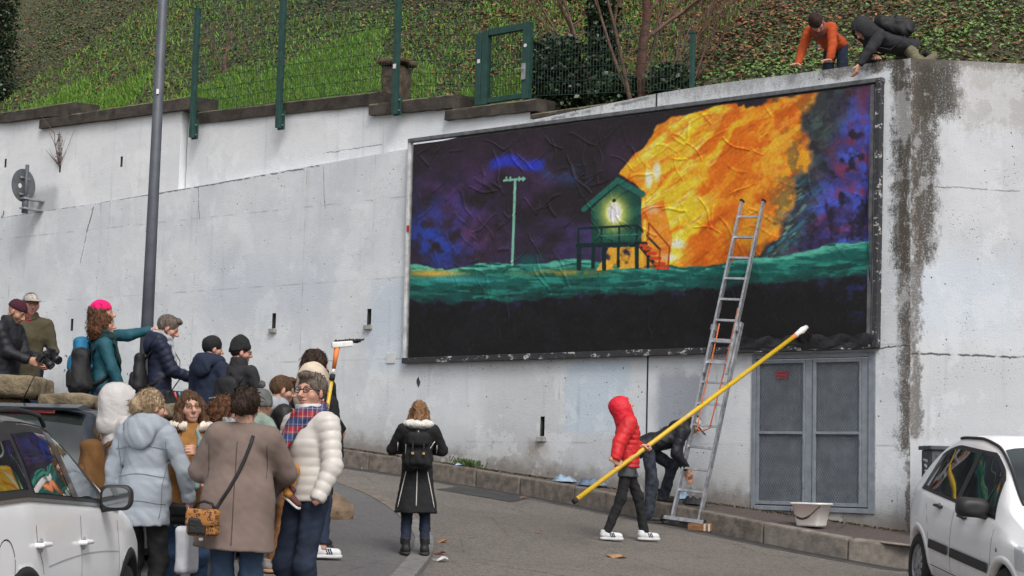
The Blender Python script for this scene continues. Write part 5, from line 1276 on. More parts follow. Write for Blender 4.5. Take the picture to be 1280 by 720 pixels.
def head_field(P, fat=1.0, nose=1.0, smile=0):
    d = ell(P, (0, -.018, .030), (.074*fat, .095, .088))
    d = smin(d, ell(P, (0, .020, -.040), (.056*fat, .066, .068)), .035)
    d = smin(d, ell(P, (0, .058, -.088), (.024, .020, .019)), .03)
    for s in (-1, 1):
        d = smin(d, ell(P, (s*.042, .052, -.022), (.024, .022, .024)), .025)       # cheekbones
        d = smax(d, -ell(P, (s*.031, .096, .012), (.021, .018, .014)), .018)       # eye sockets
        d = smin(d, ell(P, (s*.031, .071, .012), (.0135, .0135, .012)), .004)
        d = smin(d, ell(P, (s*.076*fat, -.008, -.004), (.010, .021, .032), rotm(s*-18)), .008)
    d = smin(d, cap(P, (-.034, .077, .032), (.034, .077, .032), .011), .016)
    d = smin(d, cap(P, (0, .086, .016), (0, .086+.026*nose, -.024), .009, .0135), .014)
    d = smin(d, ell(P, (0, .094, -.030), (.019, .014, .010)), .010)
    d = smin(d, ell(P, (0, .084, -.053), (.025+.008*smile, .010, .0065)), .008)
    d = smin(d, ell(P, (0, .081, -.066), (.022+.004*smile, .010, .0075)), .008)
    d = smax(d, -cap(P, (-.024-.008*smile, .092-.008*smile, -.0595+.008*smile), (0, .096, -.0600), .0035), .005)
    d = smax(d, -cap(P, (.024+.008*smile, .092-.008*smile, -.0595+.008*smile), (0, .096, -.0600), .0035), .005)
    return d
def head_cols(V, skin, brow, beard=None, smile=0):
    c = np.tile(np.array(skin), (len(V), 1)); x, y, z = V.T
    def ov(m, col): c[:] = c*(1-m[:, None])+m[:, None]*np.asarray(col)
    ch = np.exp(-((np.abs(x)-.045)/.02)**2-((z+.02)/.022)**2)*(y > .02); ov(ch*.35, (.55, .20, .15))
    ov(np.exp(-(x/.014)**2-((z+.02)/.018)**2)*(y > .09)*.35, (.55, .20, .15)); ov(((np.abs(x) > .072)*.3), (.55, .22, .17))
    if beard is not None:
        m = sst(-z, .028, .05)*sst(y, -.02, .02)*(1-np.exp(-(x/.028)**2-((z+.058)/.010)**2)); ov(m*beard[1], beard[0])
    lip = np.exp(-(x/(.022+.012*smile))**4-((z+.0600-.006*smile*(x/.03)**2)/.0095)**4)*(y > .06); ov(lip*.75, (.42, .13, .11))
    ov(np.exp(-(x/(.024+.006*smile))**4-((z+.0600-.010*smile*(x/.03)**2)/.0024)**2)*(y > .06)*.8, (.12, .04, .04))
    if smile > .5: ov(np.exp(-(x/.026)**4-((z+.0600-.009*(x/.03)**2)/.0045)**4)*(y > .06)*.85, (.68, .63, .58))
    for s in (-1, 1):
        e = np.hypot((x-s*.031)/.0135, (z-.012)/(.0066-.0022*(smile > .5))); m = (1-sst(e, .85, 1.1))*(y > .05); ov(m*.9, (.60, .57, .54))
        r_ = np.hypot(x-s*.031, z-.012); ov((1-sst(r_, .0048, .0066))*(y > .05)*(e < 1.2), (.05, .03, .02))
        ov(np.exp(-((e-1.05)/.22)**2)*(z > .010)*(y > .05)*.7, (.10, .05, .04))
        bx = (np.abs(x-s*.031)/.021); ov(np.clip(1.15-bx**4, 0, 1)*np.exp(-((z-.036+.006*bx**2)/.0055)**2)*(y > .05)*.85, brow)
    return np.clip(c, 0, 1)
def hair_field(style, seed):
    def strands(P, amp):
        a = np.arctan2(P[:, 0], -P[:, 1]-.0); return amp*(np.sin(a*17+P[:, 2]*22+3*np.sin(P[:, 2]*40+seed)+seed)*.7+np.sin(a*41+P[:, 2]*60+2*np.sin(P[:, 2]*33))*.6+np.sin(a*73+P[:, 2]*35+seed)*.4)
    def f(P):
        shell = ell(P, (0, -.022, .036), (.086, .108, .100))
        face = ell(P, (0, .115, -.028), (.072, .095, .112)) if style in ('wavy', 'bob') else ell(P, (0, .115, -.035), (.070, .095, .105))
        if style == 'short':
            d = smax(shell, -face, .012); d = smax(d, -(P[:, 2]+.035-.35*(P[:, 1]+.02)), .02)
            d = smin(d, ell(P, (0, .055, .105), (.060, .045, .030)), .02); return d+strands(P, .0025)+wob(P, 40, .002, seed)
        if style == 'crop':
            d = smax(ell(P, (0, -.020, .034), (.080, .102, .096)), -face, .012); d = smax(d, -(P[:, 2]+.03-.4*(P[:, 1]+.02)), .02); return d+wob(P, 60, .0015, seed)
        if style == 'bun':
            d = smax(ell(P, (0, -.022, .036), (.090, .112, .104)), -face, .012); d = smax(d, -(P[:, 2]+.075-.6*(P[:, 1]+.04)), .03)
            d = smin(d, ell(P, (0, -.125, -.005), (.062, .045, .058)), .025); d = smin(d, ell(P, (.02, -.155, .0), (.03, .02, .03)), .02); return d+strands(P, .005)+wob(P, 24, .004, seed)
        d = smax(shell, -face, .012)
        if style == 'bob':
            for s in (-1, 1): d = smin(d, cap(P, (s*.082, -.01, .02), (s*.098, -.01, -.12), .030, .034, (0, 1, 0), 1.5), .03)
            d = smin(d, cap(P, (0, -.08, .02), (0, -.085, -.12), .07, .065), .03); return d+strands(P, .006)+wob(P, 20, .006, seed)
        if style == 'wavy':
            for s in (-1, 1): d = smin(d, cap(P, (s*.080, -.01, .02), (s*.105, .02, -.15), .032, .034, (0, 1, 0), 1.5), .03)
            d = smin(d, cap(P, (0, -.07, .02), (0, -.09, -.17), .08, .075), .03); return d+strands(P, .007)+wob(P, 22, .010, seed)
        if style == 'curly':
            d = smin(d, ell(P, (0, -.07, -.03), (.125, .10, .13)), .04); d = smax(d, -ell(P, (0, .12, -.03), (.066, .09, .11)), .015); return d+wob(P, 38, .011, seed)+wob(P, 75, .005, seed)
        if style == 'long':
            for s in (-1, 1): d = smin(d, cap(P, (s*.078, -.02, .02), (s*.085, -.03, -.20), .030, .022, (0, 1, 0), 1.8), .03)
            d = smin(d, cap(P, (0, -.075, .02), (0, -.085, -.24), .082, .075, (0, 1, 0), .75), .03); return d+strands(P, .006)+wob(P, 16, .005, seed)
        return d
    return f
def hair_mat(name, c0, c1):
    if name in MATS: return MATS[name]
    mt, nt, bs = new_mat(name); tc = nd(nt, 'ShaderNodeTexCoord'); P = tc.outputs['Object']
    n1 = noise_n(nt, scale_v(nt, P, (70, 70, 9)), 1.0, 4, .7); n2 = noise_n(nt, P, 14, 3)
    lk(nt, mix_n(nt, ramp_n(nt, math_n(nt, 'ADD', math_n(nt, 'MULTIPLY', n1, .7), math_n(nt, 'MULTIPLY', n2, .3)), .35, .65), c0, c1), bs.inputs['Base Color'])
    bs.inputs['Roughness'].default_value = .6; bs.inputs['Specular IOR Level'].default_value = .22; bump_n(nt, bs, n1, .9, .010); MATS[name] = mt; return mt
M_SKIN = col_mat('skin', .55, .25, 180, .0015, .4)
DARKROOM = mat('spectacle frame', (.012, .013, .018), .35, .1, 20, 0)
PEOPLE = {}

def person(label, px, py, depth, gz, face, h=None, coat=None, legs=None, shoes=None, hair=None, hat=None, hood=None, scarf=None, glasses=None,
           lean=0, side=0, head=(0, 0, 0), lh=None, rh=None, lcurl=22, rcurl=22, lf=(-.10, 0, 0), rf=(.10, 0, 0), lpole=(-.5, -1, -.2), rpole=(.5, -1, -.2), skin='fair', smile=0, beard=None,
           pelvis=(0, 0, .94), res=.014, group=None, toe=(8, -8), lnrm=None, rnrm=None, lfd=None, rfd=None, kp=(0, 1, 0), fat=1.0, headfat=1.0, root=None, scale=None, twist=0, hands=True, extra=None, hairh=0.0, cut_feet=True, hsc=1.0):
    if root is None:
        A = at(px, py, depth); k = scale or (A[2]-gz)/(1.70+hairh)
        base = np.array([A[0], depth, gz])
    else: base = np.asarray(root, float); k = scale
    th = math.radians(face)
    o = empty('person', base, th, label, 'person', group); o.scale = (k, k, k)
    # ---------- skeleton
    Pv = np.array(pelvis, float); L_ = math.radians(lean); Sd = math.radians(side)
    u = np.array([math.sin(Sd), math.sin(L_), math.cos(L_)]); u /= np.linalg.norm(u); fw = np.array([0, math.cos(L_), -math.sin(L_)]); r = np.cross(fw, u); r /= np.linalg.norm(r)
    tw = math.radians(twist); r2 = r*math.cos(tw)+fw*math.sin(tw); fw2 = fw*math.cos(tw)-r*math.sin(tw)
    chest = Pv+u*.32; nb = Pv+u*.495-fw2*.01
    Hr = rotm(*head); lowl = rotm(0, -lean*.55, 0)@Hr if lean else Hr
    lowl = lowl*hsc; hc = nb+lowl@np.array([0, .015, .150])
    SH = {s: Pv+u*.445+r2*s*.168*fat-fw2*.012 for s in (-1, 1)}
    TG = {-1: np.array(lh if lh is not None else (-.25, .06, .80)), 1: np.array(rh if rh is not None else (.25, .06, .80))}
    EL, WR = {}, {}
    for s, pole in ((-1, lpole), (1, rpole)): EL[s], WR[s] = ik(SH[s], TG[s], .275, .245, pole)
    HP = {s: Pv+np.array([s*.088, 0, -.03]) for s in (-1, 1)}; FT = {-1: np.array(lf, float), 1: np.array(rf, float)}; KN, AN = {}, {}
    for s in (-1, 1): KN[s], AN[s] = ik(HP[s], FT[s]+np.array([0, -.02, .09]), .425, .415, kp)
    # ---------- body: one continuous skin
    sk = np.array(SKIN[skin])
    def hf(P): return head_field(P, headfat, 1.0, smile)
    hres = min(res*.42, .0065)
    V, Fq = soft(hf, (-.10, -.13, -.125), (.10, .135, .135), hres); hcv = head_cols(V, sk, hair['c0'] if hair else (.03, .02, .015), beard, smile)
    parts = [(V@lowl.T+hc, Fq)]; colz = [hcv]
    def bf(P):
        d = cap(P, nb-u*.06, hc+lowl@np.array([0, -.03, -.03]), .060, .055)
        d = smin(d, cap(P, Pv, chest, .12, .13, fw, .6), .05); d = smin(d, cap(P, SH[-1], SH[1], .055), .05)
        for s in (-1, 1):
            d = smin(d, cap(P, SH[s], EL[s], .045, .037), .03); d = smin(d, cap(P, EL[s], WR[s], .037, .028), .02)
            d = smin(d, cap(P, HP[s], KN[s], .070, .048), .03); d = smin(d, cap(P, KN[s], AN[s], .048, .036), .02)
            d = smin(d, cap(P, AN[s], AN[s]+np.array([0, .08, -.05]), .034, .020), .02)
        return d
    allp = np.array([nb, hc, Pv]+list(SH.values())+list(EL.values())+list(WR.values())+list(HP.values())+list(KN.values())+list(AN.values()))
    V, Fq = soft(bf, allp.min(0)-.16, allp.max(0)+.16, .021); parts.append((V, Fq)); colz.append(np.tile(sk, (len(V), 1)))
    if hands:
        for s, cu, nr_, fd in ((-1, lcurl, lnrm, lfd), (1, rcurl, rnrm, rfd)):
            if cu is None: continue
            f_ = np.asarray(fd, float) if fd is not None else WR[s]-EL[s]; nr_ = np.asarray(nr_, float) if nr_ is not None else np.array([s*1.0, .1, .1])
            V, Fq = hand_mesh(WR[s], f_, nr_, s, cu, .0055 if res < .013 else .0065); parts.append((V, Fq)); colz.append(np.tile(sk*np.array([1.02, .95, .93]), (len(V), 1)))
    V, Fq = join_vf(parts); mesh_np('body', V, Fq, M_SKIN, o, True, np.concatenate(colz))
    # ---------- clothes
    if legs:
        lfat = legs.get('fat', 1.0)
        def lfld(P):
            d = cap(P, Pv-np.array([.055, 0, .02]), Pv+np.array([.055, 0, -.02]), .100*lfat, .100*lfat, (0, 1, 0), .95)
            for s in (-1, 1):
                g = cap(P, HP[s], KN[s], .080*lfat, .066*lfat); g = smin(g, cap(P, KN[s], AN[s], .066*lfat, legs.get('ankle', .055)*lfat), .04)
                if cut_feet: ax_ = ((AN[s]-KN[s])/np.linalg.norm(AN[s]-KN[s])).astype(np.float32); g = np.where((P-KN[s].astype(np.float32))@ax_ > .2, np.maximum(g, (P-AN[s].astype(np.float32))@ax_-legs.get('cut', .015)), g)
                d = smin(d, g, .03)
            d = d+wob(P, 20, .0035, px)+wob(P*np.array([1, 1, 2.2], np.float32), 26, .003, px*.7)
            return d
        pts = np.array([Pv]+list(KN.values())+list(AN.values())+list(HP.values())); V, Fq = soft(lfld, pts.min(0)-.17, pts.max(0)+.17, res*1.05); lo_ = mesh_np('trousers', V, Fq, legs['mat'], o, True)
    if shoes:
        for s in (-1, 1):
            yaw = math.radians(toe[0] if s < 0 else toe[1]); R_ = np.array([[math.cos(yaw), -math.sin(yaw), 0], [math.sin(yaw), math.cos(yaw), 0], [0, 0, 1]])
            pt = shoes.get('pitch', (0, 0))[0 if s < 0 else 1]; R_ = R_@rotm(0, pt, 0)
            org = FT[s]
            bt = shoes.get('boot', .0)
            def uf(P):
                d = cap(P, (0, -.055, .055), (0, .125, .042), .046, .040); d = smin(d, cap(P, (0, -.045, .06), (0, -.05, .115+bt), .045, .048), .03); d = smax(d, P[:, 2]*-1+.016, .006); return smax(d, P[:, 2]-.115-bt, .006)+wob(P, 40, .0015)
            V, Fq = soft(uf, (-.07, -.13, 0), (.07, .20, .14+bt), .009); sh = mesh_np('shoe', V@R_.T+org, Fq, shoes['mat'], o, True)
            def sf(P): return np.maximum(cap(P*np.array([1, 1, .4], np.float32), (0, -.055, .006), (0, .13, .006), .049, .046), np.abs(P[:, 2]-.014)-.014)
            V, Fq = soft(sf, (-.08, -.13, -.01), (.08, .21, .04), .007); mesh_np('sole', V@R_.T+org, Fq, shoes.get('sole', mat('dark sole', (.03, .03, .03), .8)), sh, True)
            if shoes.get('stripes'):
                for q in range(3):
                    for sx in (-1, 1): mb = MB(); mb.bar(np.array([sx*.044, .035+q*.020, .032])@R_.T+org, np.array([sx*.036, .015+q*.020, .082])@R_.T+org, .012, .010); mb.build('stripe', shoes['stripes'], sh)
    if coat:
        cf = coat.get('fat', 1.0)*fat; hem = coat['hem']-.94; qt = coat.get('quilt'); sq = coat.get('squilt', qt); fl = coat.get('flare', .165)
        sw = coat.get('sleeve', 1.0)
        def cfld(P):
            lo_ = Pv+u*(hem-.02)
            d = cap(P, Pv+u*.06, chest, coat.get('waist', .150)*cf, .160*cf, fw2, .70, qt)
            d = smin(d, cap(P, lo_, Pv+u*.08, fl*cf, coat.get('waist', .150)*cf, fw, .74, qt), .05)
            hp = ((P-Pv)@u.astype(np.float32)); d = smax(d, -(hp-hem), .012)
            d = smin(d, cap(P, SH[-1]*.86+SH[1]*.14, SH[1]*.86+SH[-1]*.14, .078*cf), .06)
            d = smin(d, cap(P, chest, nb-u*.005, .12*cf, .085), .05)
            for s in (-1, 1):
                g = cap(P, SH[s], EL[s], .072*cf*sw, .060*cf*sw, None, 1, sq); g2 = cap(P, EL[s], WR[s]-(WR[s]-EL[s])*.0, .060*cf*sw, .046*cf*sw, None, 1, sq)
                ax_ = (WR[s]-EL[s])/.245; g2 = smax(g2, (P-WR[s])@ax_.astype(np.float32)+.005, .008)
                d = smin(d, smin(g, g2, .025), coat.get('k', .03))
            d = d+wob(P, 11, .006*coat.get('wr', 1), px*1.1)+wob(P*np.array([1, 1, 1.8], np.float32), 27, .0028*coat.get('wr', 1), px)
            d = smax(d, -cap(P, nb+u*.0, nb+u*.2+fw2*.03, .062, .075), .01)
            return d
        pts = np.array([Pv+u*hem, nb, Pv]+list(SH.values())+list(EL.values())+list(WR.values())); V, Fq = soft(cfld, pts.min(0)-.21, pts.max(0)+.21, res)
        co = mesh_np(coat.get('name', 'jacket'), V, Fq, coat['mat'], o, True)
        cl = coat.get('collar')
        if cl:
            cr, cth, chh = cl.get('r', .072), cl.get('th', .020), cl.get('h', .05); cm = cl.get('mat', coat['mat'])
            def colf(P):
                q = P-nb.astype(np.float32); zz = q@u.astype(np.float32)-.035; yy = q@fw2.astype(np.float32)-.008; xx = q@r2.astype(np.float32)
                ro = np.sqrt(xx*xx+(yy*1.0)**2)-cr-cl.get('out', .15)*(-zz); d = np.sqrt(ro*ro+(np.maximum(np.abs(zz)-chh, 0))**2)-cth
                if cl.get('open'): d = smax(d, -cap(P, nb+fw2*.11+u*.0, nb+fw2*.11+u*.12, .035, .06), .02)
                return d+wob(P, 30, .003, px)
            V, Fq = soft(colf, nb-.20, nb+.20, res*.8); mesh_np('collar', V, Fq, cm, co, True)
        if coat.get('lapel'):       # wide open shearling collar lying on the shoulders
            def lpf(P):
                q = P-nb.astype(np.float32); zz = q@u.astype(np.float32); yy = q@fw2.astype(np.float32); xx = q@r2.astype(np.float32)
                d = ell(np.column_stack([xx, yy, zz]), (0, -.015, .012), (.180, .145, .066)); d = smax(d, -ell(np.column_stack([xx, yy, zz]), (0, .03, .07), (.075, .085, .09)), .02)
                return smax(d, -ell(np.column_stack([xx, yy, zz]), (0, .15, .0), (.045, .10, .12)), .02)+wob(P, 45, .004, px)
            V, Fq = soft(lpf, nb-.24, nb+.24, res*.8); mesh_np('shearling_collar', V, Fq, coat['lapel'], co, True)
        if coat.get('cuff'):
            for s in (-1, 1):
                ax_ = (WR[s]-EL[s])/np.linalg.norm(WR[s]-EL[s]); V, Fq = soft(lambda P: cap(P, WR[s]-ax_*.055, WR[s]-ax_*.01, .054, .054)+wob(P, 60, .003), WR[s]-.13, WR[s]+.13, .009); mesh_np('cuff', V, Fq, coat['cuff'], co, True)
        if hood == 'down' or (isinstance(hood, dict) and hood.get('down')):
            hm = hood.get('mat', coat['mat']) if isinstance(hood, dict) else coat['mat']; hs_ = hood.get('size', 1.0) if isinstance(hood, dict) else 1.0
            def hdf(P):
                q = P-nb.astype(np.float32); q = np.column_stack([q@r2.astype(np.float32), q@fw2.astype(np.float32), q@u.astype(np.float32)])
                d = None
                for a in range(-4, 5):
                    t = a*.42; c = (math.sin(t)*.105*hs_, -math.cos(t)*.085*hs_+.01, .02+.015*math.cos(t)-.02*abs(a)/4); e = ell(q, c, (.050*hs_, .048*hs_, .058*hs_)); d = e if d is None else smin(d, e, .05)
                d = smin(d, ell(q, (0, -.115*hs_, -.045), (.105*hs_, .045, .095*hs_)), .05)
                return d+wob(P, 22, .006, px)
            V, Fq = soft(hdf, nb-.27, nb+.25, res*.9); mesh_np('hood', V, Fq, hm, co, True)
        for ex in coat.get('seams', ()):       # thin piping lines over the back
            pass
    if hood == 'up' or (isinstance(hood, dict) and hood.get('up')):
        hm = hood.get('mat', coat['mat']) if isinstance(hood, dict) else coat['mat']; big = hood.get('size', 1.0) if isinstance(hood, dict) else 1.0; op_ = hood.get('open', 0) if isinstance(hood, dict) else 0
        def huf(P):
            d = ell(P, (0, -.034, .016), (.116*big, .140*big, .140*big)); d = smin(d, ell(P, (0, -.11, .06), (.05, .05, .05)), .07)
            d = smin(d, cap(P, (0, -.03, -.04), (0, -.045, -.17), .126*big, .150*big, (0, 1, 0), .95), .10)
            d = smax(d, -ell(P, (0, .13-op_, -.012), (.078*big, .105*big, .112*big)), .012); d = smax(d, -ell(P, (0, -.01, -.01), (.092, .108, .115)), .006)
            rim = np.abs(ell(P, (0, .13-op_, -.012), (.078*big, .105*big, .112*big)))-.010; rim = smax(rim, ell(P, (0, -.03, .0), (.125*big, .150*big, .175*big)), .01); rim = smax(rim, -(P[:, 1]-.01), .01); d = smin(d, rim, .008)
            return d+wob(P, 15, .0035, px)+wob(P*np.array([1, 1, 2], np.float32), 30, .0015, px)
        V, Fq = soft(huf, (-.17, -.22, -.26), (.17, .16, .2), res*.75); mesh_np('hood', V@lowl.T+hc, Fq, hm, o, True)
    if hair and not (hood == 'up'):
        V, Fq = soft(hair_field(hair['style'], px*.37), (-.17, -.20, -.33), (.17, .14, .16), hair.get('res', max(res*.5, .007)))
        hm_ = hair_mat(hair['name'], hair['c0'], hair['c1']); ho_ = mesh_np('hair', V@lowl.T+hc, Fq, hm_, o, True)
        # loose strands lying on and lifting off the hair
        ns = hair.get('strands', 420 if hair['style'] in ('short', 'crop') else 900); rg_ = np.random.default_rng(int(px*7)+3); fc = Fq[rg_.integers(0, len(Fq), ns)]; p0 = V[fc].mean(1); nn = np.cross(V[fc[:, 1]]-V[fc[:, 0]], V[fc[:, 2]]-V[fc[:, 0]]); nn /= np.linalg.norm(nn, axis=1)[:, None]+1e-9
        st = hair['style']; fl_ = np.tile(np.array([0, -.25, -1.0]), (ns, 1)) if st != 'bun' else (np.array([0, -.13, -.01])-p0)
        if st == 'curly': fl_ = rg_.normal(0, 1, (ns, 3))
        if st in ('short', 'crop'): fl_ = np.column_stack([p0[:, 0]*6, .6-p0[:, 1]*3, -1.2+p0[:, 2]*4])
        fl_ = fl_/(np.linalg.norm(fl_, axis=1)[:, None]+1e-9)+rg_.normal(0, .22, (ns, 3)); fl_ -= nn*(fl_*nn).sum(1)[:, None]; fl_ /= np.linalg.norm(fl_, axis=1)[:, None]+1e-9
        Ls = rg_.uniform(.025, .07, ns)[:, None]*(.45 if st in ('short', 'crop') else 1); sd_ = np.cross(fl_, nn)*(.0016+.0016*rg_.random((ns, 1))); lift = rg_.uniform(.001, .011, (ns, 1))*(1.5 if st == 'curly' else .5 if st in ('short', 'crop') else 1)
        if st == 'curly': mid_ = p0+fl_*Ls*.5+nn*(lift+.012); en_ = p0+fl_*Ls*.7+nn*lift*.3+np.cross(nn, fl_)*.02
        else: mid_ = p0+fl_*Ls*.5+nn*lift; en_ = p0+fl_*Ls+nn*(lift*.6-.004)
        p0 = p0-nn*.003; SV = np.stack([p0-sd_, p0+sd_, mid_+sd_, mid_-sd_, en_], 1).reshape(-1, 3); i4 = np.arange(ns)[:, None]*5
        so = mesh_np('loose_strands', SV@lowl.T+hc, np.concatenate([i4+np.array([[0, 1, 2]]), i4+np.array([[0, 2, 3]]), i4+np.array([[3, 2, 4]])]), hm_, ho_); so['kind'] = 'stuff'
    if hat:
        ty = hat['type']
        def htf(P):
            if ty == 'cap':
                d = ell(P, (0, -.015, .040), (.084, .104, .086)); d = smax(d, -(P[:, 2]-.036), .008)
                b = ell(P, (0, .115, .042-.0), (.075, .085, .020)); b = smax(b, -ell(P, (0, .105, .012), (.12, .14, .030)), .004); b = smax(b, P[:, 1]*-1+.06, .01); return np.minimum(d, b)
            tilt = hat.get('tilt', .25); pl_ = P[:, 2]-tilt*P[:, 1]
            d = ell(P, (0, -.020, .046), (.088, .110, .104*hat.get('tall', 1.0))); d = smax(d, -(pl_-hat.get('low', .028)), .012)
            if hat.get('cuff', 1): 
                c = ell(P, (0, -.018, .030), (.094, .115, .20)); c = smax(c, np.abs(pl_-hat.get('low', .028)-.022)-.024, .012); d = smin(d, c, .006)
            a = np.arctan2(P[:, 0], P[:, 1]); return d+.0012*np.sin(a*60)+wob(P, 25, .003, px)
        V, Fq = soft(htf, (-.15, -.17, -.06), (.15, .25, .26), max(res*.5, .006)); ho = mesh_np('cap' if ty == 'cap' else 'beanie', V@lowl.T+hc, Fq, hat['mat'], o, True)
        if hat.get('pom'):
            V, Fq = soft(lambda P: ell(P, (0, 0, 0), (.045, .045, .045))+wob(P, 90, .006), (-.07,)*3, (.07,)*3, .008); mesh_np('pompom', V+hc+lowl@np.array([.0, -.03, .18]), Fq, hat['pom'], ho, True)
    if scarf:
        def scf(P):
            q = P-nb.astype(np.float32); q = np.column_stack([q@r2.astype(np.float32), q@fw2.astype(np.float32), q@u.astype(np.float32)]); ro = np.sqrt(q[:, 0]**2+(q[:, 1]-.012)**2)-.078*scarf.get('r', 1); zz = q[:, 2]-scarf.get('z', .03)+.25*(q[:, 1])
            d = np.sqrt(ro*ro*1.1+(np.maximum(np.abs(zz)-scarf.get('h', .025), 0))**2)-scarf.get('th', .036)
            d = d+.006*np.sin(zz*95+np.arctan2(q[:, 0], q[:, 1])*3)+wob(P, 24, .006, px)
            for t_ in scarf.get('tails', ()):
                d = smin(d, cap(q, t_[0], t_[1], .045, .050, t_[2] if len(t_) > 2 else (0, 1, 0), .42)+wob(P, 30, .004, px), .02)
            return d
        V, Fq = soft(scf, nb-np.array([.24, .26, scarf.get('drop', .16)]), nb+.26, res*.75); mesh_np('scarf', V, Fq, scarf['mat'], o, True)
    if glasses:
        mb = MB()
        for s in (-1, 1):
            pts = [np.array([s*.032+.0225*math.cos(a), .1005-.004*abs(math.cos(a)), .010+.0185*math.sin(a)])for a in np.linspace(0, 2*math.pi, 15)]
            mb.tube([lowl@q+hc for q in pts], glasses.get('r', .0026), 5, False); mb.tube([lowl@np.array(q)+hc for q in ((s*.054, .096, .016), (s*.076, .05, .014), (s*.080, -.005, .010))], glasses.get('r', .0026), 5)
        mb.tube([lowl@np.array(q)+hc for q in ((-.010, .103, .014), (.010, .103, .014))], glasses.get('r', .0026), 5); mb.build('spectacles', glasses.get('mat', DARKROOM), o, True)
    info = dict(o=o, k=k, th=th, base=base, u=u, fw=fw2, r=r2, Pv=Pv, nb=nb, hc=hc, H=lowl, SH=SH, EL=EL, WR=WR, KN=KN, AN=AN, chest=chest)
    PEOPLE[label] = info; return info
def carried(name, info, p, label, cat, group=None):
    """an Empty sharing the wearer's frame, its base at local point p"""
    R_ = Matrix.Rotation(info['th'], 3, 'Z'); w_ = R_@(Vector(p)*info['k'])+Vector(info['base'])
    e = empty(name, w_, info['th'], label, cat, group); e.scale = (info['k'],)*3; return e
def strap(mb, pts, w_=.03, th=.006, nrm=(0, 1, 0)):
    pts = [np.asarray(q, float) for q in pts]
    V = []; Fq = []
    for i, q in enumerate(pts):
        t = pts[min(i+1, len(pts)-1)]-pts[max(i-1, 0)]; t /= np.linalg.norm(t)+1e-9; n_ = np.asarray(nrm[i] if isinstance(nrm, list) else nrm, float); n_ = n_-t*(n_@t); n_ /= np.linalg.norm(n_)+1e-9; s = np.cross(t, n_)
        V += [q-s*w_/2-n_*th/2, q+s*w_/2-n_*th/2, q+s*w_/2+n_*th/2, q-s*w_/2+n_*th/2]
    for i in range(len(pts)-1):
        for k in range(4): Fq.append((i*4+k, i*4+(k+1) % 4, i*4+4+(k+1) % 4, i*4+4+k))
    Fq += [(3, 2, 1, 0), tuple((len(pts)-1)*4+k for k in range(4))]; mb.add(V, Fq)
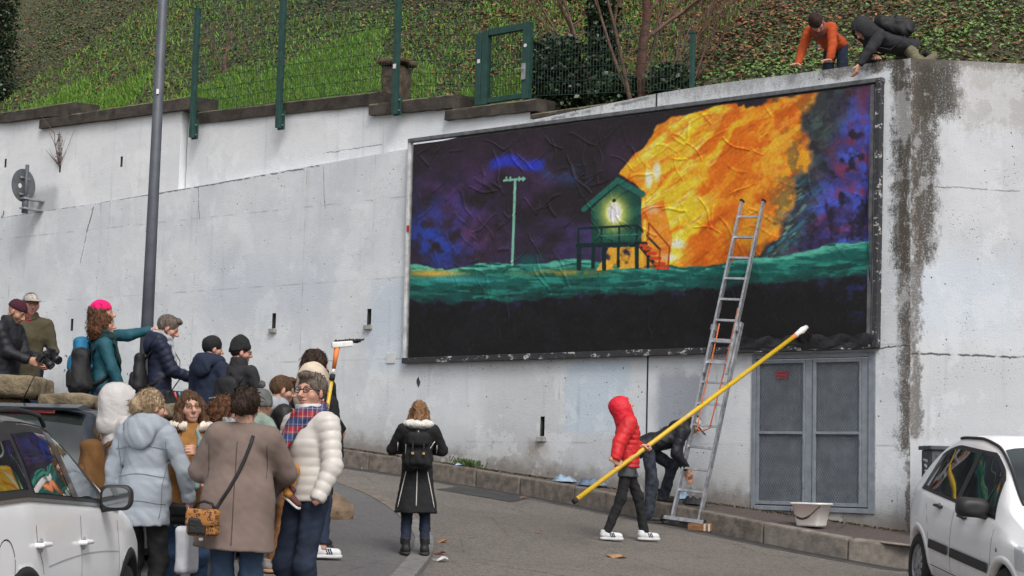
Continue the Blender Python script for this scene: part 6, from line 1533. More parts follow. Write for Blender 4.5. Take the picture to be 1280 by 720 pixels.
def backpack(info, label, m_, m2=None, size=(.15, .10, .21), off=(0, -.20, .20), style='plain', straps=True, mbuckle=None, group='backpacks worn in the crowd'):
    u, f, r, Pv = info['u'], info['fw'], info['r'], info['Pv']; B = np.column_stack([r, f, u])
    c = Pv+r*off[0]+f*off[1]+u*off[2]; e = carried('backpack', info, c-u*size[2], label, 'backpack', group); o0 = c-u*size[2]
    sx, sy, sz = size
    def bf(P):
        d = rbox(P, (0, 0, 0), (sx, sy, sz), .075)+.04*P[:, 2]/sz*(np.abs(P[:, 0])/sx)+wob(P, 12, .010, off[0]+sx*30)+wob(P, 26, .005, sx*70); d = smin(d, ell(P, (0, -.01, sz*.85), (sx*.8, sy*.85, sz*.25)), .04); return d
    V, Fq = soft(bf, (-sx-.06, -sy-.06, -sz-.08), (sx+.06, sy+.06, sz+.12), .014); bd = mesh_np('bag_body', V@B.T+c-o0, Fq, m_, e, True)
    V, Fq = soft(lambda P: rbox(P, (0, -sy+.006, -sz*.38), (sx*.72, .045, sz*.45), .038)+wob(P, 20, .006), (-sx-.04, -sy-.12, -sz-.05), (sx+.04, -sy+.1, sz*.4), .012); mesh_np('pocket', V@B.T+c-o0, Fq, m2 or m_, e, True)
    if style == 'flap':
        V, Fq = soft(lambda P: smax(rbox(P, (0, -.012, sz*.72), (sx*.95, sy+.03, sz*.42), .05), -rbox(P, (0, .02, sz*.45), (sx*.9, sy+.008, sz*.42), .03), .01)+wob(P, 16, .004), (-sx-.06, -sy-.1, 0), (sx+.06, sy+.1, sz*1.3), .012); fl = mesh_np('flap', V@B.T+c-o0, Fq, m2 or m_, e, True)
        for s in (-1, 1):
            mb = MB(); strap(mb, [np.array(q)@B.T+c-o0 for q in ((s*sx*.45, -sy-.045, sz*.62), (s*sx*.45, -sy-.062, sz*.2), (s*sx*.45, -sy-.064, -sz*.15))], .02, .006, f); mb.build('buckle_strap', m2 or m_, fl)
            MB().box((-.014, -.005, -.012), (.014, .005, .012)).build('buckle', mbuckle or M_bolt, fl, origin=-(np.array([s*sx*.45, -sy-.070, -.02])@B.T+c-o0))
        mb = MB(); strap(mb, [np.array(q)@B.T+c-o0 for q in [(-.035+.07*i/6, -.0, sz*1.06+.05*math.sin(math.pi*i/6)) for i in range(7)]], .02, .008, f); mb.build('top_loop', m2 or m_, e)
    else:
        mb = MB(); strap(mb, [np.array(q)@B.T+c-o0 for q in [(-sx*.72+1.44*sx*i/8, -sy-.060, -sz*.03+.012*math.sin(math.pi*i/8)) for i in range(9)]], .012, .006, f); mb.build('zip', M_bolt if mbuckle is None else mbuckle, e)
        mb = MB(); strap(mb, [np.array(q)@B.T+c-o0 for q in [(-.03+.06*i/6, sy*.6, sz*1.05+.05*math.sin(math.pi*i/6)) for i in range(7)]], .018, .007, f); mb.build('top_loop', m_, e)
    if straps:
        for s in (-1, 1):
            P_ = [(s*.075, sy*.8, sz*.8), (s*.095, sy+.05, sz*1.12+.015), (s*.105, sy+.16, sz*1.10+.02), (s*.115, sy+.245, sz*.75), (s*.135, sy+.24, sz*.1), (s*.165, sy+.10, -sz*.5), (s*sx*.8, sy*.5, -sz*.8)]
            mb = MB(); strap(mb, [np.array(q)@B.T+c-o0 for q in P_], .05, .014, [u*.2-f, u-f*.6, u+f*.3, f+u*.3, f, f+r*s, r*s]); mb.build('shoulder_strap', m_, e, True)
    return e
def shoulder_bag(info, p, label, m_, size, strap_pts=None, m2=None, sw=.02, yaw=0, mstrap=None, name='shoulder_bag', flap=True, group='shoulder bags in the crowd'):
    sx, sy, sz = size; e = carried(name, info, np.array(p)-np.array([0, 0, sz]), label, 'bag', group); c = np.array([0, 0, sz]); Rz = rotm(yaw)
    V, Fq = soft(lambda P: rbox(P, (0, 0, 0), (sx, sy, sz), min(sy*.6, .035))+wob(P, 16, .004), (-sx-.04, -sy-.04, -sz-.04), (sx+.04, sy+.04, sz+.04), .011); mesh_np('bag_body', V@Rz.T+c, Fq, m_, e, True)
    if flap:
        V, Fq = soft(lambda P: rbox(P, (0, -sy*.25, sz*.35), (sx*1.02, sy+.004, sz*.68), min(sy*.6, .035))+wob(P, 16, .003), (-sx-.04, -sy*2-.04, -sz-.04), (sx+.04, sy+.04, sz*1.4), .011); fo = mesh_np('flap', V@Rz.T+c, Fq, m2 or m_, e, True)
        MB().box((-.012, -sy*1.25-.016, -sz*.28), (.012, -sy*1.25-.002, -sz*.08)).build('clasp', M_bolt, fo)
    if strap_pts:
        o0 = np.array(p)-np.array([0, 0, sz]); mb = MB(); strap(mb, [np.array(q)-o0 for q in strap_pts[0]], sw, .006, strap_pts[1]); mb.build('strap', mstrap or m2 or m_, e, True)
    return e
# ---------------------------------------------------------------- who is where
def hr(name, c0, c1, style, **k): return dict(name=name, c0=c0, c1=c1, style=style, **k)
BLK = cloth('black cloth', (.016, .016, .018)); BLK2 = cloth('faded black cloth', (.026, .026, .030)); NAVY = cloth('navy cloth', (.018, .026, .052)); NAVYQ = cloth('navy quilted nylon', (.014, .019, .042), .55)
BLKQ = cloth('black quilted nylon', (.014, .015, .019), .5); JEAN = cloth('blue denim', (.032, .060, .120), .9, .3, .5, 330, 6); JEAND = cloth('dark denim', (.018, .026, .048), .9, .3, .5, 330, 6); JEANM = cloth('mid denim', (.05, .085, .15), .9, .3, .5, 330, 6)
TEAL = cloth('teal nylon', (.014, .085, .115), .6); TEALD = cloth('dark teal wool', (.010, .034, .036)); OLIVE = cloth('olive canvas', (.075, .065, .038)); GREY = cloth('grey fleece', (.30, .32, .35)); LGREY = cloth('light grey wool', (.36, .38, .40))
BURG = cloth('burgundy wool', (.055, .012, .022)); PINK = cloth('hot pink wool', (.78, .012, .15), .9); CREAM = cloth('cream fleece', (.56, .47, .37)); WHITEP = cloth('off white nylon', (.47, .455, .445), .6, .10, .3, 260, 9, .16); BLUEG = cloth('pale blue grey nylon', (.29, .325, .365), .5, .06, .3, 260, 9, .10)
TAN = cloth('tan suede', (.30, .145, .045), .95, .2, .35, 260, 9, .06); TAUPE = cloth('taupe wool', (.185, .140, .122), .98, .10, .6, 330, wr=.05); SHEAR = cloth('cream shearling', (.62, .56, .48), .98, .15, .9, 140); LEATH = cloth('black leather', (.018, .016, .016), .42); BROWNT = cloth('brown corduroy', (.16, .075, .028)); MUST = cloth('mustard corduroy', (.42, .19, .04))
IVORY = mat('ivory quilted nylon', (.55, .525, .49), .42, .04, 9, .2, .001, fine=200, spec=.4); MINT = cloth('sage green nylon', (.23, .30, .255), .6); REDN = cloth('red nylon', (.62, .018, .035), .5, .12); REDV = cloth('red vest nylon', (.55, .020, .025), .45, .12); ORANGE = cloth('rust orange wool', (.42, .070, .018)); KHAKI = cloth('khaki canvas', (.14, .13, .085))
DGREY = cloth('charcoal cotton', (.05, .055, .06)); SPEC = cloth('paint splashed dark denim', (.03, .036, .05), .9, .6, .5, 330, 14)
SOLEW = mat('white rubber', (.62, .62, .62), .7, .08, 20); SHW = cloth('white leather', (.62, .63, .65), .5, .06, .1); SHB = cloth('black boot leather', (.02, .02, .021), .5); SHG = cloth('grey orange suede', (.22, .20, .19), .8, .2); SOLEO = mat('tan rubber', (.38, .20, .10), .7, .1, 20)
BOOT = dict(mat=SHB, boot=.05); SNK = dict(mat=SHW, sole=SOLEW)
H_DK = lambda st: hr('dark brown hair', (.020, .012, .009), (.055, .033, .022), st); H_BR = lambda st: hr('brown hair', (.045, .024, .014), (.13, .07, .038), st); H_BL = lambda st: hr('blond hair', (.16, .105, .06), (.44, .33, .21), st)
H_GR = lambda st: hr('greying brown hair', (.065, .048, .038), (.19, .155, .13), st); H_AU = lambda st: hr('light auburn hair', (.11, .05, .022), (.30, .17, .085), st); H_CU = lambda st: hr('chestnut hair', (.05, .022, .013), (.17, .075, .035), st); H_BK = lambda st: hr('black hair', (.012, .009, .008), (.03, .02, .016), st)
CROWD = 'people in the crowd'
def GZ(px, py, d): A = at(px, py, d); return road_z(A[0], d)+RZ
def TZ(px, py, d): A = at(px, py, d); return terr_z(A[0])+.02*(d-17)

# ---- on the terrace, upper left
P1 = person('man in a burgundy beanie and black puffer looking down at his camera', 14, 374, 19.0, TZ(14, 374, 19.0), -105, coat=dict(mat=BLKQ, hem=.86, quilt=(.075, .010), collar=dict(h=.04)), legs=dict(mat=JEAND), shoes=BOOT, hat=dict(type='beanie', mat=BURG, tilt=.1, low=.036, cuff=0, tall=.9), hair=None, head=(0, -30, 0), lh=(-.06, .33, 1.08), rh=(.08, .31, 1.05), lcurl=55, rcurl=55, res=.015, group=CROWD, skin='tan', beard=((.12, .09, .08), .4))
P2 = person('man in a mottled cap and olive jacket with a camera at his waist', 39, 365, 19.7, TZ(39, 365, 19.7), -160, coat=dict(mat=OLIVE, hem=.84, collar=dict(h=.03)), legs=dict(mat=JEAND), shoes=BOOT, hat=dict(type='cap', mat=mat('mottled cap cloth', (.34, .31, .28), .9, .55, 26)), hair=H_GR('crop'), head=(8, -4, 0), lh=(-.20, .20, 1.00), rh=(.27, .12, .93), lcurl=45, res=.015, group=CROWD, skin='pink', beard=((.2, .15, .13), .35), scarf=dict(mat=cloth('red checked cotton', (.35, .03, .05)), th=.018, h=.02, r=.85), hairh=.02)
P3 = person('woman in a hot pink beanie pointing right with her raised arm', 131, 378.5, 18.7, TZ(131, 378, 18.7), -82, coat=dict(mat=TEAL, hem=.72, collar=dict(h=.035)), legs=dict(mat=BLK), shoes=BOOT, hat=dict(type='beanie', mat=PINK, tilt=.15, cuff=0), hair=H_BR('bob'), head=(0, 6, 0), lh=(-.02, .58, 1.47), lcurl=[8, 62, 70, 75], lfd=(.0, 1, .28), lnrm=(0, -.3, 1), lpole=(-.2, .1, -1), rh=(.22, .10, .82), res=.015, group=CROWD)
P4 = person('curly haired woman in a teal jacket and dark scarf with a black backpack', 133, 394, 18.0, TZ(133, 394, 18.0), -72, coat=dict(mat=TEAL, hem=.70, collar=dict(h=.03)), legs=dict(mat=JEAND), shoes=BOOT, hair=H_CU('curly'), head=(-5, 8, 0), scarf=dict(mat=TEALD, th=.045, h=.035, tails=[((0, .10, 0), (.03, .17, -.30)), ((.06, .10, -.02), (.10, .16, -.22))], drop=.5), lh=(-.24, .14, .82), rh=(.22, .20, .86), res=.014, group=CROWD)
P5 = person('man in a navy quilted jacket and grey scarf looking down at a phone', 203, 393.5, 17.8, TZ(203, 393, 17.8), -78, coat=dict(mat=NAVYQ, hem=.80, quilt=(.062, .010), collar=dict(h=.045)), legs=dict(mat=JEAND), shoes=BOOT, hair=H_GR('short'), head=(-3, -24, 0), scarf=dict(mat=LGREY, th=.030, h=.035, tails=[((.0, .11, 0), (.03, .16, -.24))], drop=.42), glasses=dict(), lh=(-.10, .36, 1.08), rh=(.10, .34, 1.06), lcurl=45, rcurl=50, res=.014, group=CROWD, hood='down', skin='pink')
P6 = person('person in a dark navy parka and black beanie seen from behind', 264, 423, 17.5, TZ(264, 423, 17.5), -28, coat=dict(mat=NAVY, hem=.72, flare=.185, fat=1.1), legs=dict(mat=BLK), shoes=BOOT, hat=dict(type='beanie', mat=BLK, tilt=.1, low=-.055, cuff=0), head=(-35, -6, 0), lh=(-.12, .22, 1.0), rh=(.26, .16, .95), res=.014, group=CROWD, hood=dict(down=1, size=1.2))
P7 = person('man in a black tall beanie and glasses with a black backpack', 300, 424, 17.4, TZ(300, 424, 17.4), -25, coat=dict(mat=BLK2, hem=.80, collar=dict(h=.05, th=.024)), legs=dict(mat=BLK), shoes=BOOT, hat=dict(type='beanie', mat=BLK, tilt=.22, tall=1.45), hair=H_BK('crop'), head=(-48, -4, 0), glasses=dict(r=.003), lh=(-.2, .2, .95), rh=(.24, .18, .95), res=.014, group=CROWD, beard=((.05, .03, .02), .6), hairh=.03, skin='pink')
# ---- towards the middle
P8 = person('woman with dark brown hair and a thick black scarf near the yellow broom', 394, 438.5, 16.9, GZ(394, 438, 16.9)+.0, -38, coat=dict(mat=BLK, hem=.70), legs=dict(mat=BLK), shoes=BOOT, hair=H_DK('bob'), head=(-12, -6, 0), scarf=dict(mat=BLK2, th=.05, h=.045, r=1.05), lh=(-.2, .2, .9), rh=(.05, .30, 1.02), rpole=(.2, -.6, -1), rcurl=75, res=.015, group=CROWD)
P9 = person('person in a cream fleece hood and black coat behind the man in the white puffer', 393, 460, 16.3, GZ(393, 460, 16.3), -18, coat=dict(mat=BLK, hem=.74, flare=.19, fat=1.08), legs=dict(mat=NAVY, cut=-.02), shoes=dict(mat=SHW, sole=SOLEW, stripes=NAVY), hood=dict(up=1, mat=CREAM, size=1.08), hair=None, lf=(-.17, .02, 0), rf=(.18, -.06, 0), toe=(20, -55), lh=(-.2, .1, .9), rh=(.25, .08, .85), res=.014, group=CROWD)
P16 = person('man in a black leather jacket with a pale grey hood looking right', 350, 471.5, 15.2, GZ(350, 471, 15.2), -62, coat=dict(mat=LEATH, hem=.86), legs=dict(mat=BROWNT), shoes=dict(mat=SHG, sole=SOLEO), hair=H_BR('short'), head=(-14, -10, 0), hood=dict(down=1, mat=GREY, size=.95), lh=(-.2, .2, .9), rh=(.24, .15, .85), lf=(-.12, .06, 0), rf=(.10, -.02, 0), res=.013, group=CROWD, beard=((.06, .035, .025), .55), glasses=dict(r=.002))
P13 = person('curly haired person in a white and navy scarf behind the taupe coat', 281, 498, 13.7, GZ(281, 498, 13.7), -52, coat=dict(mat=DGREY, hem=.75), legs=dict(mat=DGREY), shoes=BOOT, hair=H_CU('curly'), head=(-22, -4, 0), scarf=dict(mat=LGREY, th=.042, h=.03), lh=(-.2, .2, .95), rh=(.2, .2, .95), res=.013, group=CROWD)
P12 = person('smiling woman in round glasses and a tan suede coat with cream collar', 241, 491, 12.5, GZ(241, 491, 12.5), 197, coat=dict(mat=TAN, hem=.72, lapel=SHEAR, cuff=SHEAR), legs=dict(mat=JEAN), shoes=BOOT, hair=H_BR('wavy'), head=(6, 0, 5), smile=1.0, glasses=dict(r=.0022, mat=mat('tortoise rim', (.05, .02, .012), .3, .4, 30, 0)), lh=(-.03, .34, 1.25), lcurl=50, lpole=(-1, .0, -.8), rh=(-.02, .33, 1.03), rpole=(1, 0, -.5), rcurl=30, res=.011, group=CROWD)
P10 = person('woman in a white puffer with her hood up wearing a brown backpack', 152, 484, 12.8, GZ(152, 484, 12.8), -52, coat=dict(mat=WHITEP, hem=.74, quilt=(.11, .010), collar=dict(h=.04), fat=1.05), legs=dict(mat=BLK), shoes=BOOT, hood=dict(up=1, size=.98, open=.02), head=(-30, -2, 0), lh=(-.2, .22, .95), rh=(.22, .20, .93), res=.011, group=CROWD)
P11 = person('blond woman in a pale blue grey puffer jacket seen from behind', 187, 489.5, 12.0, GZ(187, 489, 12.0), -14, coat=dict(mat=BLUEG, hem=.745, quilt=(.19, .014, .2), squilt=(.16, .011), fat=1.02, flare=.192, waist=.178, wr=1.0), legs=dict(mat=BLK), shoes=BOOT, hair=H_BL('bun'), head=(-40, -6, 0), hood=dict(down=1, size=1.12), glasses=dict(), lh=(-.30, .06, .86), rh=(.28, .14, .92), rpole=(1, -.8, 0), lpole=(-1, -.6, 0), res=.010, group=CROWD)
P14 = person('woman in a taupe wool coat seen from behind carrying a child', 303, 487, 11.5, GZ(303, 487, 11.5), 0, coat=dict(mat=TAUPE, hem=.665, flare=.245, waist=.20, fat=1.12, sleeve=1.10, wr=.55, k=.06), legs=dict(mat=JEANM, fat=1.12), shoes=BOOT, hair=H_DK('bun'), head=(-6, -4, 0), lh=(-.16, .30, 1.12), rh=(.16, .30, 1.04), lpole=(-.7, -.5, -.5), rpole=(1, -.4, .0), side=3, res=.010, group=CROWD)
P17 = person('man in an ivory quilted jacket, tartan scarf and dark rimmed glasses', 389, 468.5, 12.0, GZ(389, 468, 12.0), 138, coat=dict(mat=IVORY, hem=.90, quilt=(.058, .008), squilt=(.060, .008), fat=1.03, collar=dict(h=.022, th=.022, out=-.1), wr=.35), legs=dict(mat=JEAND, fat=1.02), shoes=dict(mat=SHW, sole=SOLEW), hair=H_GR('short'), head=(12, 2, 0), smile=.4, glasses=dict(r=.0032), lh=(-.215, .11, .90), lpole=(-.9, -1, 0), lcurl=None, rh=(.22, .12, .88), res=.009, group=CROWD, skin='pink', beard=((.30, .2, .17), .3))
mt, nt, bs = new_mat('tartan wool'); tc = nd(nt, 'ShaderNodeTexCoord'); P_ = tc.outputs['Object']; sep = nd(nt, 'ShaderNodeSeparateXYZ'); lk(nt, scale_v(nt, P_, (1, 1, 1)), sep.inputs[0])
def stripe_n(ax_, f, w0): return ramp_n(nt, math_n(nt, 'SINE', math_n(nt, 'MULTIPLY', sep.outputs[ax_], f)), w0, w0+.15)
dg_ = math_n(nt, 'ADD', sep.outputs[0], sep.outputs[1])
c_ = mix_n(nt, stripe_n(2, 62, .0), (.030, .055, .17), (.33, .022, .035)); s2 = ramp_n(nt, math_n(nt, 'SINE', math_n(nt, 'MULTIPLY', dg_, 75)), .25, .4); c_ = mix_n(nt, math_n(nt, 'MULTIPLY', s2, .65), c_, (.02, .025, .07))
c_ = mix_n(nt, math_n(nt, 'MULTIPLY', stripe_n(2, 124, .93), .7), c_, (.55, .5, .42)); c_ = mix_n(nt, math_n(nt, 'MULTIPLY', ramp_n(nt, math_n(nt, 'SINE', math_n(nt, 'MULTIPLY', dg_, 150)), .92, .98), .6), c_, (.5, .46, .4)); lk(nt, c_, bs.inputs['Base Color']); bs.inputs['Roughness'].default_value = .95
bump_n(nt, bs, noise_n(nt, P_, 300, 2), .5, .002); TARTAN = mt
def scarf_on(info, m_, tails, th=.036, h=.03, r_=1.0, drop=.5, sd=1.0):
    nb, u, f, r = info['nb'], info['u'], info['fw'], info['r']
    def scf(P):
        q = P-nb.astype(np.float32); q = np.column_stack([q@r.astype(np.float32), q@f.astype(np.float32), q@u.astype(np.float32)]); ro = np.sqrt(q[:, 0]**2+(q[:, 1]-.012)**2)-.085*r_; zz = q[:, 2]-.012+.30*q[:, 1]
        d = np.sqrt(ro*ro*1.1+(np.maximum(np.abs(zz)-h, 0))**2)-th; d = d+.006*np.sin(zz*95+np.arctan2(q[:, 0], q[:, 1])*3)
        for a, b in tails: d = smin(d, cap(q, a, b, .046, .052, (0, 1, 0), .42), .025)
        return d+wob(P, 24, .005, sd)
    V, Fq = soft(scf, nb-np.array([.26, .28, drop]), nb+.26, .009); return mesh_np('scarf', V, Fq, m_, info['o'], True)
scarf_on(P17, TARTAN, [((-.01, .11, -.03), (.06, .20, -.22)), ((.06, .20, -.22), (.07, .20, -.36)), ((.05, .11, -.05), (.11, .18, -.28))])
# child on the arm
cp = at(327, 505, 12.0); ck = .56
P15 = person('small child in a grey pompom hat and sage jacket carried by the taupe coat', 327, 505, 12.0, 0, -48, root=(cp[0], 11.98, at(327, 492, 12.0)[2]-1.78*ck), scale=ck, coat=dict(mat=MINT, hem=.84, quilt=(.12, .012), fat=1.15, sleeve=1.15), legs=dict(mat=MUST, fat=1.15, cut=-.02), shoes=dict(mat=cloth('brown child boot', (.10, .035, .03), .6), sole=SOLEW, boot=.04, pitch=(0, -35)), hat=dict(type='beanie', mat=cloth('grey ribbed knit', (.12, .125, .12), .98, .2, .8, 90), tilt=.1, low=-.01, pom=cloth('grey pompom wool', (.10, .10, .10), .98, .3, .9, 60)), hsc=1.38, head=(12, -4, 0), hood=dict(down=1, size=1.25), lh=(-.1, .34, 1.2), rh=(.22, .26, 1.1), lf=(-.30, .10, .34), rf=(.70, -.02, .50), kp=(.3, 1, .6), toe=(8, -70), res=.017, cut_feet=False)
# ---- woman alone on the footway edge
q = on_road(521, 702)
P19 = person('woman alone in a long black coat with white piping and white collar', 524, 502.5, q[1], road_z(q[0], q[1])+RZ+.012, 4, coat=dict(mat=BLK, hem=.46, flare=.235, waist=.145, fat=1.05, lapel=cloth('white fleece', (.62, .60, .56), .98, .12, .8, 120), wr=.8), legs=dict(mat=JEAND, cut=-.03), shoes=dict(mat=SHB, boot=.07), hair=H_AU('bob'), head=(0, -16, 0), lh=(-.10, .27, 1.16), rh=(.10, .27, 1.16), lpole=(-1, -.4, -.5), rpole=(1, -.4, -.5), lf=(-.105, 0, 0), rf=(.115, .01, 0), res=.010)
# sewn seams on the coats in front
def seam_line(info, pts, m_, name='seam', r_=.0028):
    co = [c for c in info['o'].children if c.name.startswith('jacket')][0]; h_ = cast_back(info, co, pts)
    if len(h_) > 2: mb = MB(); mb.tube(h_, r_, 4); mb.build(name, m_, co, True)
SEAM_T = cloth('dark taupe seam', (.085, .062, .052)); SEAM_B = cloth('grey puffer seam', (.17, .20, .235))
# piping follows the coat
u = P19['u']; mb_l = []
M_PIPE = cloth('white piping', (.60, .58, .55), .8)
def cast_back(info, mesh, pts, depth=-.6):
    """drop points from behind onto the garment's back"""
    from mathutils.bvhtree import BVHTree
    me = mesh.data; bv = BVHTree.FromPolygons([v.co.copy() for v in me.vertices], [tuple(p.vertices) for p in me.polygons]); out = []
    for (x, z) in pts:
        hit = bv.ray_cast(Vector((x, depth, z)), Vector((0, 1, 0)))
        if hit[0] is not None: out.append(np.array(hit[0])-np.array([0, .003, 0]))
    return out
seam_line(P14, [(.0, 1.36-.03*i) for i in range(23)], SEAM_T); seam_line(P14, [(-.19+.0*i, 1.34-.03*i) for i in range(8)], SEAM_T); seam_line(P14, [(.19, 1.34-.03*i) for i in range(8)], SEAM_T)
for zz in (1.30, 1.10, .91): seam_line(P11, [(-.20+.02*i, zz-.012*math.cos(i*.31)) for i in range(21)], SEAM_B)
for sx in (-1, 1): seam_line(P11, [(sx*(.185-.0015*i), 1.34-.03*i) for i in range(19)], SEAM_B)
coat19 = [c for c in P19['o'].children if c.name.startswith('jacket')][0]
for pts in ([(-.135, 1.22-.07*i) for i in range(4)], [(.0, .94-.04*i) for i in range(11)], [(-.125-.008*i, .92-.04*i) for i in range(11)], [(.115+.009*i, .92-.04*i) for i in range(11)], [(0, 1.40-.02*i) for i in range(4)], [(.10+.022*i, 1.12+.035*i) for i in range(5)], [(.215, 1.22-.045*i) for i in range(5)], [(-.225, 1.24-.045*i) for i in range(5)]):
    h_ = cast_back(P19, coat19, pts)
    if len(h_) > 2: mb = MB(); mb.tube(h_, .0055, 5); mb.build('piping', M_PIPE, coat19, True)
backpack(P19, 'small black flap backpack with brass buckles on the long black coat', cloth('black canvas', (.014, .014, .016)), None, (.135, .075, .185), (0, -.205, .20), 'flap', mbuckle=mat('brass', (.5, .36, .16), .4, .2, 20, 0, metal=.7))
# ---- person in red with the long pole
q = on_road(786, 674); D20 = q[1]-.22
gz = road_z(q[0], q[1]); 
def loc(info_base, th, k, W): d = np.asarray(W)-info_base; c, s = math.cos(-th), math.sin(-th); return np.array([d[0]*c-d[1]*s, d[0]*s+d[1]*c, d[2]])/k
base = np.array([at(783, 600, D20)[0], D20, gz]); th20 = math.radians(-82); k20 = (at(783, 493, D20)[2]-gz)/1.71
pA = np.array(pole.location); pdir = dv
def on_pole(px):
    lo, hi = 0, pl
    for _ in range(50):
        m_ = (lo+hi)/2
        if proj(pA+pdir*m_)[0] < px: lo = m_
        else: hi = m_
    return pA+pdir*lo
h1, h2 = on_pole(776), on_pole(811); l1_, l2_ = loc(base, th20, k20, h1), loc(base, th20, k20, h2); pdl = loc(np.zeros(3), th20, 1, pdir)
grip_off = np.array([0, -.02, -.0])
P20 = person('person in a red hooded jacket looking up and gripping the long yellow pole', 783, 493, D20, gz, -82, root=base, scale=k20, coat=dict(mat=REDV, hem=.86, quilt=(.062, .020), squilt=None, fat=1.20, sleeve=1.12), legs=dict(mat=BLK, fat=.93, ankle=.056, cut=.012), pelvis=(0, 0, .925), shoes=dict(mat=SHW, sole=SOLEW, stripes=NAVY), hood=dict(up=1, mat=REDN, size=.88, open=.085), hair=None, head=(-12, 22, 0), rh=l1_+np.array([.035, -.085, .045]), rfd=(-.25, .85, -.35), rnrm=(1, .2, .3), rcurl=82, rpole=(.6, -1, -.1), lh=l2_+np.array([.03, -.09, -.02]), lfd=(.35, .95, .05), lnrm=(-.5, .2, .8), lcurl=80, lpole=(-.3, -.4, -1), lf=(-.10, .27, 0), rf=(.10, -.22, 0), toe=(4, -12), res=.010)

for inf_, nm in ((P10, 'pale hood seam'), (P20, 'red hood seam')):      # the seam over the crown of a raised hood
    hd_ = [c for c in inf_['o'].children if c.name.startswith('hood')][0]; h_ = []
    from mathutils.bvhtree import BVHTree
    bv = BVHTree.FromPolygons([v.co.copy() for v in hd_.data.vertices], [tuple(q.vertices) for q in hd_.data.polygons])
    for a_ in np.linspace(-.25, 2.2, 26):
        dl = inf_['H']@np.array([.035, -math.sin(a_), math.cos(a_)]); og = inf_['hc']+inf_['H']@np.array([.03, 0, 0]); r_ = bv.ray_cast(Vector(og+dl*.5), Vector(-dl))
        if r_[0] is not None: h_.append(np.array(r_[0]))
    if len(h_) > 4: mb = MB(); mb.tube(h_, .0035, 5); mb.build('hood_seam', cloth(nm, (.36, .35, .34) if inf_ is P10 else (.34, .012, .02)), hd_, True)
# grey shorts over the leggings
P = P20
def shf(Q):
    d = cap(Q, P['Pv']-np.array([.05, 0, .02]), P['Pv']+np.array([.05, 0, -.02]), .125, .125, (0, 1, 0), .95)
    for s in (-1, 1): d = smin(d, cap(Q, np.array([s*.09, 0, .90]), P['KN'][s], .105, .085), .03)
    return smax(d, -(Q[:, 2]-.735), .01)+wob(Q, 22, .004)
V, Fq = soft(shf, (-.3, -.3, .65), (.3, .3, 1.1), .012); mesh_np('shorts', V, Fq, cloth('grey melange cotton', (.085, .095, .10)), P20['o'], True)
# ---- person bending down by the ladder
q1 = on_road(814, 654); k21 = 1.03; th21 = math.radians(-84); gz21 = road_z(q1[0], q1[1])
P21 = person('person in a black hooded jacket and pale cap bent over by the ladder', 812, 600, q1[1], gz21, -84, root=(at(811, 600, q1[1]+.1)[0], q1[1]+.12, gz21), scale=k21, lean=70, pelvis=(0, -.04, .95), coat=dict(mat=BLKQ, hem=.82, quilt=(.10, .007), squilt=(.09, .006), fat=1.1, wr=1.3), legs=dict(mat=SPEC, fat=1.05, ankle=.062, cut=.045), shoes=dict(mat=SHB, sole=mat('dark sole', (.03, .03, .03), .8), boot=.08), hat=dict(type='cap', mat=cloth('white grey cap', (.50, .50, .51))), hair=H_DK('crop'), hood=dict(down=1, size=1.1), head=(0, -10, 0), lh=(-.12, .50, .62), rh=(.14, .44, .66), lcurl=35, rcurl=35, rpole=(.4, -1, .3), lpole=(-.4, -1, .3), rf=(.10, .0, 0), lf=(-.26, .26, .23), toe=(4, -10), res=.012)
# ---- two people on top of the wall
def wall_top(px): 
    lo, hi = 40., 160.
    s, z = on_wall(px, 85); return s, wtop(s)
s22, z22 = wall_top(1013)
P22 = person('person in a rust orange jacket and fur hat on all fours on the wall', 0, 0, 0, 0, 142, root=WP(s22+.05, -.44, z22+.01), scale=1.0, pelvis=(0, -.16, .46), lean=76, coat=dict(mat=ORANGE, hem=.86, fat=1.0, collar=dict(h=.03)), legs=dict(mat=JEAND), shoes=BOOT, hat=dict(type='beanie', mat=mat('dark fur', (.03, .014, .012), .95, .5, 30, 1.0, .01, fine=120), tilt=.1, low=.02), hair=H_DK('crop'), head=(24, -34, 0), glasses=dict(), scarf=dict(z=.0, mat=cloth('dusty rose wool', (.20, .08, .075)), th=.04, h=.03), lh=(-.24, .49, .0), rh=(.24, .50, .0), lfd=(0, 1, -.1), rfd=(0, 1, -.1), lnrm=(0, .1, 1), rnrm=(0, .1, 1), lcurl=10, rcurl=10, lpole=(-1, -.3, .2), rpole=(1, -.3, .2), lf=(-.12, -.52, .02), rf=(.12, -.52, .02), kp=(0, 1, -.6), toe=(0, 0), res=.012, cut_feet=True)
s23, z23 = wall_top(1115)
P23 = person('person in a black hood and backpack leaning over the wall, one hand dangling', 0, 0, 0, 0, 102, root=WP(s23-.02, -.40, z23+.01), scale=1.0, pelvis=(0, -.02, .24), lean=80, coat=dict(mat=BLK2, hem=.84, fat=1.08, wr=1.3), legs=dict(mat=KHAKI, cut=.07), shoes=dict(mat=SHB, boot=.06, pitch=(-55, -55)), hood='up', head=(10, -8, 0), lh=(-.20, .72, -.10), lfd=(.1, .25, -1), lnrm=(-.6, -.6, .2), lcurl=30, lpole=(-.6, -.5, .8), rh=(-.02, .42, .06), rpole=(1, 0, -.2), rfd=(-1, .2, 0), rnrm=(0, .2, 1), lf=(-.16, -.30, .02), rf=(.16, -.35, .02), kp=(0, 1, .1), res=.012)

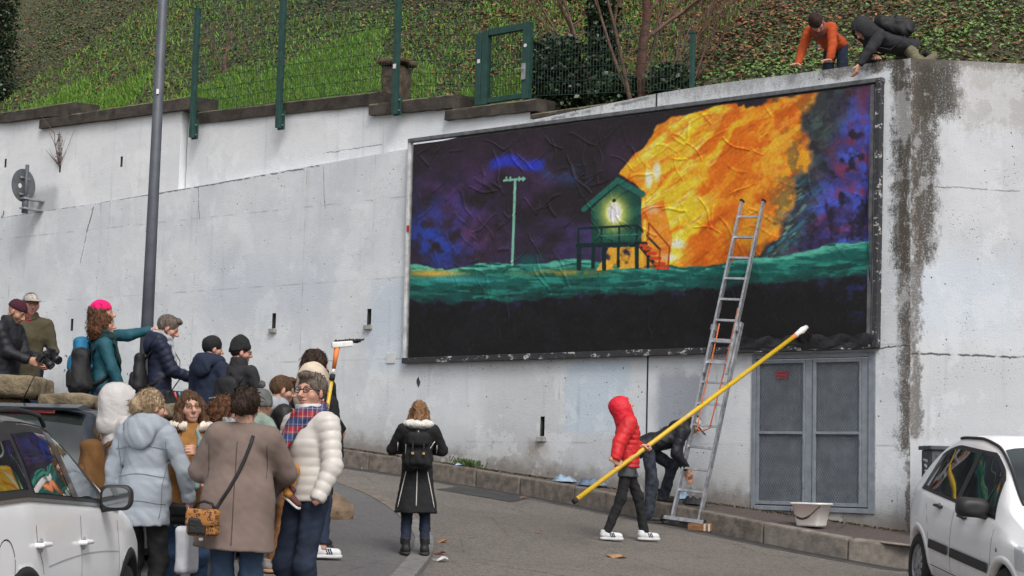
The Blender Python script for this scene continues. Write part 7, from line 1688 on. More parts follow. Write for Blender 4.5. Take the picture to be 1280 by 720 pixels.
# ---------------------------------------------------------------- what they carry
BPK = cloth('black nylon', (.016, .016, .018), .6); BLUEB = cloth('bright blue nylon', (.02, .16, .30), .6); BROWNB = cloth('tan brown canvas', (.13, .062, .020)); 
backpack(P4, 'bulging black backpack on the curly haired woman in teal', BPK, None, (.15, .10, .22), (0, -.23, .17))
backpack(P3, 'bright blue backpack on the woman in the pink beanie', BLUEB, None, (.13, .085, .18), (0, -.20, .22))
backpack(P7, 'black backpack on the man in the tall black beanie', BPK, None, (.16, .09, .21), (0, -.20, .16))
backpack(P10, 'tan brown backpack worn over the white puffer', BROWNB, None, (.13, .09, .19), (0, -.22, .14))
backpack(P23, 'black hiking backpack on the hooded person atop the wall', BPK, None, (.15, .11, .22), (0, -.22, .24))
backpack(P5, 'slim black backpack on the man in the navy quilted jacket', BPK, None, (.12, .06, .19), (0, -.19, .17))
def strap_round(info, over, hipx, hipz, hipy=-.1, front=.17, back=-.17):
    """strap points from a bag at the hip, up over the back to the opposite shoulder and down the chest"""
    s = over; zz = 1.42
    pts = [(hipx, hipy, hipz), (hipx*.55, back, hipz+.22), (hipx*.1-s*0, back-.02, hipz+.42), (s*.09, back+.02, 1.34), (s*.11, -.06, zz+.04), (s*.11, .04, zz+.03), (s*.05, front, 1.22), (hipx*.7, front, hipz+.15)]
    nr_ = [(0, -1, 0)]*4+[(0, 0, 1)]*2+[(0, 1, 0)]*2; return pts, nr_
mt, nt, bs = new_mat('leopard print'); tc = nd(nt, 'ShaderNodeTexCoord'); vo = nd(nt, 'ShaderNodeTexVoronoi'); vo.inputs['Scale'].default_value = 42; lk(nt, tc.outputs['Object'], vo.inputs['Vector'])
f_ = math_n(nt, 'MULTIPLY', ramp_n(nt, vo.outputs['Distance'], .20, .28), ramp_n(nt, vo.outputs['Distance'], .52, .44)); f_ = math_n(nt, 'MULTIPLY', f_, ramp_n(nt, noise_n(nt, tc.outputs['Object'], 60, 2), .38, .5))
lk(nt, mix_n(nt, f_, (.36, .15, .035), (.025, .014, .010)), bs.inputs['Base Color']); bs.inputs['Roughness'].default_value = .75; LEO = mt
LTH = cloth('smooth black leather', (.018, .018, .02), .4)
# leopard bag at left hip of the taupe coat
co14 = [c for c in P14['o'].children if c.name.startswith('jacket')][0]
sp_ = cast_back(P14, co14, [(.10, 1.40), (.085, 1.34), (.06, 1.26), (.02, 1.16), (-.03, 1.06), (-.08, .98), (-.11, .93)])
shoulder_bag(P14, (-.17, -.27, .84), 'leopard print bag with a black flap on the taupe coat', LEO, (.105, .045, .085), ([tuple(q-np.array([0, .004, 0])) for q in sp_]+[(-.12, -.27, .90)], (0, -1, 0)), LEO, .022, -16, LTH)
e14 = [o for o in bpy.data.objects if o.get('label') == 'leopard print bag with a black flap on the taupe coat'][0]
V, Fq = soft(lambda P: rbox(P, (-.03, -.052, .065), (.058, .012, .052), .010), (-.12, -.1, -.02), (.06, 0, .15), .008); mesh_np('front_panel', V, Fq, LTH, e14, True)
mb = MB(); mb.tube([(-.07, 0, .165), (-.05, 0, .205), (0, 0, .22), (.05, 0, .205), (.07, 0, .165)], .010, 6); mb.build('top_handle', LTH, e14, True)
shoulder_bag(P12, (.10, .235, .80), 'small black studded bag hanging before the tan suede coat', LTH, (.105, .045, .075), ([(.05, .23, .87), (.02, .20, 1.05), (-.04, .175, 1.22), (-.09, .10, 1.40), (-.10, .0, 1.45)], (0, 1, 0)), None, .014, 180)
shoulder_bag(P5, (.12, .21, .83), 'flat black bag with coloured markers on the navy jacketed man', BPK, (.15, .03, .12), ([(.20, .1, .92), (.16, .19, 1.06), (.02, .19, 1.25), (-.09, .09, 1.42), (-.1, -.02, 1.46)], (0, 1, .2)), None, .02, 88)
e5 = [o for o in bpy.data.objects if o.get('label', '').startswith('flat black bag with')][0]; R88 = rotm(88)
for nm, x, c in (('marker', -.03, (.55, .10, .10)), ('marker', .012, (.10, .32, .50)), ('marker', .05, (.6, .45, .05))):
    mb = MB(); mb.tube([np.array((x, -.042, .03))@R88.T+np.array([0, 0, .12]), np.array((x-.03, -.042, .11))@R88.T+np.array([0, 0, .12])], .011, 6); mb.build(nm, mat('marker %.2f' % x, c, .4, .05, 10, 0), e5, True)
# white tote bag between blond woman and the tan coat
TOTE = cloth('white carrier plastic', (.60, .62, .66), .4, .08)
shoulder_bag(P11, (.30, .10, .58), 'white carrier bag hanging from the hand of the blond woman', TOTE, (.05, .12, .17), ([(.30, .10, .75), (.29, .13, .88)], (1, 0, 0)), None, .03, 0, None, 'carrier_bag', False)
# cameras and phones
M_CAM = mat('camera black', (.014, .014, .016), .45, .15, 20, .2, .001); M_GLS = mat('lens glass', (.01, .012, .02), .06, 0, 10, 0, coat=1)
def camera_obj(info, p, fwd, label, group='cameras held by photographers'):
    e = carried('camera', info, np.array(p)-np.array([0, 0, .045]), label, 'camera', group); f = np.array(fwd, float); f /= np.linalg.norm(f); c = np.array([0, 0, .045]); rr_ = np.cross(f, (0, 0, 1)); rr_ /= np.linalg.norm(rr_); uu = np.cross(rr_, f)
    mb = MB(); mb.hexa([c+rr_*a*.072+f*b*.03+uu*z*.045 for z in (-1, 1) for a, b in ((-1, -1), (1, -1), (1, 1), (-1, 1))]); bd = mb.build('camera_body', M_CAM, e, bevel=.010)
    mb = MB(); mb.hexa([c+uu*.058+rr_*a*.03+f*b*.025+uu*z*.018 for z in (-1, 1) for a, b in ((-1, -1), (1, -1), (1, 1), (-1, 1))]); mb.build('viewfinder', M_CAM, e, bevel=.006)
    ln = MB().tube([c+f*.03, c+f*.09, c+f*.095, c+f*.145], [.037, .037, .042, .044], 18).build('lens', M_CAM, e, True); MB().tube([c+f*.146, c+f*.1462], .036, 16).build('front_glass', M_GLS, ln)
    return e
camera_obj(P2, (-.20, .27, 1.06), (-.5, .75, -.35), 'big black camera held at the waist of the man in the mottled cap')
camera_obj(P1, (.02, .42, 1.08), (0, .75, -.6), 'black camera held by the man in the burgundy beanie')
def phone(info, p, label, nr_=(0, -1, .6)):
    e = carried('phone', info, p, label, 'phone', 'phones in hands'); n_ = np.array(nr_, float); n_ /= np.linalg.norm(n_); x = np.array([1., 0, 0]); y = np.cross(n_, x)
    mb = MB(); mb.hexa([x*a*.038+y*b*.075+n_*c*.005 for c in (-1, 1) for a, b in ((-1, -1), (1, -1), (1, 1), (-1, 1))]); mb.build('phone_body', M_CAM, e, bevel=.003); mb = MB(); mb.add([x*a*.034+y*b*.07+n_*.0056 for a, b in ((-1, -1), (1, -1), (1, 1), (-1, 1))], [(0, 1, 2, 3)]); mb.build('screen', M_GLS, e)
phone(P5, (0.0, .44, 1.10), 'black phone held by the man in the navy quilted jacket')
phone(P19, (0.0, .36, 1.20), 'phone held in front of the woman in the long black coat')
# sage green plush toy
w_ = P12['WR'][-1]+np.array([-.02, .06, .02]); PLU = cloth('sage plush', (.20, .27, .255), .98, .12, .9, 160)
e = carried('plush_toy', P12, w_-np.array([0, 0, .17]), 'sage green plush toy rabbit held up by the smiling woman', 'plush toy')
def pf(P):
    d = ell(P, (0, .02, .20), (.058, .055, .065)); d = smin(d, ell(P, (0, .075, .185), (.028, .03, .025)), .02); d = smin(d, ell(P, (0, .0, .08), (.05, .045, .085)), .03)
    d = smin(d, cap(P, (-.03, .0, .24), (-.04, -.01, .33), .018, .014), .02); d = smin(d, cap(P, (.03, .0, .24), (.055, -.01, .31), .018, .014), .02)
    for s in (-1, 1): d = smin(d, cap(P, (s*.03, .01, .03), (s*.045, .04, -.10), .026, .022), .02); d = smin(d, cap(P, (s*.045, .01, .13), (s*.075, .04, .04), .02, .018), .02)
    return d+wob(P, 90, .002)
V, Fq = soft(pf, (-.13, -.09, -.15), (.13, .14, .38), .008); pt_ = mesh_np('plush_body', V, Fq, PLU, e, True)
for s in (-1, 1): V, Fq = soft(lambda P: ell(P, (s*.025, .068, .215), (.006, .005, .006)), (-.05, .04, .19), (.05, .09, .24), .003); mesh_np('eye', V, Fq, DARKROOM, e, True)
# broom held up in the crowd
wp = P8['WR'][1]; R_ = Matrix.Rotation(P8['th'], 3, 'Z'); hw = np.array(R_@(Vector(wp)*P8['k']))+P8['base']
hd = at(422, 431, 16.1); lo_ = at(413, 486, 16.1); dd = (lo_-hd); dd /= np.linalg.norm(dd); btm = lo_+dd*.75
br = empty('broom', btm, 0, 'short yellow and orange broom with white head held up above the crowd', 'broom'); rel = lambda q: np.asarray(q)-btm
MB().tube([rel(btm), rel(hd-(-dd)*.0+dd*.33)], .017, 10).build('shaft', M_yel, br, True); MB().tube([rel(hd+dd*.33), rel(hd+dd*.27)], .026, 10).build('collar', MATS['black rubber'], br, True); MB().tube([rel(hd+dd*.27), rel(hd+dd*.22)], .014, 8).build('pin', M_wplas, br, True)
MB().tube([rel(hd+dd*.22), rel(hd+dd*.02)], [.018, .028], 10).build('orange_socket', M_orange, br, True)
xx = np.array([1., .25, .12]); xx /= np.linalg.norm(xx); MB().bar(rel(hd-xx*.055), rel(hd+xx*.14), .06, .055).build('broom_head', M_wplas, br, bevel=.012)
mb = MB(); r_ = random.Random(3)
for k in range(160): a = hd+xx*r_.uniform(-.05, .15)+np.array([0, r_.uniform(-.02, .04), .02]); b = a+np.array([r_.uniform(.0, .10), r_.uniform(.03, .09), r_.uniform(.0, .035)]); mb.tube([rel(a), rel(b)], .006, 4)
mb.build('bristles', M_brist, br)
for k_, v_ in PEOPLE.items(): pass; 0 and print('HT %.2f' % (v_['k']*1.7), k_[:50])
# ================================================================ PARKED CARS
def paint_mat(name, col):
    mt, nt, bs = new_mat(name); tc = nd(nt, 'ShaderNodeTexCoord'); P = tc.outputs['Object']
    d_ = ramp_n(nt, noise_n(nt, P, 3.5, 6, .7), .45, .75); sep = nd(nt, 'ShaderNodeSeparateXYZ'); lk(nt, P, sep.inputs[0])
    low = math_n(nt, 'MULTIPLY', ramp_n(nt, sep.outputs[2], .75, .25), .5); d2 = math_n(nt, 'ADD', math_n(nt, 'MULTIPLY', d_, .07), math_n(nt, 'MULTIPLY', math_n(nt, 'MULTIPLY', low, d_), .6))
    lk(nt, mix_n(nt, d2, col, (.25, .23, .21)), bs.inputs['Base Color']); bs.inputs['Roughness'].default_value = .38; bs.inputs['Coat Weight'].default_value = .45; bs.inputs['Coat Roughness'].default_value = .06
    return mt
M_WCAR = paint_mat('white car paint', (.88, .89, .90)); M_NCAR = paint_mat('dark blue car paint', (.012, .018, .030)); M_KCAR = paint_mat('black roof paint', (.012, .012, .014))
M_TRIM = mat('black plastic trim', (.018, .018, .020), .55, .2, 14, .25, .001, fine=300); M_TYRE = mat('tyre rubber', (.018, .018, .018), .85, .3, 20, .4, .003)
M_RIM = mat('wheel trim silver', (.36, .37, .39), .35, .15, 12, 0, metal=.7); M_LINER = mat('wheel arch liner', (.01, .01, .01), .95)
mt, nt, bs = new_mat('car glass'); tc = nd(nt, 'ShaderNodeTexCoord'); n_ = noise_n(nt, tc.outputs['Object'], 2.2, 3); lk(nt, mix_n(nt, ramp_n(nt, n_, .35, .65), (.006, .009, .009), (.028, .038, .036)), bs.inputs['Base Color']); bs.inputs['Roughness'].default_value = .03; bs.inputs['IOR'].default_value = 1.55; bs.inputs['Coat Weight'].default_value = 1.0; bs.inputs['Coat Roughness'].default_value = .01; M_CGL = mt
M_RED = mat('red lamp lens', (.35, .012, .015), .15, .2, 10, 0, coat=1)
M_MIRG = mat('mirror glass', (.30, .32, .34), .06, 0, 10, 0, metal=1)
def interp_s(pts, w_=.16):
    xs = np.array([q[0] for q in pts]); zs = np.array([q[1] for q in pts]); X = np.linspace(xs[0], xs[-1], 400); Z = np.interp(X, xs, zs); n = max(3, int(w_/(X[1]-X[0]))); k = np.hanning(2*n+1); k /= k.sum()
    Zs = np.convolve(np.pad(Z, n, mode='reflect', reflect_type='odd'), k, 'valid'); return lambda x: float(np.interp(x, X, Zs))
class Car:
    def __init__(s, name, label, top, belt, W, roofw, L, wheels, loc, rot, k, paint, roofpaint=None, bot=.24, rw=.34, tilt=True):
        s.o = empty(name, loc, rot, label, 'car', 'parked cars'); s.o.scale = (k, k, k)
        if tilt:                                 # sits on the sloping road
            gn = np.array([.0979*D[0]+.03*N[0], .0979*D[1]+.03*N[1], 1.0]); gn /= np.linalg.norm(gn); fx = np.array([math.cos(rot), math.sin(rot), 0]); fx = fx-gn*(fx@gn); fx /= np.linalg.norm(fx); fy = np.cross(gn, fx)
            s.o.rotation_euler = Matrix([[fx[i], fy[i], gn[i]] for i in range(3)]).to_euler()
        s.top, s.belt, s.W, s.roofw, s.L = (interp_s(top, .20), interp_s(belt), interp_s(W, .22), interp_s(roofw, .3), L); s.bot = bot
        s.paint, s.wheels, s.rw = paint, wheels, rw
        xs = np.unique(np.concatenate([np.linspace(L[0], L[1], 110), [p[0] for p in top]])); s.xs = xs
        R = [s.ring(x) for x in xs]; n = len(R[0]); V = []
        for x, r in zip(xs, R): V += [(x, y, z) for y, z in r]
        V = np.array(V); m_ = len(xs)
        # round the wheel arches: snap near vertices to the circle, drop the faces inside
        Ra = rw*1.16; s.Ra = Ra
        F_, Rf = [], []
        jr = s.nroof
        for i in range(m_-1):
            for j in range(n-1):
                q = (i*n+j, i*n+j+1, i*n+n+j+1, i*n+n+j); c = V[list(q)].mean(0)
                if any(math.hypot(c[0]-wx, c[2]-rw) < Ra for wx in wheels) and j < 18: continue
                xm = (xs[i]+xs[i+1])/2
                (Rf if roofpaint and j >= jr and s.roofx[0] < xm < s.roofx[1] and False else F_).append(q)
        for i in (0, m_-1):
            c = len(V); V = np.vstack([V, [[xs[i]+(-.02 if i == 0 else .02), 0, .6]]])
            for j in range(n-1): F_.append((i*n+j, i*n+j+1, c))
        for wx in wheels:
            d = np.hypot(V[:, 0]-wx, V[:, 2]-rw); near = (d < Ra*1.10) & (d > Ra*.86) & (np.abs(V[:, 1]) > .4)
            f = Ra/np.maximum(d[near], 1e-6); V[near, 0] = wx+(V[near, 0]-wx)*f; V[near, 2] = rw+(V[near, 2]-rw)*f
        V2 = V*np.array([1, -1, 1]); b = len(V); allF = F_+[tuple(v+b for v in f[::-1]) for f in F_]
        body = mesh_np('body', np.vstack([V, V2]), allF, paint, s.o, True); bm = bmesh.new(); bm.from_mesh(body.data); bmesh.ops.remove_doubles(bm, verts=bm.verts, dist=.0008); bmesh.ops.recalc_face_normals(bm, faces=bm.faces); bm.to_mesh(body.data); bm.free(); s.body = body
        for wx in wheels:
            for sy in (-1, 1): s.wheel(wx, sy); s.arch(wx, sy)
        mb = MB(); mb.box((L[0]+.45, -.68, .16), (L[1]-.45, .68, .30)); mb.build('underbody', M_LINER, s.o)
        for wx in wheels:
            mb = MB(); 
            for sy in (-1, 1): mb.box((wx-Ra-.02, sy*.45-.02, .25), (wx+Ra+.02, sy*.45+.02, rw+Ra+.03))
            mb.build('arch_liner', M_LINER, s.o)
    def ring(s, x):
        W, t, b = s.W(x), s.top(x), min(s.belt(x), s.top(x)-.05); g = t-b; rwid = W*.90+(s.roofw(x)-W*.90)*min(1, max(0, (g-.05)/.42))
        key = [(W*.90, s.bot), (W*.965, .36), (W*.99, .52), (W, .68), (W*.992, .80), (W*.965, b-.03), (W*.945, b), (rwid+(W*.93-rwid)*.5, b+g*.5), (rwid+.015, t-min(.085, g*.35)), (rwid-.03, t-min(.035, g*.2)), (rwid-.12, t-.010), (rwid*.45, t+.012), (0, t+.020)]
        d = [0]; 
        for p, q in zip(key, key[1:]): d.append(d[-1]+math.hypot(p[0]-q[0], p[1]-q[1])+1e-5)
        sub = [3, 3, 3, 3, 4, 2, 5, 5, 3, 3, 3, 3]; out = []
        K = np.array(key)
        for i in range(len(key)-1):
            p0, p1, p2, p3 = K[max(i-1, 0)], K[i], K[i+1], K[min(i+2, len(K)-1)]
            for q in range(sub[i]):
                f = q/sub[i]; c = .5*((2*p1)+(p2-p0)*f*.8+(2*p0*.8-5*p1+.2*p1*1.0+4*p2*1.0-p3*.8)*0*f*f); out.append(tuple(p1+(p2-p1)*f))
        out.append(key[-1]); s.nroof = sum(sub[:9])
        # light smoothing keeps edges soft
        O = np.array(out); O[1:-1] = .25*O[:-2]+.5*O[1:-1]+.25*O[2:]; return [tuple(v) for v in O]
    def side(s, x, z):
        r = np.array(s.ring(x)); k = r[:, 1]; i = int(np.argmax(k)); return float(np.interp(z, k[:i+1], r[:i+1, 0]))
    def topz(s, x, y):
        r = np.array(s.ring(x)); h = len(r)//2; return float(np.interp(abs(y), r[h:, 0][::-1], r[h:, 1][::-1]))
    def side_patch(s, name, lo, hi, xl, xr, m_, off, sy=-1, na=26, nb=12, parent=None):
        """curved panel on the flank; lo, hi: z of x; xl, xr: x at (bottom, top)"""
        V, Fq = [], []
        for j in range(nb+1):
            f = j/nb; a, b = xl[0]+(xl[1]-xl[0])*f, xr[0]+(xr[1]-xr[0])*f
            for i in range(na+1):
                x = a+(b-a)*i/na; z = lo(x)+(hi(x)-lo(x))*f; y = s.side(x, z)+off; V.append((x, sy*y, z))
        for j in range(nb):
            for i in range(na): q = (j*(na+1)+i, j*(na+1)+i+1, (j+1)*(na+1)+i+1, (j+1)*(na+1)+i); Fq.append(q if sy < 0 else q[::-1])
        return mesh_np(name, V, Fq, m_, parent or s.o, True)
    def top_patch(s, name, x0, x1, w0, w1, m_, off, parent=None, n=14):
        V, Fq = [], []
        for i in range(n+1):
            f = i/n; x = x0+(x1-x0)*f; w_ = w0+(w1-w0)*f
            for j in range(n+1):
                y = -w_+2*w_*j/n; sl = (s.topz(x+.01, y)-s.topz(x-.01, y))/.02; nn = math.hypot(1, sl); V.append((x-off*sl/nn, y, s.topz(x, y)+off/nn))
        for i in range(n):
            for j in range(n): Fq.append((i*(n+1)+j, i*(n+1)+j+1, (i+1)*(n+1)+j+1, (i+1)*(n+1)+j)[::-1 if x1 > x0 else 1])
        return mesh_np(name, V, Fq, m_, parent or s.o, True)
    def seam(s, pts, sy=-1, w_=.007, m_=None, name='door_seam', off=.0015):
        mb = MB(); P = [np.array([x, sy*(s.side(x, z)+off), z]) for x, z in pts]; V = []; Fq = []
        for i, p in enumerate(P):
            t = P[min(i+1, len(P)-1)]-P[max(i-1, 0)]; t[1] = 0; t /= np.linalg.norm(t)+1e-9; q = np.array([-t[2], 0, t[0]])*w_/2; V += [p+q, p-q]
        for i in range(len(P)-1): Fq.append((2*i, 2*i+1, 2*i+3, 2*i+2))
        mb.add(V, Fq); return mb.build(name, m_ or M_LINER, s.o)
    def wheel(s, wx, sy):
        y0 = sy*(s.W(wx)-.015); rw = s.rw; prof = [(.60, -.20), (.93, -.205), (1.0, -.17), (1.0, -.035), (.94, -.004), (.66, 0), (.63, -.012)]; n = 36; V, Fq = [], []
        for i in range(n):
            a = 2*math.pi*i/n
            for r_, d in prof: V.append((wx+rw*r_*math.cos(a), y0+sy*d, rw+rw*r_*math.sin(a)))
        k = len(prof)
        for i in range(n):
            for j in range(k-1): q = (i*k+j, i*k+j+1, ((i+1) % n)*k+j+1, ((i+1) % n)*k+j); Fq.append(q if sy > 0 else q[::-1])
        ty = mesh_np('tyre', V, Fq, M_TYRE, s.o, True)
        mb = MB(); ring = lambda r_, d, m_=30: [(wx+rw*r_*math.cos(2*math.pi*i/m_), y0+sy*d, rw+rw*r_*math.sin(2*math.pi*i/m_)) for i in range(m_)]
        A, B = ring(.64, -.012), ring(.58, -.03); C = ring(.58, -.055); b = 0; mb.v += A+B+C+[(wx, y0-sy*.045, rw)]
        for i in range(30): j = (i+1) % 30; mb.f += [(i, j, 30+j, 30+i), (30+i, 30+j, 60+j, 60+i), (60+i, 60+j, 90)]
        for q in range(9):
            a = 2*math.pi*q/9; u1 = np.array([math.cos(a), 0, math.sin(a)]); v1 = np.array([-math.sin(a), 0, math.cos(a)]); c = np.array([wx, y0, rw])
            mb.hexa([c+u1*rw*.12-v1*.035+np.array([0, -sy*.055, 0]), c+u1*rw*.12+v1*.035+np.array([0, -sy*.055, 0]), c+u1*rw*.6+v1*.026+np.array([0, -sy*.055, 0]), c+u1*rw*.6-v1*.026+np.array([0, -sy*.055, 0]), c+u1*rw*.12-v1*.03+np.array([0, -sy*.012, 0]), c+u1*rw*.12+v1*.03+np.array([0, -sy*.012, 0]), c+u1*rw*.6+v1*.02+np.array([0, -sy*.022, 0]), c+u1*rw*.6-v1*.02+np.array([0, -sy*.022, 0])])
        mb.tube([(wx, y0-sy*.05, rw), (wx, y0-sy*.005, rw)], rw*.17, 14); mb.build('rim', M_RIM, ty)
    def arch(s, wx, sy, m_=None, wd=.045):
        mb = MB(); V, Fq = [], []; n = 30
        for i in range(n+1):
            a = math.pi*(-.10+1.20*i/n)
            for r_, o_ in ((s.Ra*.985, -.06), (s.Ra*.985, .010), (s.Ra+wd, .006), (s.Ra+wd+.012, -.006)):
                x, z = wx+r_*math.cos(a), max(s.bot, s.rw+r_*math.sin(a)); V.append((x, sy*(s.side(min(max(x, s.L[0]), s.L[1]), z)+o_), z))
        for i in range(n):
            for j in range(3): Fq.append((i*4+j, i*4+j+1, i*4+5+j, i*4+4+j))
        o = mesh_np('wheel_arch', V, Fq, m_ or s.archmat, s.o, True); return o
    archmat = None
    def handle(s, x, z, m_, sy=-1, ln=.17):
        y = s.side(x, z); V, Fq = soft(lambda P: np.minimum(cap(P, (-ln/2, .030, .0), (ln/2, .030, .0), .017, .017, (0, 0, 1), .8), np.minimum(cap(P, (-ln/2, 0, 0), (-ln/2, .03, 0), .014), cap(P, (ln/2, 0, 0), (ln/2, .03, 0), .014))), (-ln/2-.03, -.03, -.04), (ln/2+.03, .06, .04), .007)
        mesh_np('door_handle', np.column_stack([V[:, 0]+x, sy*(V[:, 1]+y), V[:, 2]+z]), Fq if sy > 0 else Fq[:, ::-1], m_, s.o, True)
        V, Fq = soft(lambda P: ell(P, (0, 0, -.006), (ln*.42, .006, .045)), (-ln*.6, -.02, -.07), (ln*.6, .02, .06), .007); mesh_np('handle_cup_shade', np.column_stack([V[:, 0]+x, sy*(V[:, 1]*1+y), V[:, 2]+z]), Fq if sy > 0 else Fq[:, ::-1], mat('shaded handle cup', (.40, .41, .43), .5), s.o, True)  # no hollow behind the handle: its shade is painted as a grey oval
    def mirror(s, x, z, m_, sy=-1, w_=.13, h=.085, glass_back=True, big=1.0, lat=.145):
        y = s.side(x, min(z, s.belt(x)+.08)); c = np.array([x, y+lat, z+.03])
        f = lambda P: smin(smax(smax(rbox(P, c, (.085*big, w_, h*.92), .05), ell(P, c-np.array([.03, 0, 0]), (.13*big, w_*1.25, h*1.3)), .02), -(P[:, 0]-(x-.045)), .02), cap(P, (x+.02, y-.01, z-.055), (x+.01, y+.10, z-.02), .028, .03, (0, 0, 1), .7), .03)
        V, Fq = soft(f, (x-.14, y-.06, z-.14), (x+.14, y+.34, z+.18), .010); mo = mesh_np('wing_mirror', V*np.array([1, sy, 1]), Fq if sy > 0 else Fq[:, ::-1], m_, s.o, True)
        n = 24; se = lambda v: math.copysign(abs(v)**.6, v)
        P = [(x-.0475, sy*(c[1]+.82*w_*se(math.cos(2*math.pi*i/n))), c[2]+h*.72*se(math.sin(2*math.pi*i/n))) for i in range(n)]; MB().add(P, [tuple(range(n)) if sy > 0 else tuple(range(n))[::-1]]).build('mirror_glass', M_MIRG, mo)

# ---- white crossover, front left (seen from behind, its right flank to us)
Car.archmat = M_TRIM; Car.roofx = (-9, 9)
sx_, sy_ = -3.22, 10.05; sz_ = road_z(sx_, sy_)+RZ*.5-.02
suv = Car('white_crossover', 'white crossover car with a black roof at the lower left corner', [(-2.05, .80), (-2.0, 1.05), (-1.88, 1.22), (-1.62, 1.47), (-1.2, 1.55), (-.5, 1.585), (.0, 1.57), (.26, 1.50), (.56, 1.33), (.93, 1.115), (1.4, 1.03), (1.85, .90), (2.02, .70), (2.06, .55)],
          [(-2.06, 1.10), (-1.2, 1.13), (.6, 1.07), (1.1, 1.02), (1.6, .95), (2.06, .70)], [(-2.06, .74), (-1.9, .84), (-1.2, .89), (1.2, .89), (1.75, .85), (2.06, .66)], [(-2.06, .60), (-1, .62), (.3, .61), (1.1, .70), (2.06, .6)], (-2.05, 2.05), (-1.28, 1.30), (sx_, sy_, sz_), math.radians(90.3), .965, M_WCAR, tilt=False)
rl = lambda off: (lambda x: suv.top(x)-.075-off)
bl = lambda off: (lambda x: suv.belt(x)+off)
suv.side_patch('window_surround', bl(.0), lambda x: suv.top(x)-.035, (-1.72, -1.50), (.92, .34), M_TRIM, .005, na=60)
suv.side_patch('rear_door_window', bl(.035), rl(.02), (-1.02, -.92), (-.20, -.13), M_CGL, .010)
suv.side_patch('front_door_window', bl(.035), rl(.02), (-.06, -.02), (.62, .22), M_CGL, .010)
suv.side_patch('quarter_window', bl(.05), rl(.05), (-1.62, -1.45), (-1.12, -1.02), M_CGL, .010)
for x0, x1 in ((-.16, -.06),): suv.side_patch('door_pillar', bl(.03), rl(.0), (x0-.05, x0+.0), (x1+.0, x1+.05), M_KCAR, .012, na=4)
suv.side_patch('window_trim', bl(-.012), bl(.006), (-1.7, -1.7), (.98, .98), mat('chrome strip', (.30, .31, .33), .3, .1, 20, 0, metal=.8), .010, nb=2, na=40)
suv.top_patch('roof', -1.60, .24, .585, .60, M_KCAR, .006, n=24); suv.top_patch('windscreen', .34, .88, .44, .50, M_CGL, .004); suv.top_patch('rear_window', -1.98, -1.66, .60, .58, M_CGL, .008)
for sy in (-1, 1):
    mb = MB(); mb.tube([(x, sy*(suv.roofw(x)-.045), suv.top(x)+(.028 if -1.4 < x < .05 else .0)) for x in np.linspace(-1.5, .12, 15)], .014, 8); mb.build('roof_rail', M_TRIM, suv.o, True)
for sy in (-1,):
    suv.seam([(-.10, z) for z in np.linspace(.42, 1.08, 9)]); suv.seam([(.93-.06*(z-.4), z) for z in np.linspace(.42, .97, 9)]); suv.seam([(-1.10, .99), (-1.08, .9), (-.98, .78), (-.93, .66), (-.90, .42)]); suv.seam([(x, .405) for x in np.linspace(-.9, .93, 20)])
    suv.seam([(x, .74+.055*math.sin((x+1.2)*1.2)) for x in np.linspace(-.85, .9, 24)], w_=.010, m_=mat('crease shade paint', (.50, .51, .53), .35, .05, 10, 0, coat=.6), name='crease_shade_line')  # flat grey strip: the crease's shade is put into its colour
    suv.seam([(-1.58+.13*math.cos(a), .80+.13*math.sin(a)) for a in np.linspace(.3, 6.5, 26)], name='fuel_flap_seam')
suv.handle(-.02-.03, .865, M_WCAR); suv.handle(-1.02, .885, M_WCAR); suv.mirror(.47, 1.09, M_TRIM, -1, .098, .085, lat=.115); suv.mirror(.47, 1.09, M_TRIM, 1, .098, .085, lat=.115)
suv.side_patch('lower_cladding', lambda x: .25, lambda x: .40, (-.85, -.85), (.85, .85), M_TRIM, .006, nb=3, na=20)
for sy in (-1, 1): MB().hexa([(-2.07, sy*.50, .78), (-1.80, sy*.875, .78), (-1.78, sy*.86, .78), (-2.0, sy*.5, .78), (-2.05, sy*.50, .98), (-1.82, sy*.875, .99), (-1.8, sy*.86, .99), (-2.0, sy*.5, .98)]).build('tail_lamp', M_RED, suv.o, bevel=.01)
MB().box((-2.075, -.26, .58), (-2.06, .26, .69)).build('number_plate', mat('plain plate', (.6, .6, .58), .5, .05, 10, 0), suv.o)
suv.side_patch('door_seal', bl(-.012), bl(.0), (-1.72, -1.72), (.92, .92), M_LINER, .007, nb=2, na=40)
# ---- dark hatchback parked ahead of it
dx_, dy_ = at(92, 520, 14.0)[0]-.12, 15.0-.6; dz_ = road_z(dx_, dy_)+RZ*.5
kd = (at(85, 506, dy_-1.4)[2]-dz_)/1.50
Car.archmat = M_NCAR
dh_ = Car('dark_hatchback', 'dark blue hatchback with a steep rear window parked ahead of the white crossover', [(-1.95, .70), (-1.92, .95), (-1.80, 1.10), (-1.55, 1.40), (-1.40, 1.47), (-.9, 1.50), (0, 1.49), (.35, 1.42), (1.0, 1.02), (1.5, .93), (1.9, .75), (1.97, .5)],
          [(-1.97, .95), (.9, .92), (1.5, .86), (1.97, .6)], [(-1.97, .72), (-1.8, .82), (-1, .85), (1.2, .85), (1.7, .8), (1.97, .62)], [(-1.97, .60), (-1.4, .60), (.2, .58), (1.0, .68), (1.97, .6)], (-1.95, 1.95), (-1.22, 1.25), (dx_, dy_, dz_), math.radians(88), kd, M_NCAR, rw=.30, tilt=False)
dh_.top_patch('rear_window', -1.86, -1.50, .62, .56, M_CGL, .007); dh_.top_patch('windscreen', .38, .98, .55, .64, M_CGL, .007)
dh_.side_patch('rear_side_window', lambda x: dh_.belt(x)+.03, lambda x: dh_.top(x)-.10, (-1.5, -1.2), (-.15, -.1), M_CGL, .007); dh_.side_patch('front_side_window', lambda x: dh_.belt(x)+.03, lambda x: dh_.top(x)-.10, (-.05, .0), (.75, .3), M_CGL, .007)
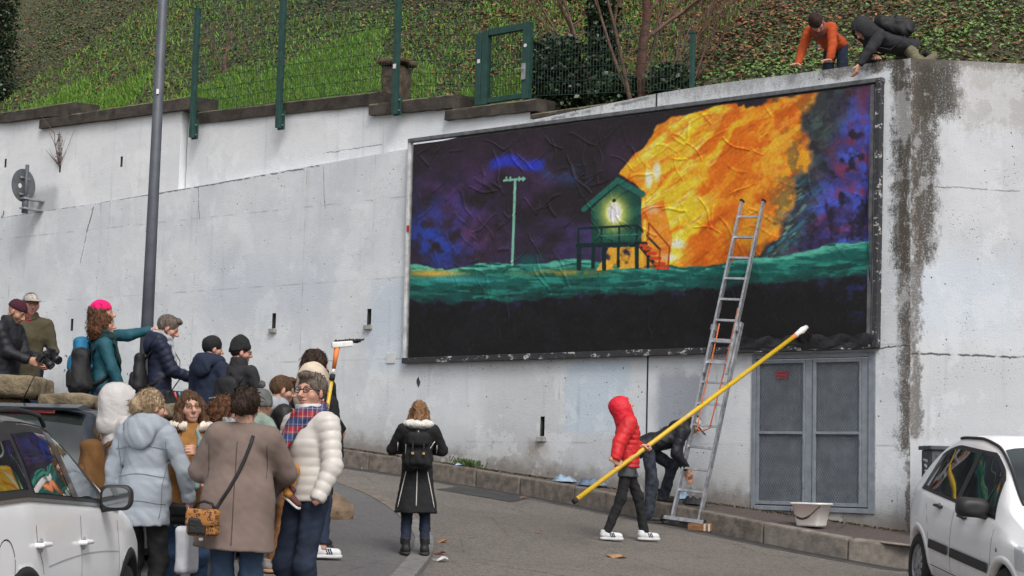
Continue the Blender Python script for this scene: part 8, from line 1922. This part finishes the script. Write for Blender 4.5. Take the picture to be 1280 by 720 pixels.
MB().box((-1.55, -.30, 1.425), (-1.47, .22, 1.470)).build('brake_light', M_RED, dh_.o, bevel=.01); MB().hexa([(-1.58, -.55, 1.45), (-1.58, .55, 1.45), (-1.35, .55, 1.49), (-1.35, -.55, 1.49), (-1.60, -.5, 1.475), (-1.60, .5, 1.475), (-1.35, .5, 1.515), (-1.35, -.5, 1.515)]).build('roof_spoiler', M_NCAR, dh_.o, bevel=.01)
aa = np.array([-1.15, .12, 1.51]); MB().tube([aa, aa+np.array([-.05, -.10, .20]), aa+np.array([-.07, -.20, .40])], [.008, .005, .003], 6).build('aerial', M_TRIM, dh_.o, True)
MB().tube([(-1.88, .1, 1.06), (-1.70, -.30, 1.245)], .010, 6).build('wiper', M_TRIM, dh_.o, True)
for sy in (-1, 1): MB().hexa([(-1.95, sy*.55, .72), (-1.80, sy*.835, .72), (-1.76, sy*.82, .72), (-1.9, sy*.5, .72), (-1.90, sy*.58, .98), (-1.74, sy*.82, .98), (-1.7, sy*.8, .98), (-1.85, sy*.5, .98)]).build('tail_lamp', M_RED, dh_.o, bevel=.01)
# ---- white small hatchback, lower right, nose towards us
Car.archmat = M_WCAR
hx, hy = 4.972, 16.433; hk = 1.045; hz_ = road_z(hx, hy)
hb = Car('white_hatchback', 'small rounded white hatchback with black door strips at the lower right', [(-1.90, .62), (-1.88, .90), (-1.80, 1.12), (-1.62, 1.33), (-1.35, 1.47), (-.9, 1.57), (-.3, 1.60), (.15, 1.555), (.5, 1.42), (.85, 1.20), (1.10, 1.06), (1.45, .95), (1.75, .78), (1.88, .58)],
          [(-1.9, 1.0), (-1.2, .995), (.9, .94), (1.2, .90), (1.88, .6)], [(-1.9, .68), (-1.7, .78), (-1.2, .835), (1.1, .835), (1.6, .78), (1.88, .60)], [(-1.9, .52), (-1.2, .58), (.2, .57), (1.0, .64), (1.88, .55)], (-1.88, 1.86), (-1.22, 1.20), (hx, hy, hz_), -1.516, hk, M_WCAR, rw=.295)
arc = lambda o_: (lambda x: min(hb.top(x)-.085, 1.46-.30*max(0, (abs(x+.25)-.50))**1.5)-o_)
lo_h = lambda o_: (lambda x: hb.belt(x)+.0+o_)
hb.side_patch('window_surround', lo_h(.005), lambda x: max(arc(-.01)(x), lo_h(.02)(x)), (-1.38, -1.30), (.86, .62), M_TRIM, .004, na=50)
hb.side_patch('rear_door_window', lo_h(.035), lambda x: max(arc(.03)(x), lo_h(.05)(x)), (-1.08, -1.0), (-.26, -.22), M_CGL, .009); hb.side_patch('quarter_window', lo_h(.05), lambda x: max(arc(.04)(x), lo_h(.06)(x)), (-1.33, -1.25), (-1.13, -1.06), M_CGL, .009, na=10)
hb.side_patch('front_door_window', lo_h(.035), lambda x: max(arc(.03)(x), lo_h(.05)(x)), (-.12, -.10), (.56, .48), M_CGL, .009); hb.side_patch('front_corner_window', lo_h(.03), lambda x: max(arc(.05)(x), lo_h(.05)(x)), (.62, .55), (.84, .60), M_CGL, .009, na=10)
hb.side_patch('door_pillar', lo_h(.02), arc(.0), (-.25, -.21), (-.13, -.11), M_TRIM, .012, na=4)
hb.top_patch('windscreen', .22, 1.08, .53, .62, M_CGL, .008); hb.top_patch('rear_window', -1.84, -1.5, .5, .54, M_CGL, .008)
for sy in (-1, 1):
    mb = MB(); mb.tube([(x, sy*(hb.roofw(x)-.02), hb.topz(x, hb.roofw(x)-.03)+.006) for x in np.linspace(-.95, 1.02, 30)], .014, 6); mb.build('roof_gutter_trim', M_TRIM, hb.o, True)
hb.seam([(-.19, z) for z in np.linspace(.36, .98, 9)]); hb.seam([(.93-.03*(z-.4), z) for z in np.linspace(.36, .93, 9)]); hb.seam([(-1.05, .99), (-1.03, .88), (-.93, .74), (-.87, .60), (-.84, .36)]); hb.seam([(x, .345) for x in np.linspace(-.84, .93, 20)])
for a, b in ((-.82, -.215), (-.165, .90)): hb.side_patch('door_strip', lambda x: .50, lambda x: .585, (a, a+.02), (b-.02, b), M_TRIM, .016, nb=3, na=16)
hb.handle(-.62, .905, M_TRIM, -1, .15); hb.handle(.10, .885, M_TRIM, -1, .15); hb.mirror(.62, .985, M_TRIM, -1, .135, .088, big=1.25); hb.mirror(.62, .985, M_TRIM, 1, .135, .088, big=1.25)
q = hb.side(1.06, .72); MB().tube([(1.06, -q-.004, .72), (1.06, -q+.002, .72)], .020, 14).build('side_repeater', mat('amber grey lens', (.25, .22, .2), .2, .1, 20, 0), hb.o, True)
for z in (1.12, 1.20): pass
x_ = .78; p = np.array([.86, -.40, hb.topz(.86, -.40)]); sl = -.55; 
for k, (c) in enumerate(((.30, .55, .42), (.45, .55, .60))):
    xx0 = .66+k*.13; V = [(xx0+dx, y, hb.topz(xx0+dx, y)+.012) for dx, y in ((0, -.50), (0, -.42), (.09, -.42), (.09, -.50))]; MB().add(V, [(3, 2, 1, 0)]).build('windscreen_sticker', mat('sticker %d' % k, c, .5, .1, 20, 0), hb.o)
aa = np.array([.30, 0, 1.47]); MB().tube([aa, aa+np.array([-.12, .02, .22]), aa+np.array([-.20, .03, .40])], [.007, .005, .003], 6).build('aerial', M_TRIM, hb.o, True)
for sy in (-1, 1):
    hb.side_patch('headlamp', lambda x: .62, lambda x: .80, (1.45, 1.40), (1.75, 1.62), mat('headlamp glass', (.5, .52, .55), .08, .1, 20, 0, coat=1), .008, sy=sy)
